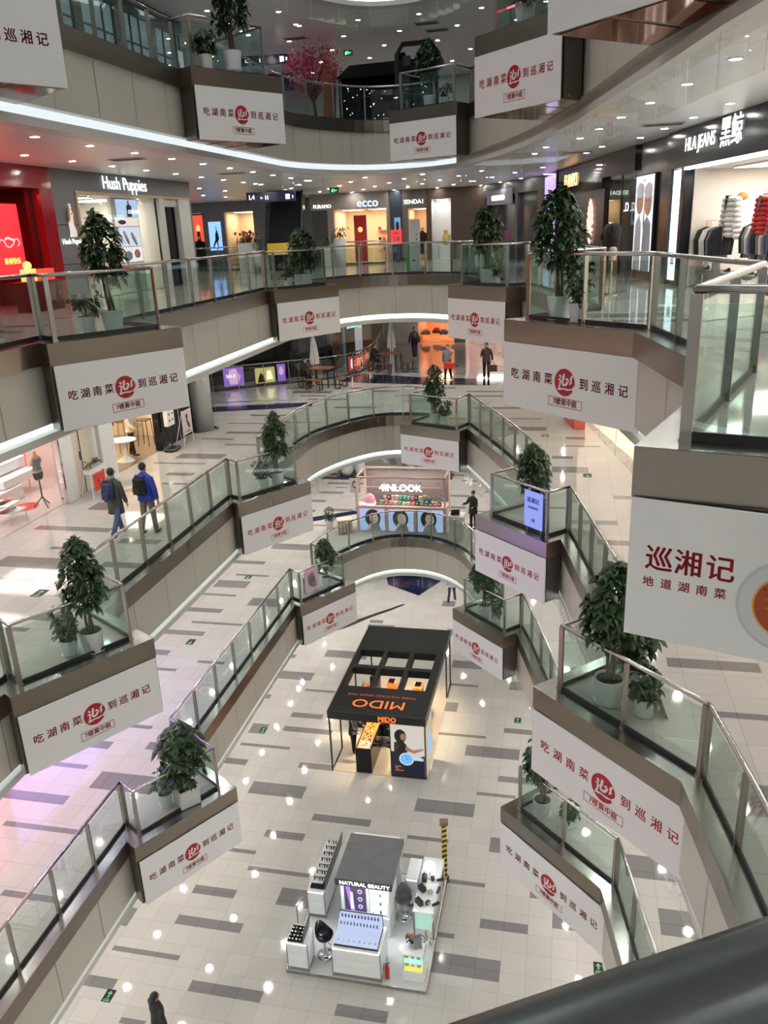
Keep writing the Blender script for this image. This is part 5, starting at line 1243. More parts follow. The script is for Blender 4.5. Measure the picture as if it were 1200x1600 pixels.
mb = MB(); mb.rbox((0, 0, 0), (2.2, .6, .40), .01); mb.build('drawer_unit', white, t); mb = MB(); mb.rbox((1.5, .1, .42), (3.1, .7, .66), .01); mb.build('low_shelf', white, t); mb = MB(); mb.rbox((1.5, .5, .70), (3.1, .9, 1.0), .01); mb.build('upper_shelf', white, t)
mb = MB(); mb.box((1.5, .48, 1.0), (3.1, .9, 1.02)); mb.build('light_strip', em('cold_strip', (.7, .8, 1), 3), t)
for k in range(12):
    r = random.Random(k); t = fthing('lingerie_item', 'small piece of pink or white lingerie on the wall rows of the lingerie shop', 'lingerie', ML3, 19.2 + (k % 6) * .42, 4.4, 1.15 + (k // 6) * .5, 'lingerie rows in the window')
    mb = MB(); mb.ball((-.09, 0, 0), .09, sc=(1, .6, 1)); mb.ball((.09, 0, 0), .09, sc=(1, .6, 1)); mb.tube([(-.14, 0, .05), (-.1, 0, .22), (.1, 0, .22), (.14, 0, .05)], .006, 4); mb.build('cups', [G['pink'], G['white'], G['beige']][k % 3], t, smooth=True)
t = fthing('red_bra', 'bright red bra glowing against the pink wall of the lingerie shop', 'lingerie', ML3, 21.0, 2.1, 1.32)
mb = MB(); mb.ball((-.12, 0, 0), .12, sc=(1, .6, 1)); mb.ball((.12, 0, 0), .12, sc=(1, .6, 1)); mb.tube([(-.2, 0, .05), (-.14, 0, .3), (.14, 0, .3), (.2, 0, .05)], .01, 4); mb.tube([(0, .05, -1.3), (0, .05, .1)], .015, 5); mb.build('cups', mat('hot_red', (.8, .03, .03), .5, emit=(1, .05, .04), estr=.4), t, smooth=True)
t = fthing('torso_form', 'headless torso form in grey top and black briefs on a tripod stand', 'mannequin', ML3, 19.3, .55, .014)
mb = MB(); mb.lathe([(.02, .78), (.12, .80), (.155, .92), (.165, 1.0), (.12, 1.17), (.15, 1.35), (.16, 1.42), (.06, 1.52), (.05, 1.6), (.01, 1.62)], seg=18, sy=.65); mb.tube([(-.13, 0, 1.42), (-.19, 0, 1.36), (-.2, 0, 1.25)], [.05, .045, .04], 7); mb.tube([(.13, 0, 1.42), (.19, 0, 1.36), (.2, 0, 1.25)], [.05, .045, .04], 7); mb.build('torso', skin_p, t, smooth=True)
mb = MB(); mb.lathe([(.157, 1.08), (.135, 1.17), (.158, 1.3), (.165, 1.40), (.15, 1.42)], seg=18, sy=.68); mb.build('grey_top', G['grey'], t, smooth=True)
mb = MB(); mb.lathe([(.05, .80), (.14, .83), (.168, .93), (.172, 1.0), (.165, 1.02)], seg=18, sy=.68); mb.build('black_briefs', G['black'], t, smooth=True)
mb = MB(); mb.tube([(0, 0, .25), (0, 0, .8)], .022, 7)
for k in range(3):
    a = k * 2 * PI / 3; mb.tube([(0, 0, .3), (.12 * math.cos(a), .12 * math.sin(a), .16), (.26 * math.cos(a), .26 * math.sin(a), .02)], .018, 6)
mb.build('tripod', black, t)
t = fthing('floor_sticker', 'round red sticker on the floor of the lingerie shop', 'sticker', ML3, 19.2, 1.1, .014)
mb = MB(); mb.lathe([(.01, 0), (.42, 0), (.42, .003), (.01, .004)], seg=32, sy=.9); mb.build('disc', mat('sticker_red', (.6, .03, .02), .3), t)
mb = MB(); mb.f = []; vs, fs = text_geo('新年', .26, 0, .001); mb.add([(v[0], v[1], .006 + v[2]) for v in vs], fs); mb.build('lettering', mat('sticker_pink', (.7, .2, .12), .4), t)
t = fthing('flower_stand', 'small white stand with a red festive notice and leafy plants on top', 'sign stand', ML3, 20.4, -.45, .004)
mb = MB(); mb.rbox((-.3, -.12, .72), (.5, .12, .86), .01); mb.build('planter_box', white, t)
for sx in (-.28, .48):
    mb = MB(); mb.box((sx - .012, -.1, 0), (sx + .012, -.07, .74)); mb.build('leg', white, t)
    mb = MB(); mb.tube([(sx, .1, .74), (sx, .3, 0)], .012, 5); mb.build('leg', white, t)
mb = MB(); mb.box((-.22, -.135, .2), (.38, -.125, .7)); mb.build('red_notice', mat('notice_red', (.65, .03, .02), .5), t)
mb = MB(); put_text(mb, '春', .08, -.137, .4, .22, 0, .002, .001); put_text(mb, '新年快乐', .08, -.137, .61, .07, 0, .001, .001); mb.build('lettering', mat('notice_gold', (.8, .5, .3), .5), t)
fo = MB(); st = MB(); r = random.Random(6)
for k in range(16): rosette(fo, st, Vector((-.3 + .8 * r.random(), r.uniform(-.08, .08), .95 + .1 * r.random())), Vector((r.uniform(-.6, .6), r.uniform(-.6, .6), 1)).normalized(), r, 5, .14, .025, .3)
fo.build('foliage', [leafm, leafl], t)
t = fthing('shoe_rack_table', 'round cushion and slippers table at the left frame edge, lingerie shop', 'display table', ML3, 18.2, .75, .014)
mb = MB()
for k, z in enumerate((.25, .5)): mb.rbox((-.5, -.3, z), (.25 - k * .2, .3, z + .04), .01)
mb.build('shelf', white, t)
for sx, sy in ((-.48, -.28), (.2, -.28), (-.48, .28), (.2, .28)):
    mb = MB(); mb.box((sx - .012, sy - .012, 0), (sx + .012, sy + .012, .26)); mb.build('leg', chrome, t)
for k in range(6):
    s_ = fthing('slipper_pair', 'pair of soft slippers on the low rack at the left frame edge', 'slippers', ML3, 17.85 + (k % 3) * .2, .75, (.306, .556)[k // 3], 'slippers on the low rack')
    for sx in (-.05, .05):
        mb = MB(); mb.ball((sx, 0, .03), .045, sc=(.9, 2.2, .7)); mb.build('slipper', [G['red'], G['pink'], G['white'], G['black']][k % 4], s_, smooth=True)
garment_rack(ML3, 22.7, 24.4, 3.2, 'rail of pale clothes at the rear left of the warm clothing shop', 10, [G['white'], G['beige'], G['grey']], seed=14)
t = fthing('garment_stand', 'slim black garment stand in the warm clothing shop', 'stand', ML3, 25.2, 1.3, .012)
mb = MB()
for a_ in (-.25, .25): mb.tube([(a_, 0, 0), (a_ * .5, 0, 1.7)], .012, 5)
mb.tube([(-.2, 0, .5), (.2, 0, .5)], .012, 5); mb.build('frame', black, t)
# clothing shop with a person, stool, easel
poster(ML3, 21.5, 1.95, 22.2, 2.4, 'small framed picture on the white shop panel', mat('pic_greyblue', (.25, .28, .35), .4), [('e', skin_p, (.5, .7, .3, .15))])
t = fthing('pedestal_table', 'round white pedestal table inside the warm clothing shop', 'table', ML3, 24.05, .6, .012)
mb = MB(); mb.lathe([(.01, .72), (.42, .72), (.43, .75), (.01, .76)], seg=28); mb.build('table_top', white, t); mb = MB(); mb.lathe([(.3, 0), (.28, .03), (.06, .2), (.05, .72), (.01, .73)], seg=20); mb.build('pedestal', white, t, smooth=True)
t = fthing('bar_stool', 'tall black framed stool inside the warm clothing shop', 'stool', ML3, 26.2, .95, .012)
mb = MB(); mb.rbox((-.2, -.2, .92), (.2, .2, .96), .01); mb.build('seat', brown, t)
for sx, sy in ((-.17, -.17), (.17, -.17), (-.17, .17), (.17, .17)):
    mb = MB(); mb.tube([(sx * 1.25, sy * 1.25, 0), (sx, sy, .92)], .015, 5); mb.build('leg', black, t)
garment_rack(ML3, 25.6, 27.4, 2.2, 'long rail of pale clothes at the back of the warm clothing shop', 16, [G['beige'], G['white'], G['grey'], G['beige']], seed=12)
t = fthing('shop_sign_stand', 'white vertical box sign with black columns of text by the warm shop', 'sign stand', ML3, 25.55, -.38, .004)
mb = MB(); mb.rbox((-.25, -.08, .9), (.25, .08, 1.9), .01); mb.build('sign_box', white_print, t); mb = MB()
for a in (-.12, .12):
    for j in range(4): mb.ell(a, 1.75 - j * .22, .05, .045, -.081, .002, seg=10)
mb.build('lettering', black, t)
mb = MB(); mb.rbox((-.3, -.2, 0), (.3, .2, .1), .02); mb.tube([(0, 0, .1), (0, 0, .9)], .03, 6); mb.build('stand', black, t)
t = fthing('picture_easel', 'white easel with a sketched woman portrait beside the dark glass', 'easel', ML3, 26.45, -.6, .004)
mb = MB(); mb.box((-.35, -.02, .4), (.35, .02, 1.25)); mb.build('board', mat('easel_board', (.62, .52, .5), .5), t)
for sx in (-.37, .37):
    mb = MB(); mb.tube([(sx, 0, 0), (sx, 0, 1.3)], .014, 5); mb.build('leg', white, t); mb = MB(); mb.tube([(sx, 0, 1.2), (sx, .35, 0)], .012, 5); mb.build('leg', white, t)
mb = MB(); mb.ell(-.02, 1.02, .1, .1, -.022, .002); mb.poly2([(-.1, .98), (.02, .9), (.15, .75), (.2, .62), (.05, .6), (-.05, .75)], -.022, .002); mb.ell(0, .5, .18, .02, -.022, .002); mb.build('portrait', mat('sketch_dark', (.08, .05, .06), .5), t)
t = fthing('round_column', 'polished round column at the end of the left shops, second gallery', 'column', ML3, 28.6, -.2, .004)
mb = MB(); mb.lathe([(.42, 0), (.42, 3.63)], seg=32); mb.build('shaft', mat('column_pale', (.45, .46, .46), .12, .4), t, smooth=True); mb = MB(); mb.lathe([(.6, 0), (.58, .04), (.44, .05)], seg=32); mb.build('base', chrome, t, smooth=True)
mb = MB(); mb.box((0, 0, 0), (14, .2, 3.66)); wallpiece('wall_left', mb, blackgloss, frame(-13.7, 28.7, F[3], 180))
# navy floor bands and black line
navyt = mat('navy_tile', (.010, .014, .05), .10)
def floor_inlay(name, l, pts, m, dz=.004):
    mb = MB(); tri = tessellate_polygon([[Vector((p[0], p[1], 0)) for p in pts]])
    fs = []
    for a, b, c in tri:
        A, B_, C_ = pts[a], pts[b], pts[c]
        fs.append((a, b, c) if (B_[0] - A[0]) * (C_[1] - A[1]) - (B_[1] - A[1]) * (C_[0] - A[0]) > 0 else (c, b, a))
    mb.add([(p[0], p[1], F[l] + dz) for p in pts], fs); return struct(mb.build(name, m))
floor_inlay('floor', 3, [(-16.5, 31.2), (-14.6, 31.8), (-12.0, 32.5), (-10.5, 33.1), (-10.7, 33.9), (-12.3, 33.5), (-15.0, 32.85), (-17, 32.3)], navyt)
floor_inlay('floor', 3, [(-10.9, 39.0), (-9.4, 38.5), (-6.5, 38.1), (-3, 37.8), (-3, 39.5), (-6.9, 40.0), (-8.3, 40.6), (-10.4, 41.2)], navyt)
floor_inlay('floor', 3, [(-17, 33.4), (-15.4, 33.7), (-11.4, 34.45), (-11.4, 34.58), (-15.4, 33.82), (-17, 33.55)], black)
floor_inlay('floor', 2, [(-13, 32.2), (-10.75, 33.0), (-9.3, 34.0), (-8, 34.8), (-8, 35.2), (-9.4, 34.5), (-10.9, 33.6), (-13, 32.9)], navyt)
floor_inlay('floor', 2, [(-13.4, 39.5), (-10.3, 39.4), (-9.0, 41.2), (-13.4, 41.4)], navyt)
floor_inlay('floor', 1, [(-11.8, 31.2), (-9.6, 33.0), (-8.61, 34.3), (-7.88, 35.1), (-7.25, 35.88), (-7.4, 35.9), (-8.0, 35.25), (-8.75, 34.5), (-9.7, 33.4), (-11.9, 31.5)], black)
floor_inlay('floor', 1, [(-6.78, 36.96), (-5.7, 39.4), (-9.0, 39.4), (-8.6, 38.1)], navyt)
# the void rail and LED panels beyond
vp = catmull([(-17.6, 35.7), (-16.2, 36.5), (-14.6, 37.6), (-12.9, 38.7), (-11.4, 39.8), (-10.6, 41.2), (-10.3, 43.2), (-10.5, 46), (-11.1, 50)], 3)
balustrade(vp, F[3], 'curved glass balustrade of the farther void behind the cafe tables, second gallery')
mb = MB(); wp = offset(vp, 1.6, False)
mb.add([(p[0], p[1], F[3] + .005) for p in wp] + [(p[0], p[1], F[3] + 3.66) for p in wp], [(i, i + 1, len(wp) + i + 1, len(wp) + i) for i in range(len(wp) - 1)]); struct(mb.build('wall_back', blackgloss))
sp_ = offset(vp, .45, False)
def vscreen(k, u0, u1, z0, z1, label, bg, shapes):
    (x, y), a = pat(sp_, plen(sp_) * k); w_ = u1 - u0; u0, u1 = 0, min(w_, 1.0)
    M = frame(x, y, F[3], math.degrees(a))
    t = poster(M, u0, z0, u1, z1, label, bg, shapes, y=-.12, cat='screen', name='led_screen', framem=black)
    if z0 > 1:
        mb = MB()
        for q in (.1, u1 - .1): mb.tube([(q, .03, z1 - z0), (q, .03, 3.65 - z0)], .012, 5)
        mb.build('hanger', grey, t)
vscreen(.11, 0, 1.0, .1, 1.0, 'violet glowing picture screen beyond the plaza railing', em('violet_scr', (.45, .2, .9), .6), [('p', em('vio2', (1, .5, .9), .8), [(.3, .1), (.7, .1), (.85, .5), (.6, .95), (.3, .9), (.2, .5)]), ('t', em('vio3', (.8, .8, 1), 2), ('SALE', .35, .55, .25))])
vscreen(.20, 0, 1.0, .1, .85, 'yellow and dark picture screen right of the violet one', em('yel_scr', (.9, .7, .25), .6), [('p', black, [(.1, .05), (.5, .05), (.45, .4), (.3, .7), (.2, .5)]), ('p', em('yel2', (1, .9, .5), 1.4), [(.55, .2), (.9, .2), (.8, .8), (.6, .8)])])
vscreen(.265, 0, .4, .1, .95, 'narrow violet screen right of the yellow one', MAT['violet_scr'], [('e', MAT['vio2'], (.5, .6, .3, .25))])
vscreen(.50, 0, 1.0, .1, .85, 'red and pink glowing sign behind the parasol', em('red_scr', (1, .08, .08), .5), [('e', em('pinkw', (1, .7, .8), 1.5), (.3, .5, .12, .35)), ('t', em('redw', (1, .5, .3), 1.6), ('大吉', .65, .5, .6))])
vscreen(.60, 0, 1.0, .1, .85, 'red glowing sign with large characters beyond the cafe tables', MAT['red_scr'], [('t', MAT['redw'], ('大吉大利', .5, .5, .55))])
vscreen(.50, 0, .9, 2.3, 2.8, 'blue and green glowing screen high behind the parasols', em('bg_scr', (.2, .9, .6), 1.2), [('e', em('bl_scr', (.3, .35, 1), 1.5), (.3, .5, .3, .5))])
def plane_wall(l, x0, x1, y, m, h=3.6, name='wall_back'):
    mb = MB(); mb.box((x0, 0, 0), (x1, .2, h)); wallpiece(name, mb, m, frame(0, y, F[l], 0))
MK3 = frame(0, 53, F[3], 0)
mb = MB(); mb.box((-13, 0, 2.6), (8, .2, 3.66), 0); mb.box((-13, 0, 0), (-11.2, .2, 2.6), 1); mb.box((-10.9, -.3, 0), (-9.2, .2, 2.6), 2); mb.box((-6.9, 0, 0), (-6.2, .2, 2.6), 3); mb.box((-3.2, 0, 0), (-2.6, .2, 2.6), 2); mb.box((1.5, 0, 0), (8, .2, 2.6), 2)
wallpiece('wall_back', mb, [white, wood, white, grey], MK3)
room(MK3, -9.2, -6.9, 2.6, 4, mat('orange_shop', (.75, .38, .20), .6), mat('orange_floor', (.6, .35, .2), .2), 11.0, tint=(1, .70, .45), nl=1)
room(MK3, -6.2, -3.2, 2.6, 3, mat('rose_shop', (.75, .55, .52), .6), mat('rose_floor', (.6, .45, .42), .2), 9.0, tint=(1, .85, .8), nl=1)
room(MK3, -2.6, 1.5, 2.6, 3, mat('rose_shop', (.75, .55, .52), .6), mat('rose_floor', (.6, .45, .42), .2), 9.0, tint=(1, .85, .8), nl=1)
for k in range(4):
    t = fthing('display_table', 'table piled with goods in the orange lit shop at the far back, %s' % ('first', 'second', 'third', 'fourth')[k], 'display table', MK3, -8.9 + k * .6, .9 + (k % 2) * .8, .012)
    mb = MB(); mb.rbox((-.25, -.25, .4), (.25, .25, .6), .01); mb.build('table_top', brown, t); mb = MB(); mb.ball((0, 0, .68), .2, sc=(1, 1, .6)); mb.build('goods', [G['orange'], G['red'], G['beige'], yellow][k], t)
# cafe tables with benches and closed parasols
def cafe_set(x, y, l, rz, label, lp):
    t = thing('picnic_table', label, 'table', (x, y, F[l] + .004), rz)
    mb = MB(); mb.rbox((-.55, -.4, .88), (.55, .4, .93), .008); mb.build('table_top', mat('reddish_wood', (.22, .06, .03), .4), t)
    for sx in (-.48, .48):
        for sy in (-.33, .33):
            mb = MB(); mb.box((sx - .025, sy - .025, 0), (sx + .025, sy + .025, .88)); mb.build('leg', black, t)
    for k, (bx, by) in enumerate(((-1.0, 0), (1.0, 0), (0, -.85))):
        b = thing('bench', 'dark metal framed bench %s the %s' % (('left of', 'right of', 'in front of')[k], lp), 'bench', (x + bx * math.cos(rz) - by * math.sin(rz), y + bx * math.sin(rz) + by * math.cos(rz), F[l] + .004), rz + (PI / 2 if k < 2 else 0))
        mb = MB(); mb.rbox((-.4, -.15, .44), (.4, .15, .48), .006); mb.build('seat', MAT['reddish_wood'], b)
        for sx in (-.36, .36):
            mb = MB(); mb.box((sx - .02, -.14, 0), (sx + .02, -.1, .44)); mb.box((sx - .02, .1, 0), (sx + .02, .14, .44)); mb.box((sx - .02, -.14, 0), (sx + .02, .14, .04)); mb.build('leg', black, b)
def parasol(x, y, l, label, h=2.5):
    t = thing('parasol', label, 'parasol', (x, y, F[l] + .004))
    mb = MB(); mb.tube([(0, 0, 0), (0, 0, h)], .025, 8); mb.build('pole', brown, t)
    mb = MB(); seg = 16; vs = []
    for z, R in ((.98, .24), (1.3, .23), (1.9, .15), (h - .05, .04)):
        for k in range(seg): vs.append(((R * (1 if k % 2 else .72)) * math.cos(2 * PI * k / seg), (R * (1 if k % 2 else .72)) * math.sin(2 * PI * k / seg), z))
    mb.add(vs, [(i * seg + k, i * seg + (k + 1) % seg, (i + 1) * seg + (k + 1) % seg, (i + 1) * seg + k) for i in range(3) for k in range(seg)] + [tuple(range(seg - 1, -1, -1)), tuple(range(48, 64))]); mb.build('folded_canopy', mat('canvas_grey', (.50, .50, .46), .7), t)
cafe_set(-11.3, 37.6, 3, rd(-12), 'dark wooden table under the near folded parasol', 'near parasol table')
parasol(-11.85, 38.3, 3, 'folded pale grey parasol behind the near cafe table')
cafe_set(-8.9, 42.2, 3, rd(-12), 'dark wooden table in front of the far folded parasol', 'far parasol table')
parasol(-9.1, 43.6, 3, 'folded pale grey parasol behind the far cafe table')

# ---- side and back walls of the hidden storeys, right hand shops
for l, m in ((3, mat('warm_right_wall', (.62, .48, .36), .4)), (2, white), (1, white)):
    M = frame(2.9 if l < 3 else 1.4, 29.05, F[l], ang)
    mb = MB(); mb.box((-3, 0, 0), (26, .2, F[l + 1] - F[l] - CEIL)); wallpiece('wall_right', mb, m, M)
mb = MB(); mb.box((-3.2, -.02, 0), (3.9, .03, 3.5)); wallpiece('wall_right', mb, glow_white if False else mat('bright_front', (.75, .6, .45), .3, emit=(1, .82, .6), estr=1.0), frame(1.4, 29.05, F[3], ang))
t = thing('red_display', 'red and white display at the foot of the bright right hand shop', 'display', (.75, 30.2, F[3] + .004), rd(ang)); mb = MB(); mb.rbox((-.8, -.5, 0), (.9, -.1, .7), .02); mb.build('display_body', mat('display_red', (.55, .10, .08), .5), t); mb = MB(); mb.rbox((-.9, -.52, .2), (.2, -.5, .6), .005); mb.build('white_panel', white, t)
for l, x in ((2, -13.7), (1, -18.5)):
    mb = MB(); mb.box((4, 0, 0), (40, .2, F[l + 1] - F[l] - CEIL)); wallpiece('wall_left', mb, white, frame(x, 0, F[l], 90))
poster(frame(-13.7, 0, F[2], 90), 11.5, .4, 14.5, 3.0, 'pink screen on the hidden left wall of the lowest gallery', em('pink_led', (1, .25, .4), 3.5), None, cat='screen', name='led_screen')
poster(frame(-13.7, 0, F[2], 90), 15.0, .4, 19.0, 3.0, 'violet blue screen on the hidden left wall of the lowest gallery', em('violet_led', (.4, .3, 1), 4.0), None, cat='screen', name='led_screen')
plane_wall(2, -13.7, 8, 44, mat('warm_grey_wall', (.3, .29, .27), .4)); plane_wall(1, -18.5, -11.5, 42, white); plane_wall(1, -5.6, 8, 42, white)
MK1 = frame(0, 39.5, 0, 0)
mb = MB(); mb.box((-11.3, 0, 0), (-5.7, .2, 3.5)); wallpiece('wall_back', mb, blackgloss, MK1)
sign(MK1, -8.7, .55, 'TCO', .45, 'small pink reversed letters on the dark glass at the ground floor back', em('tco', (1, .25, .35), 1.0), y=-.03, mirror=True)
t = fthing('wall_picture', 'dim figure picture on the dark glass at the ground floor back', 'picture', MK1, -7.6, -.03, .2)
mb = MB(); mb.ell(0, .3, .35, .12, 0, .004); mb.ell(.35, .25, .06, .2, 0, .004, 1); mb.build('picture', [mat('dim_blue', (.05, .05, .12), .5, emit=(.1, .1, .3), estr=.5), white_print], t)
t = thing('lit_counter', 'white lit cosmetics counter at the far left of the ground floor', 'counter', (-10.9, 38.2, .004), rd(38))
mb = MB(); mb.rbox((-1.6, -.3, 0), (1.4, .3, .9), .01); mb.build('counter_body', white, t); mb = MB(); mb.box((-1.55, -.32, .78), (1.35, -.3, .86)); mb.build('light_strip', em('cold_strip', (.7, .8, 1), 3), t)
# lowest gallery: patterned display, white jars, crate
MK2 = frame(0, 40.6, F[2], 0)
t = fthing('patterned_screen', 'long grey patterned display wall behind the cosmetics kiosk', 'display', MK2, -10.0, 0, .004)
mb = MB(); mb.box((0, 0, 0), (4.4, .12, 1.7)); mb.build('panel', mat('display_grey', (.20, .20, .19), .5), t)
mb = MB(); r = random.Random(2)
for k in range(12): mb.ell(.3 + k * .34, .75 + r.uniform(-.4, .5), .22 * r.uniform(.6, 1.2), .3 * r.uniform(.6, 1.2), -.001 - k * .001, .002, k % 2, rot=r.random())
mb.build('pattern', [mat('pat_pale', (.42, .42, .38), .5), mat('pat_dark', (.10, .10, .10), .5)], t)
mb = MB(); mb.rbox((-.2, -.8, 0), (4.6, 0, .12), .01); mb.build('plinth', black, t)
for x, y, R, h, lb in ((-11.05, 40.2, .3, .85, 'round bellied white vase beside the crate'), (-10.35, 40.3, .28, 1.15, 'tall straight white column vase beside the round one')):
    t = thing('vase', lb, 'vase', (x, y, F[2] + .004)); mb = MB()
    mb.lathe([(R * .6, 0), (R * (1.15 if h < 1 else 1), h * .3), (R * (1.1 if h < 1 else 1), h * .7), (R * .8, h), (R * .7, h - .02), (.01, h - .05)], seg=24); mb.build('vessel', pot_white, t, smooth=True)
t = thing('wooden_crate', 'brown wooden crate left of the white vases', 'crate', (-11.9, 40.2, F[2] + .004)); mb = MB(); mb.rbox((-.5, -.3, 0), (.4, .3, .9), .01); mb.build('crate_body', wood, t)
mb = MB()
for j in range(4): mb.box((-.52, -.32, .1 + j * .22), (.42, -.3, .2 + j * .22))
mb.build('boards', brown, t)

# ================================================================ cosmetics kiosk on the lowest gallery
blush = mat('blush_metal', (.62, .42, .34), .4)
t = thing('cosmetics_kiosk', 'blush framed cosmetics kiosk with three face pictures and white lit lettering', 'kiosk', (-8.42, 32.0, F[2] + .004))
W = 3.76; D = 1.6
for x, y in ((0, .05), (W, .05), (0, D), (W, D)):
    mb = MB(); mb.box((x - .035, y - .035, 0), (x + .035, y + .035, 2.45)); mb.build('post', blush, t)
mb = MB()
for y in (.05, D): mb.box((-.04, y - .035, 2.38), (W + .04, y + .035, 2.45))
for x in (0, W): mb.box((x - .035, .05, 2.38), (x + .035, D, 2.45))
mb.box((0, .02, 1.98), (W, .06, 2.02)); mb.build('top_frame', blush, t)
mb = MB(); mb.rbox((-.05, 0, 0), (W + .05, .5, 1.1), .01); mb.rbox((-.08, -.03, 1.1), (W + .08, .55, 1.16), .006); mb.build('counter', blush, t)
mb = MB(); mb.box((.05, D - .02, .9), (W - .05, D, 2.3)); o = mb.build('back_panel', mat('kiosk_taupe', (.16, .14, .14), .4), t)
for k in range(3):
    x0 = .08 + k * 1.26
    mb = MB(); mb.box((x0, -.012, .06), (x0 + 1.08, 0, 1.04)); p_ = mb.build('lit_picture', em('face_blue', (.36, .46, .75), .95), t)
    mb = MB(); cx = x0 + .62 - .05 * k
    mb.ell(cx - .05, .62, .34, .4, -.012, .002, 1); mb.ell(cx, .62, .19, .25, -.014, .002, 0, rot=.15); mb.poly2([(cx - .3, .07), (cx + .3, .07), (cx + .2, .38), (cx - .2, .38)], -.0145, .002, 2)
    mb.ell(cx - .07, .66, .035, .01, -.017, .002, 1); mb.ell(cx + .08, .66, .035, .01, -.017, .002, 1); mb.ell(cx + .01, .50, .045, .016, -.017, .002, 3); mb.ell(cx - .17, .25 + .05 * k, .05, .16, -.017, .002, 0, rot=-.5); mb.poly2([(cx - .2, .84), (cx + .2, .84), (cx + .12, .98), (cx - .1, 1.0)], -.0165, .002, 1)
    mb.build('face', [mat('face_skin', (.50, .36, .30), .5, emit=(.9, .65, .55), estr=.25), mat('face_hair', (.05, .04, .035), .5), mat('face_cloth', (.32, .34, .36), .5), mat('face_lip', (.5, .15, .13), .5)], p_)
mb = MB(); put_text(mb, '4INLOOK', 1.9, 0, 1.98, .42, 0, .006, .03); mb.build('lettering', em('kiosk_letters', (1, .96, .9), 2.6), t)
for k in range(5):
    mb = MB(); x = .75 + k * .5; mb.tube([(x, .05, 2.4), (x + .05, -.08, 2.36), (x + .02, -.12, 2.26)], .012, 5); mb.lathe([(.02, 0), (.045, -.1), (.04, -.1)], (x + .02, -.12, 2.27), 10); mb.build('spotlight', white, t)
mb = MB()
for k in range(5): mb.tube([(-.02 + .0 * k, .1, 1.3 + k * .2), (.35, .1, 1.5 + k * .18)], .01, 5); mb.tube([(W, .1, 1.3 + k * .2), (W - .35, .1, 1.5 + k * .18)], .01, 5)
mb.build('brackets', blush, t)
kl = bpy.data.lights.new('kiosk_light', 'AREA'); kl.size = 3.2; kl.size_y = .8; kl.shape = 'RECTANGLE'; kl.energy = 60; kl.color = (1, .85, .75)
ko = bpy.data.objects.new('kiosk_light', kl); ko.location = (-6.54, 32.9, F[2] + 2.34); COL.objects.link(ko)
r = random.Random(21)
cols = [mat('box_%d' % i, c, .5) for i, c in enumerate([(.55, .25, .22), (.10, .04, .04), (.60, .35, .32), (.70, .55, .5), (.05, .32, .22), (.05, .32, .22), (.05, .32, .22), (.55, .12, .14), (.03, .02, .02), (.65, .5, .15)])]
for k in range(15):
    x = .85 + k * .19; w = r.uniform(.13, .17); h = r.uniform(.10, .22)
    b = thing('cosmetics_box', 'small cosmetics box, %s from the left in the front row on the kiosk counter' % ORD[k], 'box', (-8.42 + x, 32.25, F[2] + 1.168), 0, 'cosmetics boxes on the kiosk counter')
    mb = MB(); mb.rbox((-w / 2, -.07, 0), (w / 2, .07, h), .006); mb.build('carton', cols[(k * 3 + 1) % 10 if k < 8 else 4 + k % 5], b)
    mb = MB(); mb.box((-w * .3, -.073, h * .3), (w * .3, -.071, h * .7)); mb.build('print', white_print, b)
for k in range(12):
    b = thing('cosmetics_box', 'small cosmetics box, %s from the left in the rear row on the kiosk counter' % ORD[k], 'box', (-7.3 + k * .17, 32.5, F[2] + 1.168), 0, 'rear row of cosmetics boxes on the kiosk counter')
    h = .28 + .1 * r.random(); mb = MB(); mb.rbox((-.07, -.05, 0), (.07, .05, h), .006); mb.build('carton', cols[k % 10], b); mb = MB(); mb.box((-.04, -.053, h * .6), (.04, -.051, h * .85)); mb.build('print', white_print, b)
b = thing('pink_case', 'round pink makeup case glowing at the left end of the kiosk', 'makeup case', (-7.95, 32.3, F[2] + 1.168)); mb = MB(); mb.lathe([(.22, 0), (.26, .15), (.2, .36), (.05, .46), (.01, .47)], seg=20, sy=.7); mb.build('case', mat('case_pink', (.75, .35, .42), .4, emit=(1, .4, .5), estr=.2), b, smooth=True); mb = MB(); mb.box((-.24, -.2, 0), (.24, .2, .03)); mb.build('tray', em('tray_glow', (1, .85, .95), 2.0), b)
b = thing('leafy_bunch', 'green leafy bunch at the right of the kiosk counter', 'plant', (-5.45, 32.35, F[2] + 1.168)); fo = MB(); st = MB()
for k in range(16): rosette(fo, st, Vector((r.uniform(-.2, .2), r.uniform(-.08, .08), .15 + .25 * r.random())), Vector((r.uniform(-1, 1), r.uniform(-1, .3), .6)).normalized(), r, 5, .1, .025, .3)
fo.build('foliage', [leafl, leafm], b); mb = MB(); mb.lathe([(.07, 0), (.09, .14), (.01, .13)], seg=14); mb.build('pot', pot_white, b)
b = thing('side_counter', 'white side counter right of the cosmetics kiosk', 'counter', (-4.38, 31.8, F[2] + .004)); mb = MB(); mb.rbox((-.05, -.35, 0), (.55, .25, .95), .01); mb.build('counter_body', mat('counter_cream', (.6, .55, .5), .4), b); mb = MB(); mb.rbox((-.08, -.38, .95), (.58, .28, .99), .005); mb.build('counter_top', white, b)
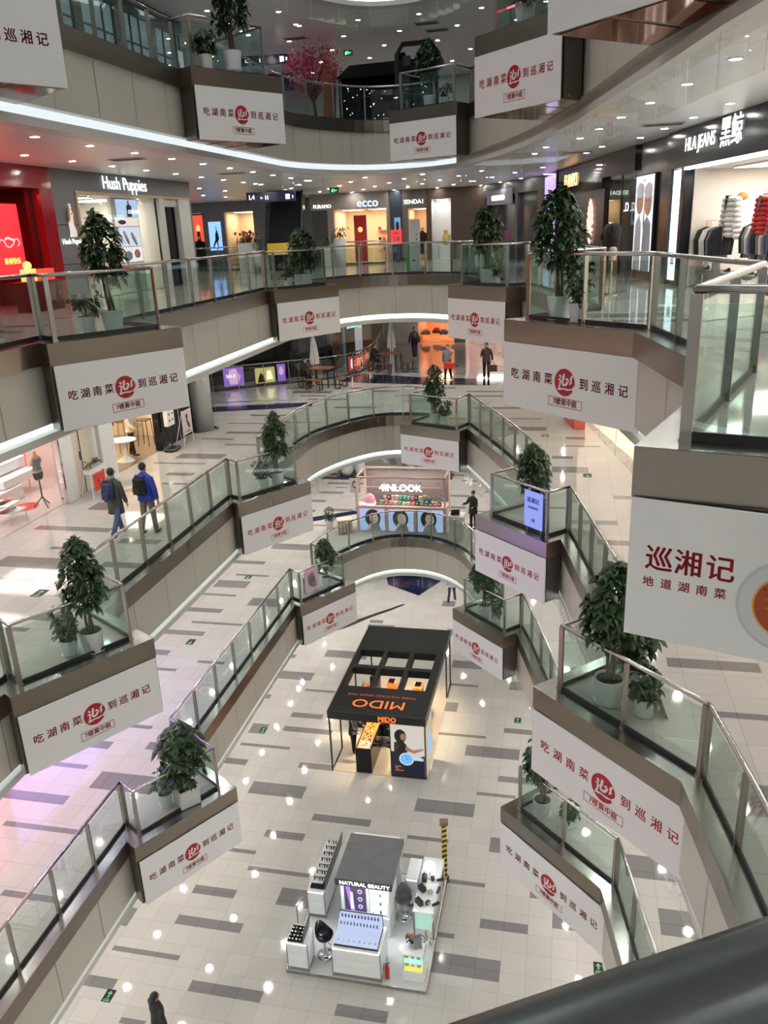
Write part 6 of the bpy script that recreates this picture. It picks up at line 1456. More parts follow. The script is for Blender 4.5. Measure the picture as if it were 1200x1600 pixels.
b = thing('laptop', 'black open laptop on the side counter of the kiosk', 'laptop', (-4.2, 31.75, F[2] + 1.0), rd(15)); mb = MB(); mb.rbox((-.18, -.12, 0), (.18, .12, .02), .005); mb.build('keyboard', black, b); mb = MB(); mb.add([(-.18, -.12, .02), (.18, -.12, .02), (.18, -.2, .26), (-.18, -.2, .26), (-.18, -.105, .02), (.18, -.105, .02), (.18, -.185, .26), (-.18, -.185, .26)], [(0, 1, 2, 3), (7, 6, 5, 4), (0, 4, 5, 1), (1, 5, 6, 2), (2, 6, 7, 3), (3, 7, 4, 0)]); mb.build('lid', black, b)
b = thing('wooden_bench', 'pale slatted wooden bench left of the cosmetics kiosk', 'bench', (-9.0, 31.75, F[2] + .004), rd(22)); mb = MB(); mb.rbox((-.3, -.2, .05), (.35, .25, .62), .02); mb.build('bench_body', mat('pale_pink_wood', (.62, .48, .38), .5), b)
mb = MB()
for k in range(4): mb.box((-.25 + k * .15, -.215, .08), (-.22 + k * .15, -.2, .58))
mb.build('slats', brown, b)
planter(-9.75, 32.1, 2, .16, .45, 'small leafy plant in a white tub left of the cosmetics kiosk', True, 9)
b = thing('poster_stand', 'slim stand with a small portrait poster left of the cosmetics kiosk', 'sign stand', (-9.2, 34.7, F[2] + .004)); mb = MB(); mb.tube([(0, 0, .02), (0, 0, 1.4)], .02, 6); mb.lathe([(.2, 0), (.2, .02), (.01, .025)], seg=16); mb.build('stand', grey, b)
mb = MB(); mb.box((-.25, -.03, .85), (.25, 0, 1.55)); mb.build('poster_board', mat('poster_greyp', (.35, .33, .33), .5), b); mb = MB(); mb.ell(0, 1.25, .12, .18, -.032, .002, 0); mb.ell(0, 1.24, .07, .1, -.035, .002, 1); mb.build('portrait', [hair_p, skin_p], b)

# ================================================================ black watch kiosk on the ground floor
t = thing('watch_kiosk', 'long black roofed watch kiosk with orange lettering on its roof', 'kiosk', (-7.37, 22.6, .004)); W = 3.31; D = 6.25; H = 2.4
mb = MB()
xs = [0, .16, 1.06, 1.20, 2.06, 2.22, 3.05, W]; holes_y = [(1.65, 2.93), (3.15, 4.25)]
ys = [0, 1.65, 2.93, 3.15, 4.25, D]
for i in range(7):
    for j in range(5):
        if i in (1, 3, 5) and j in (1, 3): continue
        mb.box((xs[i], ys[j], H - .28), (xs[i + 1], ys[j + 1], H - .0))
o = mb.build('roof', mat('kiosk_black', (.012, .014, .014), .55, spec=.2), t)
mb = MB(); mb.box((-.02, -.03, H - .30), (W + .02, 0, H)); mb.box((W, 0, H - .30), (W + .02, D, H)); mb.box((-.02, 0, H - .3), (0, D, H)); mb.build('fascia', black, t)
for x, y in ((0, 0), (0, 1.28), (W - .05, 5.1), (W - .05, D - .05), (0, D - .05), (0, 3.6)):
    mb = MB(); mb.box((x, y, 0), (x + .05, y + .05, H - .28)); mb.build('post', black, t)
mb = MB(); mb.box((0, .05, 0), (.04, 1.3, .04)); mb.box((W - .04, 5.1, 0), (W, D, .04)); mb.build('floor_rail', black, t)
orl = em('orange_letters', (1.0, .16, .03), 1.5)
mb = MB(); put_text(mb, 'MIDO', W / 2 + .38 - .0, -.035, H - .15, .24, 0, .006, .003); mb.build('lettering', orl, t)
mb = MB(); put_text(mb, 'SWISS WATCHES SINCE 1918', W / 2 + .38, -.035, H - .26, .045, 0, 0, .003); mb.build('lettering', orl, t)
mb = MB(); vs, fs = text_geo('MIDO', .78, .0, .002); mb.add([(1.62 - v[0] * .92, .62 - v[1] * .85, H + .003 + abs(v[2])) for v in vs], fs); mb.build('roof_lettering', orl, t)
mb = MB(); vs, fs = text_geo('SWISS WATCHES SINCE 1918', .175, .0, .001); mb.add([(1.62 - v[0] * 1.05, 1.12 - v[1], H + .003 + abs(v[2])) for v in vs], fs); mb.build('roof_lettering', mat('dull_orange', (.5, .16, .06), .5, emit=(1, .25, .1), estr=.3), t)
mb = MB(); mb.rbox((2.09, .0, 0), (W, .55, H - .28), .01); mb.build('end_cabinet', black, t)
mb = MB(); mb.box((2.13, -.02, .12), (W - .04, 0, H - .32)); p_ = mb.build('lit_poster', em('poster_sky', (.62, .58, .52), .9), t)
mb = MB(); cx = 2.13
mb.poly2([(cx, .12), (cx + 1.14, .12), (cx + 1.14, .95), (cx + .75, .8), (cx + .4, 1.0), (cx, 1.05)], -.021, .002, 0)
mb.poly2([(cx + .1, .95), (cx + .55, .95), (cx + .55, 1.3), (cx + .4, 1.5), (cx + .12, 1.4)], -.023, .002, 1); mb.ell(cx + .33, 1.66, .2, .26, -.024, .002, 1); mb.ell(cx + .42, 1.64, .09, .13, -.027, .002, 2); mb.poly2([(cx + .2, 1.5), (cx + .12, 1.1), (cx + .3, 1.2)], -.025, .002, 3)
mb.poly2([(cx + .5, 1.3), (cx + .75, 1.15), (cx + 1.1, 1.25), (cx + 1.1, 1.18), (cx + .8, 1.02), (cx + .5, 1.12)], -.027, .002, 2)
mb.ell(cx + .52, .78, .25, .25, -.029, .003, 4, seg=32); mb.ell(cx + .52, .78, .20, .20, -.033, .002, 5, seg=32); mb.poly2([(cx + .7, .95), (cx + 1.1, .85), (cx + 1.1, .75), (cx + .7, .75)], -.028, .002, 4)
for a in range(12): mb.ell(cx + .52 + .16 * math.cos(a * PI / 6), .78 + .16 * math.sin(a * PI / 6), .012, .012, -.036, .001, 6, seg=6)
mb.box((cx + .515, -.038, .78), (cx + .525, -.036, .92), 6); mb.box((cx + .52, -.038, .775), (cx + .62, -.036, .785), 6)
for j in range(3): mb.box((cx + .12, -.025, .3 + j * .08), (cx + .12 + (.3, .12, .22)[j], -.023, .315 + j * .08), 7)
mb.build('watch_picture', [mat('pp_navy', (.01, .015, .05), .4), black, skin_p, mat('pp_hair', (.1, .05, .03), .5), em('pp_steel', (.6, .72, .85), .8), em('pp_blue', (.15, .45, .9), 1.0), navy, orl], p_)
mb = MB(); mb.box((W, .04, .1), (W + .02, 1.2, H - .4)); mb.build('side_poster', em('side_pic', (.62, .52, .38), .7), t); mb = MB(); mb.ell(0, 0, .3, .3, 0, .004, seg=28); mb.v = [(W + .022, .75 + v[0], .95 + v[2] * 1.4) for v in mb.v]; mb.build('side_picture', em('pp_blue', (.15, .45, .9), 1.0), t)
mb = MB(); mb.box((.0, .0, 0.0), (W, D, .012)); mb.build('carpet', mat('kiosk_floor', (.42, .36, .29), .35), t)
for k, (x, y) in enumerate(((.9, 1.2), (2.4, 1.4), (.9, 3.0), (2.5, 3.4), (1.6, 4.8))):
    ld = bpy.data.lights.new('watch_kiosk_spot', 'SPOT'); ld.energy = 260; ld.spot_size = 2.0; ld.spot_blend = .6; ld.color = (1, .80, .55); ld.shadow_soft_size = .06
    lo = bpy.data.objects.new('watch_kiosk_spot', ld); lo.location = (-7.37 + x, 22.6 + y, H - .32); COL.objects.link(lo)
def case(x0, y0, x1, y1, label, h=.95, front='x'):
    c = thing('display_case', label, 'display case', (-7.37 + x0, 22.6 + y0, .018)); w, d = x1 - x0, y1 - y0
    mb = MB(); mb.rbox((0, 0, 0), (w, d, h), .012); mb.build('cabinet', blackgloss, c)
    mb = MB(); mb.box((.05, .05, h), (w - .05, d - .05, h + .015)); mb.build('orange_tray', orange, c)
    mb = MB(); mb.box((.02, .02, h + .13), (w - .02, d - .02, h + .14)); mb.build('glass_top', clear, c)
    mb = MB(); r = random.Random(x0 * 10 + y0)
    for q in ((.02, .02), (w - .03, .02), (.02, d - .03), (w - .03, d - .03)): mb.box((q[0], q[1], h), (q[0] + .01, q[1] + .01, h + .13))
    mb.build('glass_edge', chrome, c)
    wm = MB()
    for k in range(int(w * d * 55)):
        x = .1 + (w - .2) * r.random(); y = .1 + (d - .2) * r.random(); wm.lathe([(.02, .0), (.024, .012), (.01, .014)], (x, y, h + .016), 8, mi=r.choice((0, 1, 0, 2))); wm.box((x - .012, y - .05, h + .016), (x + .012, y + .05, h + .022), r.choice((1, 0)))
    o = wm.build('watches', [chrome, black, white_print], c); o['kind'] = 'stuff'
case(.87, .02, 1.42, 1.9, 'black watch display case with orange tray under the front of the kiosk')
case(.15, 2.6, .75, 4.2, 'black watch display case seen through the left roof openings'); case(1.25, 2.2, 2.05, 2.8, 'watch display case full of pale watches under the middle roof opening')
case(2.3, 2.3, 2.75, 3.9, 'black watch display case seen through the right roof openings')
for k, (x, y, m) in enumerate(((1.3, 4.2, orange), (2.35, 4.1, orange), (2.75, 2.6, black), (.55, 4.6, black))):
    c = thing('display_block', '%s block inside the watch kiosk, %s' % (('orange', 'orange', 'black', 'black')[k], ('under the rear middle opening', 'under the rear right opening', 'under the front right opening', 'under the rear left opening')[k]), 'display block', (-7.37 + x, 22.6 + y, .018)); mb = MB(); mb.rbox((-.17, -.2, 0), (.17, .2, 1.1), .01); mb.build('block', m, c); mb = MB(); mb.rbox((-.12, -.15, 1.1), (.12, .15, 1.16), .01); mb.build('tray', chrome, c)

# ================================================================ white beauty booth on the ground floor
PX, PY = -6.34, 14.58
t = thing('booth_platform', 'pale marble platform of the white beauty booth with a steel edge', 'platform', (PX, PY, .004))
mb = MB(); mb.rbox((0, 0, 0), (3.57, 3.66, .07), .008); mb.build('deck', mat('marble_pale', (.55, .57, .57), .08, noise=.12, nscale=1.5), t); mb = MB(); mb.box((-.012, -.012, 0), (3.582, 0, .075)); mb.box((3.57, 0, 0), (3.582, 3.66, .075)); mb.box((-.012, 0, 0), (0, 3.66, .075)); mb.build('steel_edge', railm, t)
Z0 = .078
wp_ = mat('gloss_white', (.80, .82, .83), .4); ge = mat('grey_edge', (.16, .16, .17), .4)
def cabinet(name, x0, y0, x1, y1, h, label, drawers=3, parent=True):
    c = thing(name, label, 'cabinet', (PX + x0, PY + y0, Z0)); w, d = x1 - x0, y1 - y0
    mb = MB(); mb.rbox((0, 0, .12), (w, d, h), .006); mb.build('body', wp_, c)
    mb = MB(); mb.box((.02, .02, 0), (w - .02, d - .02, .12)); mb.build('toe_kick', grey, c)
    for s in (0, w):
        mb = MB(); mb.box((s - .008, -.012, 0), (s + .008, .01, h)); mb.build('edge_trim', ge, c)
    mb = MB(); mb.box((.02, -.006, h - .04), (w - .02, 0, h - .015)); mb.build('light_strip', em('drawer_light', (.85, .93, 1), 2.5), c)
    for k in range(drawers):
        z0 = .14 + k * (h - .2) / drawers; mb = MB(); mb.box((.015, -.008, z0), (w - .015, 0, z0 + (h - .2) / drawers - .012)); mb.build('drawer', wp_, c)
    return c
cb = cabinet('display_cabinet', .08, 1.72, .55, 3.62, .88, 'long white cabinet with a black tray of cosmetics and a dark side screen')
mb = MB(); mb.rbox((.06, .1, .88), (.44, 1.85, .94), .006); mb.build('black_tray', blackgloss, cb)
mb = MB(); mb.add([(.46, .1, .88), (.48, .1, .88), (.48, 1.85, .88), (.46, 1.85, .88), (.50, .05, 1.32), (.52, .05, 1.32), (.52, 1.85, 1.32), (.50, 1.85, 1.32)], [(0, 3, 2, 1), (4, 5, 6, 7), (0, 1, 5, 4), (1, 2, 6, 5), (2, 3, 7, 6), (3, 0, 4, 7)]); mb.build('dark_screen', dark_grey, cb)
r = random.Random(31)
for j in range(7):
    b = thing('cosmetics_tray', 'white tray of dark cosmetics on the long cabinet, %s from the front' % ORD[j], 'tray', (PX + .16, PY + 1.95 + j * .235, Z0 + .945), 0, 'trays on the long cabinet')
    mb = MB(); mb.rbox((0, 0, 0), (.3, .19, .03), .005); mb.build('tray_body', white_print, b)
    for q in range(4):
        mb = MB(); mb.lathe([(.018, 0), (.018, .06 + .04 * r.random()), (.01, .10)], (.05 + q * .07, .1, .031), 8); mb.build('jar', [black, chrome, black, dark_grey][q], b)
cb = cabinet('display_cabinet', .06, .02, .60, .56, .90, 'small square white cabinet with round compacts at the front left corner of the booth')
mb = MB(); mb.rbox((.03, .03, .9), (.40, .5, .95), .005); mb.build('black_tray', blackgloss, cb)
mb = MB(); mb.add([(.42, .0, .9), (.435, .0, .9), (.435, .54, .9), (.42, .54, .9), (.48, -.02, 1.35), (.495, -.02, 1.35), (.495, .56, 1.35), (.48, .56, 1.35)], [(0, 3, 2, 1), (4, 5, 6, 7), (0, 1, 5, 4), (1, 2, 6, 5), (2, 3, 7, 6), (3, 0, 4, 7)]); mb.build('dark_screen', dark_grey, cb)
mb = MB(); mb.tube([(.12, .62, .9), (.1, .66, 1.35), (.3, .64, 1.7)], .012, 5); mb.build('arm', black, cb)
for j in range(16):
    b = thing('compact', 'round white makeup compact on the small black tray, %s in row %s from the front' % (ORD[j % 4], ORD[j // 4]), 'makeup compact', (PX + .13 + (j % 4) * .09, PY + .1 + (j // 4) * .11, Z0 + .951), 0, 'compacts on the small cabinet')
    mb = MB(); mb.lathe([(.022, 0), (.026, .008), (.022, .014), (.005, .015)], seg=10); mb.build('lid', [white_print, chrome, white_print][j % 3], b)
# front desk with lit tester stand
cb = cabinet('front_desk', 1.22, .04, 2.44, .88, .92, 'wide white front desk with three drawers carrying the lit lipstick stand')
b = thing('tester_stand', 'sloping white lit tester stand with rows of purple lipsticks', 'cosmetics stand', (PX + 1.28, PY + .12, Z0 + .925))
mb = MB(); mb.add([(0, 0, 0), (1.08, 0, 0), (1.08, .66, 0), (0, .66, 0), (0, 0, .05), (1.08, 0, .05), (1.08, .66, .42), (0, .66, .42), (0, .35, .10), (1.08, .35, .10), (1.08, .36, .22), (0, .36, .22)], [(0, 3, 2, 1), (0, 1, 5, 4), (4, 5, 9, 8), (8, 9, 10, 11), (11, 10, 6, 7), (2, 3, 7, 6), (1, 2, 6, 10, 9, 5), (0, 4, 8, 11, 7, 3)]); mb.build('stand_body', em('tester_glow', (.60, .70, 1.0), .75), b)
mb = MB(); mb.box((-.015, -.015, -.002), (1.095, 0, .05)); mb.box((1.08, 0, -.002), (1.095, .67, .06)); mb.box((-.015, .66, 0), (1.095, .675, .46)); mb.build('black_edge', black, b)
def onsl(y): return (.05 + y / .35 * .05) if y < .35 else .22 + (y - .36) / .3 * .2
for row, y in enumerate((.12, .42, .56)):
    for k in range(8 if row == 0 else 12):
        n = 8 if row == 0 else 12; x = .08 + k * .92 / (n - 1)
        s_ = thing('lipstick' if row else 'powder_jar', ('round powder jar in the front row of the lit tester stand', 'lipstick in the middle row of the lit tester stand', 'purple lipstick in the back row of the lit tester stand')[row], 'cosmetics', (PX + 1.28 + x, PY + .12 + y, Z0 + .925 + onsl(y) + .002), 0, ('powder jars on the tester stand', 'middle row of lipsticks', 'back row of lipsticks')[row])
        if row == 0: mb = MB(); mb.lathe([(.03, 0), (.035, .02), (.01, .03)], seg=10); mb.build('lid', mat('jar_grey', (.35, .4, .5), .3), s_)
        else: mb = MB(); mb.lathe([(.02, 0), (.02, .06), (.012, .10)], seg=7); mb.build('tube', mat('lip_purple', (.07, .05, .16), .35) if row == 2 else mat('lip_blue', (.16, .2, .36), .35), s_)
ld = bpy.data.lights.new('booth_fill', 'AREA'); ld.shape = 'RECTANGLE'; ld.size = 1.2; ld.size_y = .2; ld.energy = 26; ld.color = (.9, .96, 1)  # added fill under the roof overhang, the booth shows no lamp there
lo = bpy.data.objects.new('booth_fill', ld); lo.location = (PX + 1.1 + .72, PY + 1.02 + .2, Z0 + 1.85); COL.objects.link(lo)
# inner booth with grey roof
b = thing('beauty_booth', 'white inner booth with a flat grey roof and small white lettering', 'booth', (PX + 1.1, PY + 1.02, Z0))
mb = MB(); mb.rbox((.02, .38, 0), (1.30, 2.0, .12), .01); mb.rbox((.02, .38, .12), (1.30, .46, .62), .008); mb.rbox((.02, 1.9, .12), (1.30, 2.0, 1.86), .008); mb.rbox((.02, .46, .12), (.10, 1.9, 1.86), .008); mb.build('walls', wp_, b)
mb = MB(); mb.rbox((1.22, .40, .12), (1.30, 1.3, 1.86), .008); mb.rbox((.02, .38, .62), (.10, .46, 1.86), .005); mb.rbox((.7, .38, .62), (.76, .46, 1.86), .005); mb.build('side_wall', wp_, b)
mb = MB(); mb.rbox((0, .06, 1.86), (1.46, 1.72, 2.06), .008); mb.build('roof', mat('roof_grey', (.135, .135, .14), .6, noise=.25, nscale=4), b)
mb = MB(); mb.box((-.008, .052, 1.86), (1.468, .06, 2.06)); mb.build('fascia', dark_grey, b)
mb = MB(); put_text(mb, 'NATURAL BEAUTY', .76, .05, 1.955, .155, 0, .003, .004); mb.build('lettering', em('nb_white', (1, 1, 1), 2.2), b)
mb = MB(); mb.box((.12, .40, .68), (.69, .43, 1.8)); p_ = mb.build('lit_poster', em('purple_scr', (.05, .03, .10), 1.0), b)
mb = MB(); mb.poly2([(.14, 1.6), (.24, 1.62), (.35, 1.1), (.38, .72), (.28, .72), (.2, 1.2)], .399, .002, 0); mb.poly2([(.27, 1.35), (.34, 1.35), (.36, .8), (.27, .8)], .396, .002, 1)
for j in range(3): mb.ell(.53, 1.38 - j * .24, .06, .07, .399, .002, 1); mb.ell(.53, 1.38 - j * .24, .04, .05, .396, .002, 2)
put_text(mb, '自然美', .45, .398, 1.68, .1, 1, .001, .001); put_text(mb, 'BEAUTY', .48, .398, 1.56, .07, 1, .001, .001)
mb.build('picture', [em('pur2', (.45, .2, .75), 1.0), em('pur3', (.8, .65, 1.0), 1.3), em('pur4', (.3, .1, .5), .8)], p_)
mb = MB(); mb.box((.78, .43, .68), (1.21, .46, 1.8)); mb.build('lit_back', em('booth_glow', (.80, .95, .98), 1.3), b)
mb = MB()
for j in range(4): mb.box((.80, .38, .72 + j * .28), (1.20, .46, .735 + j * .28))
mb.build('shelves', clear, b)
for j in range(8):
    s_ = thing('cosmetic_jar', 'small jar on the lit shelves of the inner booth', 'jar', (PX + 1.1 + .86 + (j % 2) * .2, PY + 1.02 + .42, Z0 + .736 + (j // 2) * .28), 0, 'jars on the lit booth shelves'); mb = MB(); mb.lathe([(.03, 0), (.03, .07), (.02, .09), (.01, .09)], seg=10); mb.build('glass_jar', [white_print, grey][j % 2], s_)
cb = cabinet('back_cabinet', 2.62, 2.5, 2.95, 3.3, .95, 'tall narrow white cabinet behind the grey roofed booth')
# right hand table and shelves
b = thing('long_table', 'long white side table cluttered with tools and a round lit mirror', 'table', (PX + 2.98, PY + 1.5, Z0))
mb = MB(); mb.rbox((0, 0, .86), (.56, 1.95, .9), .006); mb.build('table_top', wp_, b)
for x, y in ((.03, .03), (.53, .03), (.03, 1.92), (.53, 1.92)):
    mb = MB(); mb.box((x - .02, y - .02, 0), (x + .02, y + .02, .86)); mb.build('leg', ge, b)
mb = MB(); mb.box((.02, .04, .3), (.54, .08, .84)); mb.build('front_panel', mat('mint_panel', (.35, .6, .5), .4, emit=(.6, 1, .85), estr=.3), b)
mb = MB(); mb.box((.04, .3, .25), (.52, 1.8, .29)); mb.build('lower_shelf', clear, b)
c = thing('ring_lamp', 'round bright lit mirror lamp on the long side table', 'lamp', (PX + 3.25, PY + 2.75, Z0 + .905)); mb = MB(); mb.tube([(0, 0, 0), (0, 0, .2)], .02, 6); mb.lathe([(.1, 0), (.1, .015), (.01, .02)], seg=14); mb.build('stand', white, c); mb = MB(); mb.ball((0, 0, .34), .17, sc=(1, .5, 1)); mb.build('ring', em('ring_glow', (.9, .97, 1), 4.5), c)
r = random.Random(77)
for k in range(9):
    c = thing(('tool_bag', 'leather_pouch', 'hair_dryer')[k % 3], ('black tool bag lying on the long side table, %s', 'brown leather pouch on the long side table, %s', 'dark hair dryer on the long side table, %s')[k % 3] % ('nearest', 'in the middle', 'farthest')[k // 3], ('bag', 'pouch', 'hair dryer')[k % 3], (PX + 3.12 + .27 * (k % 3) * .8, PY + 1.75 + (k // 3) * .42 + .05 * (k % 2), Z0 + .905), r.random() * 3)
    mb = MB()
    if k % 3 == 0: mb.rbox((-.12, -.07, 0), (.12, .07, .16), .03); mb.build('bag_body', black, c); mb = MB(); mb.tube([(-.08, 0, .15), (-.05, 0, .24), (.05, 0, .24), (.08, 0, .15)], .008, 5); mb.build('strap', black, c)
    elif k % 3 == 1: mb.rbox((-.07, -.05, 0), (.07, .05, .09), .02); mb.build('pouch_body', [brown, wood, G['navy']][k // 3], c); mb = MB(); mb.box((-.05, -.052, .05), (.05, -.05, .08)); mb.build('flap', white_print, c)
    else: mb.tube([(-.1, 0, .08), (.1, 0, .08)], [.035, .045], 8); mb.build('barrel', black, c); mb = MB(); mb.tube([(.05, 0, .06), (.06, 0, .002)], .018, 6); mb.build('grip', chrome, c)
c = thing('spider_plant', 'small spiky green plant in front of the mint panel', 'plant', (PX + 3.35, PY + 1.36, Z0)); fo = MB()
for k in range(22):
    a = k * .9; leaflet(fo, Vector((0, 0, .14)), Vector((math.cos(a), math.sin(a), 1.1)), Vector((0, 0, 1)), .32, .012, .45, 0)
fo.build('foliage', [leafl, leafm], c); mb = MB(); mb.lathe([(.05, 0), (.075, .14), (.01, .13)], seg=14); mb.build('pot', pot_white, c)
b = thing('glass_cabinet', 'low glass cabinet with yellow and green lit shelves at the front right of the booth', 'cabinet', (PX + 2.96, PY + .22, Z0))
mb = MB(); mb.rbox((0, 0, 0), (.5, .42, .28), .006); mb.rbox((0, 0, .80), (.5, .42, .83), .004); mb.build('body', wp_, b)
mb = MB(); mb.box((0, 0, .28), (.5, .01, .80)); mb.box((0, .41, .28), (.5, .42, .80)); mb.box((0, .01, .28), (.01, .41, .80)); mb.box((.49, .01, .28), (.5, .41, .8)); mb.build('glass', clear, b)
for k, (z, c_) in enumerate(((.30, (1, .8, .15)), (.55, (.5, 1, .9)))):
    mb = MB(); mb.box((.02, .02, z), (.48, .4, z + .015)); mb.build('shelf', em('shelf_%d' % k, c_, 1.0), b)
for k in range(6):
    s_ = thing('gift_pack', 'small pack on the lit shelves of the low glass cabinet', 'pack', (PX + 3.03 + (k % 3) * .15, PY + .4, Z0 + (.32, .57)[k // 3]), 0, 'packs in the low glass cabinet'); mb = MB(); mb.rbox((-.05, -.05, 0), (.05, .05, .08), .006); mb.build('pack_body', [yellow, white_print, mat('pack_teal', (.2, .6, .55), .4)][k % 3], s_); mb = MB(); mb.box((-.03, -.052, .03), (.03, -.05, .06)); mb.build('print', grey, s_)
c = thing('flower_bunch', 'dark leafy bunch with a red bow on the low glass cabinet', 'flowers', (PX + 3.12, PY + .48, Z0 + .835)); fo = MB(); st = MB()
for k in range(10): rosette(fo, st, Vector((r.uniform(-.08, .08), r.uniform(-.05, .05), .1 + .25 * r.random())), Vector((r.uniform(-1, 1), r.uniform(-1, 1), .6)).normalized(), r, 5, .09, .02, .3)
fo.build('foliage', [leafm, bark], c); mb = MB(); mb.lathe([(.05, 0), (.06, .12), (.01, .11)], seg=12); mb.build('vase', chrome, c); mb = MB(); mb.ball((.0, -.03, .38), .05, sc=(1.3, .8, .8)); mb.build('bow', mat('bow_red', (.7, .05, .04), .5), c)
c = thing('magazine_rack', 'grey papers in a clear rack on the low glass cabinet', 'rack', (PX + 3.3, PY + .42, Z0 + .835), rd(20)); mb = MB()
for k in range(3): mb.add([(-.08, k * .05, 0), (.12, k * .05, 0), (.12, k * .05 + .06, .28), (-.08, k * .05 + .06, .28), (-.08, k * .05 + .01, 0), (.12, k * .05 + .01, 0), (.12, k * .05 + .07, .28), (-.08, k * .05 + .07, .28)], [(0, 1, 2, 3), (7, 6, 5, 4), (0, 4, 5, 1), (1, 5, 6, 2), (2, 6, 7, 3), (3, 7, 4, 0)])
mb.build('papers', grey, c)
b = thing('fence_rail', 'thin pale rail along the right edge of the beauty booth', 'rail', (PX + 3.54, PY + .03, .08)); mb = MB(); mb.tube([(0, 0, .02), (0, 3.4, .02)], .02, 6); mb.tube([(0, .0, .9), (0, 3.3, .9)], .015, 6); mb.build('rail', mat('rail_pale', (.7, .6, .55), .3), b)
for y in (0, 1.1, 2.2, 3.3):
    mb = MB(); mb.tube([(0, y, 0), (0, y, .9)], .012, 6); mb.build('post', white, b)
def stool(x, y, label, shell, rz):
    s_ = thing('swivel_stool', label, 'stool', (PX + x, PY + y, Z0), rz)
    mb = MB(); mb.lathe([(.21, 0), (.215, .012), (.16, .03), (.04, .06), (.03, .12), (.01, .12)], seg=24); mb.build('base', chrome, s_, smooth=True); mb = MB(); mb.tube([(0, 0, .08), (0, 0, .55)], .028, 10); mb.build('column', chrome, s_)
    mb = MB(); mb.tube([(-.13, -.16, .28), (0, -.2, .28), (.13, -.16, .28), (.1, 0, .3)], .01, 6); mb.build('footrest', chrome, s_)
    mb = MB(); n = 20; vs = []
    for i, (R, z) in enumerate(((.01, .56), (.14, .56), (.21, .60), (.235, .68))):
        for k in range(n):
            a = 2 * PI * k / n; up = max(0, math.sin(a)); vs.append((R * math.cos(a), R * math.sin(a), z + up ** 2 * (0, 0, .1, .28)[i]))
    for i, (R, z) in enumerate(((.215, .69), (.19, .62), (.13, .59), (.01, .59))):
        for k in range(n):
            a = 2 * PI * k / n; up = max(0, math.sin(a)); vs.append((R * math.cos(a), R * math.sin(a), z + up ** 2 * (.28, .1, 0, 0)[i]))
    mb.add(vs, [(i * n + k, i * n + (k + 1) % n, (i + 1) * n + (k + 1) % n, (i + 1) * n + k) for i in range(7) for k in range(n)]); mb.build('shell_seat', shell, s_, smooth=True)
stool(.86, .62, 'black bucket seat swivel stool with a chrome base beside the front desk', blackgloss, rd(60))
stool(2.62, 2.15, 'black and white swivel stool with a chrome base behind the booth', mat('shell_grey', (.10, .10, .10), .3), rd(10))
b = thing('fire_extinguisher', 'red fire extinguisher standing beside the front desk', 'fire extinguisher', (PX + 2.56, PY + .22, Z0)); mb = MB(); mb.lathe([(.055, 0), (.06, .02), (.06, .34), (.04, .40), (.02, .42), (.01, .42)], seg=16); mb.build('cylinder', mat('ext_red', (.5, .015, .012), .3), b, smooth=True); mb = MB(); mb.tube([(0, 0, .4), (0, 0, .47), (.06, 0, .48)], .014, 6); mb.build('valve', black, b); mb = MB(); mb.tube([(0, 0, .45), (-.08, 0, .42), (-.09, 0, .2)], .01, 6); mb.build('hose', black, b)
b = thing('hazard_pole', 'tall yellow and black striped pole behind the long side table', 'pole', (PX + 3.5, PY + 3.72, .004), rd(10)); mb = MB(); n = 22
for k in range(n):
    z = .05 + k * .085; mb.add([(-.07, -.06, z), (.07, -.06, z + .06), (.07, .06, z + .06), (-.07, .06, z), (-.07, -.06, z + .085), (.07, -.06, z + .145), (.07, .06, z + .145), (-.07, .06, z + .085)], [(0, 3, 2, 1), (4, 5, 6, 7), (0, 1, 5, 4), (1, 2, 6, 5), (2, 3, 7, 6), (3, 0, 4, 7)], k % 2)
mb.build('striped_post', [mat('hazard_yellow', (.65, .45, .03), .5), black], b); mb = MB(); mb.rbox((-.12, -.09, 1.92), (.12, .1, 2.06), .02); mb.build('head', mat('rust_head', (.2, .14, .08), .6), b); mb = MB(); mb.rbox((-.12, -.12, 0), (.12, .12, .05), .01); mb.build('base', black, b)

mb = MB(); mb.box((XW0, YW0, 37.2), (XW1, YW1, 37.4)); struct(mb.build('ceiling', white_ceiling))  # unseen roof, added to keep world light from entering above
# ================================================================ people
def skin_geo(vs, es, rad, levels=1):
    me = bpy.data.meshes.new('sk'); me.from_pydata(vs, es, []); me.update()
    o = bpy.data.objects.new('sk', me); COL.objects.link(o)
    o.modifiers.new('skin', 'SKIN')
    dat = me.skin_vertices[0].data
    for i, r in enumerate(rad): dat[i].radius = r if isinstance(r, tuple) else (r, r); dat[i].use_root = (i == 0)
    o.modifiers['skin'].use_smooth_shade = True
    sb = o.modifiers.new('sub', 'SUBSURF'); sb.levels = levels; sb.render_levels = levels
    dg = bpy.context.evaluated_depsgraph_get(); dg.update()
    m2 = o.evaluated_get(dg).to_mesh()
    out = ([tuple(v.co) for v in m2.vertices], [tuple(p.vertices) for p in m2.polygons])
    o.evaluated_get(dg).to_mesh_clear(); bpy.data.objects.remove(o); bpy.data.meshes.remove(me)
    return out
skinm = mat('skin', (.48, .29, .21), .5); hairm = mat('black_hair', (.010, .008, .007), .45)
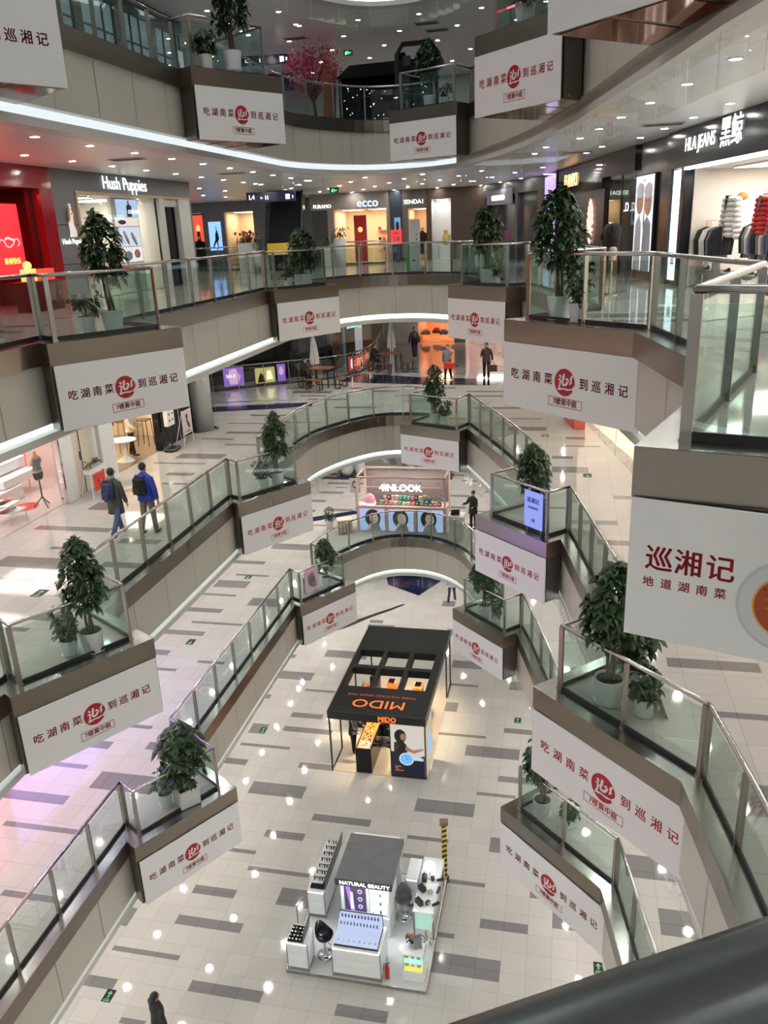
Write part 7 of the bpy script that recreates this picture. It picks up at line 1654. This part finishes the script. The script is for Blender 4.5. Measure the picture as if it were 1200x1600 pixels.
def person(x, y, z, rz, label, H=1.72, legs=(.25, -.25), knees=(.1, .35), arms=(-.2, .25), elbows=(.3, .3), out=(.12, .12), coat=None, coat_z=.86, trousers=None, shoes=None,
           hair='short', mask=False, hood=None, sit=False, build=1.0, head_turn=0.0, lean=0.0, dz=0.004):
    root = thing('person', label, 'person', (x, y, z + dz), rz); k = H / 1.75
    hipz = (.93 if not sit else .52)
    def D(a, s=0.0): return Vector((s, -math.sin(a), -math.cos(a)))
    P = {}
    P['pel'] = Vector((0, 0, hipz)); up = Vector((0, -math.sin(lean), math.cos(lean)))
    P['sp'] = P['pel'] + up * .20; P['ch'] = P['pel'] + up * .38; P['nb'] = P['pel'] + up * .53; P['nk'] = P['pel'] + up * .60
    head = P['pel'] + up * .70 + Vector((0, -.015, 0))
    for i, s in enumerate((-1, 1)):
        hp = P['pel'] + Vector((s * .095, 0, -.04)); a = legs[i] if not sit else 1.45
        kn = hp + D(a, s * .02).normalized() * .43; b = a - (knees[i] if not sit else 1.45)
        an = kn + D(b).normalized() * (.42 if not sit else .42)
        P['hp%d' % i], P['kn%d' % i], P['an%d' % i] = hp, kn, an
        P['ft%d' % i] = an + Vector((0, -.15, -.03))
        sh = P['nb'] + Vector((s * .175 * build, 0, -.065)); el = sh + D(arms[i], s * out[i] * 1.2).normalized() * .28
        wr = el + D(arms[i] + elbows[i], s * out[i] * .3).normalized() * .25
        P['sh%d' % i], P['el%d' % i], P['wr%d' % i] = sh, el, wr
        P['pa%d' % i] = wr + (wr - el).normalized() * .06
    low = min(P['an0'].z, P['an1'].z) - .075
    for key in P: P[key] = P[key] - Vector((0, 0, low))
    head = head - Vector((0, 0, low))
    keys = []; vs = []; rd_ = []; es = []
    def add(n, p, r, par=None):
        keys.append(n); vs.append(tuple(p * k)); k2 = k * (1.12 if n[0] not in 'fghtup' or n == 'pel' else 1.0); rd_.append(tuple(q * k2 for q in r) if isinstance(r, tuple) else r * k2)
        if par is not None: es.append((keys.index(par), len(vs) - 1))
    add('pel', P['pel'], (.115, .085)); add('sp', P['sp'], (.11, .08), 'pel'); add('ch', P['ch'] - Vector((0, 0, .03)), (.12, .075), 'sp'); add('nb', P['nb'] - Vector((0, 0, .02)), (.06, .05), 'ch'); add('nk', P['nk'] + Vector((0, 0, .03)), .052, 'nb')
    for i in (0, 1):
        s = (-1, 1)[i]
        add('hp%d' % i, P['hp%d' % i], .085, 'pel'); add('kn%d' % i, P['kn%d' % i], .058, 'hp%d' % i); add('an%d' % i, P['an%d' % i], .04, 'kn%d' % i); add('ft%d' % i, P['ft%d' % i] , (.035, .028), 'an%d' % i)
        add('sh%d' % i, P['sh%d' % i], .058, 'nb'); add('el%d' % i, P['el%d' % i], .043, 'sh%d' % i); add('wr%d' % i, P['wr%d' % i], .028, 'el%d' % i); add('pa%d' % i, P['pa%d' % i], (.036, .018), 'wr%d' % i)
        d = (P['pa%d' % i] - P['wr%d' % i]).normalized(); side = Vector((0, 1, 0)); c = Vector((-s, 0, 0))
        for j in range(4):
            q0 = P['pa%d' % i] + d * .03 + side * (.025 - .0165 * j); L = (.066, .074, .070, .055)[j]
            add('f%d%d' % (i, j), q0, .0095, 'pa%d' % i); add('g%d%d' % (i, j), q0 + d * L * .5 + c * .012, .0085, 'f%d%d' % (i, j)); add('h%d%d' % (i, j), q0 + d * L * .8 + c * .036, .0075, 'g%d%d' % (i, j))
        q0 = P['wr%d' % i] + d * .035 - side * .03; add('t%d' % i, q0, .011, 'pa%d' % i); add('u%d' % i, q0 + d * .035 - side * .02 + c * .01, .009, 't%d' % i)
    mb = MB(); a, b = skin_geo(vs, es, rd_); mb.add(a, b)
    R = Matrix.Translation(head * k) @ Matrix.Rotation(head_turn, 4, 'Z') @ Matrix.Scale(k, 4)
    mb.ball((0, 0, .02), 1, 0, R, 16, 12, (.076, .094, .115)); mb.ball((0, -.02, -.05), 1, 0, R, 12, 8, (.058, .07, .06))
    mb.add([(-.014, -.088, .0), (.014, -.088, .0), (0, -.085, .045), (0, -.115, -.002)], [(0, 1, 3), (1, 2, 3), (2, 0, 3)], 0, R)
    for s in (-1, 1): mb.ball((s * .077, .005, .01), 1, 0, R, 8, 6, (.012, .02, .03))
    mb.tube([tuple(P['nk'] * k), tuple(head * k - Vector((0, 0, .04)))], .05 * k, 10)
    mb.build('body', skinm, root, smooth=True)
    mb = MB()
    for s in (-1, 1): mb.ball((s * .03, -.088, .028), .011, 0, R, 8, 6)
    mb.build('eyes', black, root)
    if mask:
        mb = MB(); mb.ball((0, -.03, -.035), 1, 0, R, 12, 8, (.066, .075, .052)); mb.build('face_mask', mat('mask_white', (.65, .7, .72), .6), root, smooth=True)
    else:
        mb = MB(); mb.ball((0, -.088, -.04), 1, 0, R, 8, 5, (.022, .008, .008)); mb.build('mouth', mat('lips', (.35, .12, .10), .5), root)
    mb = MB(); mb.ball((0, .018, .045), 1, 0, R, 16, 12, (.088, .100, .108))
    if hair == 'long': mb.ball((0, .05, -.05), 1, 0, R, 12, 10, (.085, .07, .15))
    if hair == 'bun': mb.ball((0, .09, .10), 1, 0, R, 10, 8, (.045, .045, .045))
    mb.build('hair', hairm, root, smooth=True)
    # clothes
    def garment(name, nodes, m):
        kk = []; v = []; r = []; e = []
        for n, p, rr, par in nodes:
            kk.append(n); v.append(tuple(p * k)); r.append(tuple(q * k * 1.22 for q in rr) if isinstance(rr, tuple) else rr * k * 1.22)
            if par: e.append((kk.index(par), len(v) - 1))
        g = MB(); a, b = skin_geo(v, e, r); g.add(a, b); return g.build(name, m, root, smooth=True)
    tb = MB(); c_ = P['pel'] * k; tb.ball((c_.x, c_.y, c_.z - .01), 1, sc=(.165 * k, .125 * k, .13 * k), seg=14)
    for i in (0, 1):
        h_, n_, a_ = P['hp%d' % i], P['kn%d' % i], P['an%d' % i]
        tb.tube([tuple(q * k) for q in (h_ + Vector((0, 0, .03)), h_.lerp(n_, .35), h_.lerp(n_, .9), n_.lerp(a_, .15), n_.lerp(a_, .5), n_.lerp(a_, .93))], [q * k for q in (.088, .092, .072, .069, .064, .06)], 12)
    tb.build('trousers', trousers or G['black'], root, smooth=True)
    cb = MB(); rings = []
    if coat_z < .9 and not sit: rings += [(P['pel'] - Vector((0, 0, .93 - coat_z)), .215, .175), (P['pel'] - Vector((0, 0, (.93 - coat_z) * .5)), .205, .165)]
    rings += [(P['pel'] - Vector((0, 0, .10)), .205, .165), (P['pel'] + Vector((0, 0, .03)), .195, .15), (P['sp'], .175, .125), (P['ch'], .20, .135), (P['nb'] - Vector((0, 0, .07)), .215, .125), (P['nb'] - Vector((0, 0, .01)), .175, .105), (P['nb'] + Vector((0, 0, .03)), .105, .085), (P['nk'] + Vector((0, 0, .0)), .068, .068), (P['nk'] + Vector((0, 0, .02)), .05, .05)]
    n = 18; vs_ = []
    for c_, rx_, ry_ in rings:
        for q in range(n):
            a_ = 2 * PI * q / n; vs_.append(((c_.x + rx_ * build * math.cos(a_)) * k, (c_.y + ry_ * math.sin(a_)) * k, c_.z * k))
    cb.add(vs_, [(i * n + q, i * n + (q + 1) % n, (i + 1) * n + (q + 1) % n, (i + 1) * n + q) for i in range(len(rings) - 1) for q in range(n)] + [tuple(range(n - 1, -1, -1))])
    for i in (0, 1):
        s0, e0, w0 = P['sh%d' % i], P['el%d' % i], P['wr%d' % i]; inn = Vector((-(-1, 1)[i] * .05, 0, .0))
        pts = [s0 + inn, s0, s0.lerp(e0, .35), s0.lerp(e0, .8), e0, e0.lerp(w0, .4), w0 - (w0 - e0) * .03]
        cb.tube([tuple(q * k) for q in pts], [.06 * k, .078 * k, .074 * k, .066 * k, .064 * k, .057 * k, .048 * k], 12)
    cb.build('coat', coat or G['black'], root, smooth=True)
    if hood:
        mb = MB(); mb.ball((0, .07, -.10), 1, 0, R, 12, 8, (.10, .07, .06)); mb.build('hood', hood, root, smooth=True)
    for i in (0, 1):
        mb = MB(); a_ = P['an%d' % i] * k; mb.ball((a_.x, a_.y - .06 * k, a_.z - .035 * k), 1, sc=(.048 * k, .13 * k, .04 * k)); mb.ball((a_.x, a_.y, a_.z), 1, sc=(.045 * k, .055 * k, .05 * k)); mb.build('shoe', shoes or G['black'], root, smooth=True)
    return root, P, k
def backpack(root, P, k, m):
    t = thing('backpack', 'dark backpack worn by the person %s' % m[1], 'backpack', root.location, root.rotation_euler.z)
    c = (P['ch'] + P['sp']) * .5 * k + Vector((0, .20, .02))
    mb = MB(); mb.rbox((c.x - .16, c.y - .07, c.z - .24), (c.x + .16, c.y + .09, c.z + .22), .05); mb.rbox((c.x - .12, c.y + .08, c.z - .2), (c.x + .12, c.y + .13, c.z + .02), .03); mb.build('pack', m[0], t)
    for s in (-1, 1):
        mb = MB(); s0 = P['sh%d' % (0 if s < 0 else 1)] * k; mb.tube([(s * .10, c.y - .04, c.z + .2), (s * .11, 0, s0.z + .075), (s * .12, -.13, s0.z - .08), (s * .14, -.08, c.z - .15), (s * .13, c.y - .05, c.z - .2)], .018, 6); mb.build('strap', m[0], t)
def hand_bag(root, P, k, i, m, label, w=.2, h=.26, d=.08, name='shopping_bag'):
    loc = root.matrix_basis @ (P['pa%d' % i] * k) if False else Matrix.LocRotScale(root.location, root.rotation_euler, None) @ (P['pa%d' % i] * k)
    t = thing(name, label, 'bag', (loc.x, loc.y, loc.z - .16 - h), root.rotation_euler.z)
    mb = MB(); mb.rbox((-w, -d, 0), (w, d, h), .02); mb.build('bag_body', m, t)
    mb = MB(); mb.tube([(-w * .5, 0, h - .01), (-w * .3, 0, h + .15), (w * .3, 0, h + .15), (w * .5, 0, h - .01)], .01, 6); mb.build('handle', m, t)
coatg = mat('coat_greygreen', (.06, .065, .06), .8); jeans = mat('jeans_blue', (.06, .10, .19), .8); khaki = mat('khaki', (.17, .14, .10), .8)
a = person(-10.79, 17.35, F[3], rd(172), 'person in a grey green coat and jeans with navy backpack, left of the pair', 1.76, (-.35, .32), (.25, .05), (.15, -.15), (.15, .3), (.18, .18), coatg, .62, jeans, G['black'], hood=mat('hood_grey', (.25, .27, .26), .8))
backpack(*a, (mat('pack_navy', (.015, .03, .09), .6), 'in the grey green coat'))
a = person(-10.07, 17.62, F[3], rd(168), 'person in a bright blue jacket and khaki trousers walking away, right of the pair', 1.80, (.12, -.15), (.05, .2), (-.1, .1), (.2, .2), (.35, .35), G['blue'], .84, khaki, mat('shoe_dark', (.03, .03, .03), .5), build=1.12)
backpack(*a, (G['black'], 'in the bright blue jacket'))
a = person(-5.42, 39.07, F[3], rd(-6), 'person in a grey coat and white mask walking towards us with a red bag', 1.68, (.2, -.22), (.1, .3), (-.35, .6), (.1, .9), (.2, .05), G['grey'], .6, G['black'], G['black'], 'short', True)
hand_bag(*a, 1, mat('bag_red', (.6, .02, .02), .4), 'large red shopping bag carried by the masked person in grey', .24, .30)
a = person(-3.61, 39.56, F[3], rd(5), 'person in a dark brown jacket holding a brown bag, right of the one in grey', 1.72, (-.1, .25), (.2, .05), (.0, .1), (1.6, .4), (.2, .3), mat('jacket_brown', (.05, .028, .022), .7), .82, G['black'], G['black'], 'long', True)
hand_bag(*a, 1, mat('bag_brown', (.07, .035, .03), .5), 'dark brown bag held by the person in the brown jacket', .22, .32)
person(-8.32, 46.3, F[3], rd(-3), 'person in a black sweater walking towards us near the orange shop', 1.76, (-.15, .3), (.25, .05), (.2, -.2), (.2, .5), (.25, .25), G['black'], .9, G['navy'], G['grey'], hood=G['grey'])
person(-12.35, 37.8, F[3] + .0, rd(70), 'person in a black coat sitting at the near parasol table', 1.7, sit=True, arms=(.7, .7), elbows=(.9, .9), coat=G['black'], lean=.25, hair='long')
person(-9.9, 42.4, F[3], rd(70), 'person in black sitting at the left of the far parasol table', 1.7, sit=True, arms=(.7, .7), elbows=(.8, .8), coat=G['black'], trousers=G['black'], lean=.2)
person(-14.45, 24.85, F[3], rd(100), 'person in a cream top and black trousers inside the warm clothing shop', 1.66, (.1, -.1), (0, .1), (.3, .4), (.7, .6), (.15, .15), mat('cream_top', (.55, .48, .38), .8), .86, G['black'], G['black'], 'bun')
person(-3.55, 32.75, F[2], rd(-40), 'kiosk attendant in black with a white mask behind the laptop', 1.66, (.05, -.05), (.05, .05), (.3, .3), (1.2, 1.2), (.35, .35), G['black'], .7, G['black'], G['black'], 'bun', True, build=1.1)
person(-8.47, 12.1, F[1], rd(150), 'person in a dark hooded coat walking at the bottom frame edge', 1.72, (.3, -.3), (.1, .3), (-.2, .3), (.2, .3), (.25, .25), mat('coat_charcoal', (.02, .02, .022), .8), .55, G['black'], G['black'], hood=mat('coat_charcoal', (.02, .02, .022), .8), build=1.1)
person(-6.85, 23.75, .016, rd(80), 'person in black clothes at the left side of the watch display case', 1.74, (.05, -.05), (.02, .05), (.2, .3), (.8, .6), (.15, .15), G['black'], .75, G['black'], G['black'])
person(-5.62, 24.3, .016, rd(-100), 'person in black clothes behind the front watch display case', 1.66, (.08, -.08), (.05, .05), (.2, .3), (.7, .8), (.15, .15), G['black'], .75, G['black'], G['black'], 'bun')
person(-5.03, 36.5, F[1], rd(170), 'person in a pale grey top and navy trousers below the curved gallery', 1.66, (.3, -.25), (.1, .3), (.5, .1), (.9, .3), (.2, .2), mat('top_palegrey', (.4, .42, .42), .8), .86, G['navy'], G['black'])
person(-11.05, 14.25, F[4], rd(20), 'person cut by the left frame edge, walking past the red shop', 1.68, (.45, -.35), (.1, .4), (.2, -.2), (.3, .3), (.2, .2), G['black'], .8, mat('beige_legs', (.30, .22, .16), .8), G['black'])
t = thing('mannequin', 'mannequin in a round black coat with a beige bag, right of the tallest dark tree', 'mannequin', (1.0, 19.9, F[4] + .004), rd(-70))
mb = MB(); a, b = skin_geo([(0, 0, 1.0), (0, 0, 1.3), (0, 0, 1.5), (-.26, 0, 1.42), (-.36, -.1, 1.15), (.26, 0, 1.42), (.36, -.1, 1.15), (0, 0, .75)], [(0, 1), (1, 2), (2, 3), (3, 4), (2, 5), (5, 6), (0, 7)], [(.24, .18), (.27, .2), (.12, .1), .11, .09, .11, .09, (.22, .17)]); mb.add(a, b); mb.build('black_coat', G['black'], t, smooth=True)
mb = MB(); mb.tube([(0, 0, 0), (0, 0, .8)], .03, 8); mb.lathe([(.2, 0), (.2, .02), (.01, .03)], seg=18); mb.build('stand', chrome, t)
mb = MB(); mb.tube([(-.1, 0, 1.52), (0, -.1, 1.56), (.1, 0, 1.52), (0, .08, 1.54)], .04, 8, closed=True); mb.build('pale_collar', G['white'], t, smooth=True)
mb = MB(); mb.rbox((.28, -.2, .75), (.5, -.08, 1.05), .03); mb.build('beige_bag', G['beige'], t)
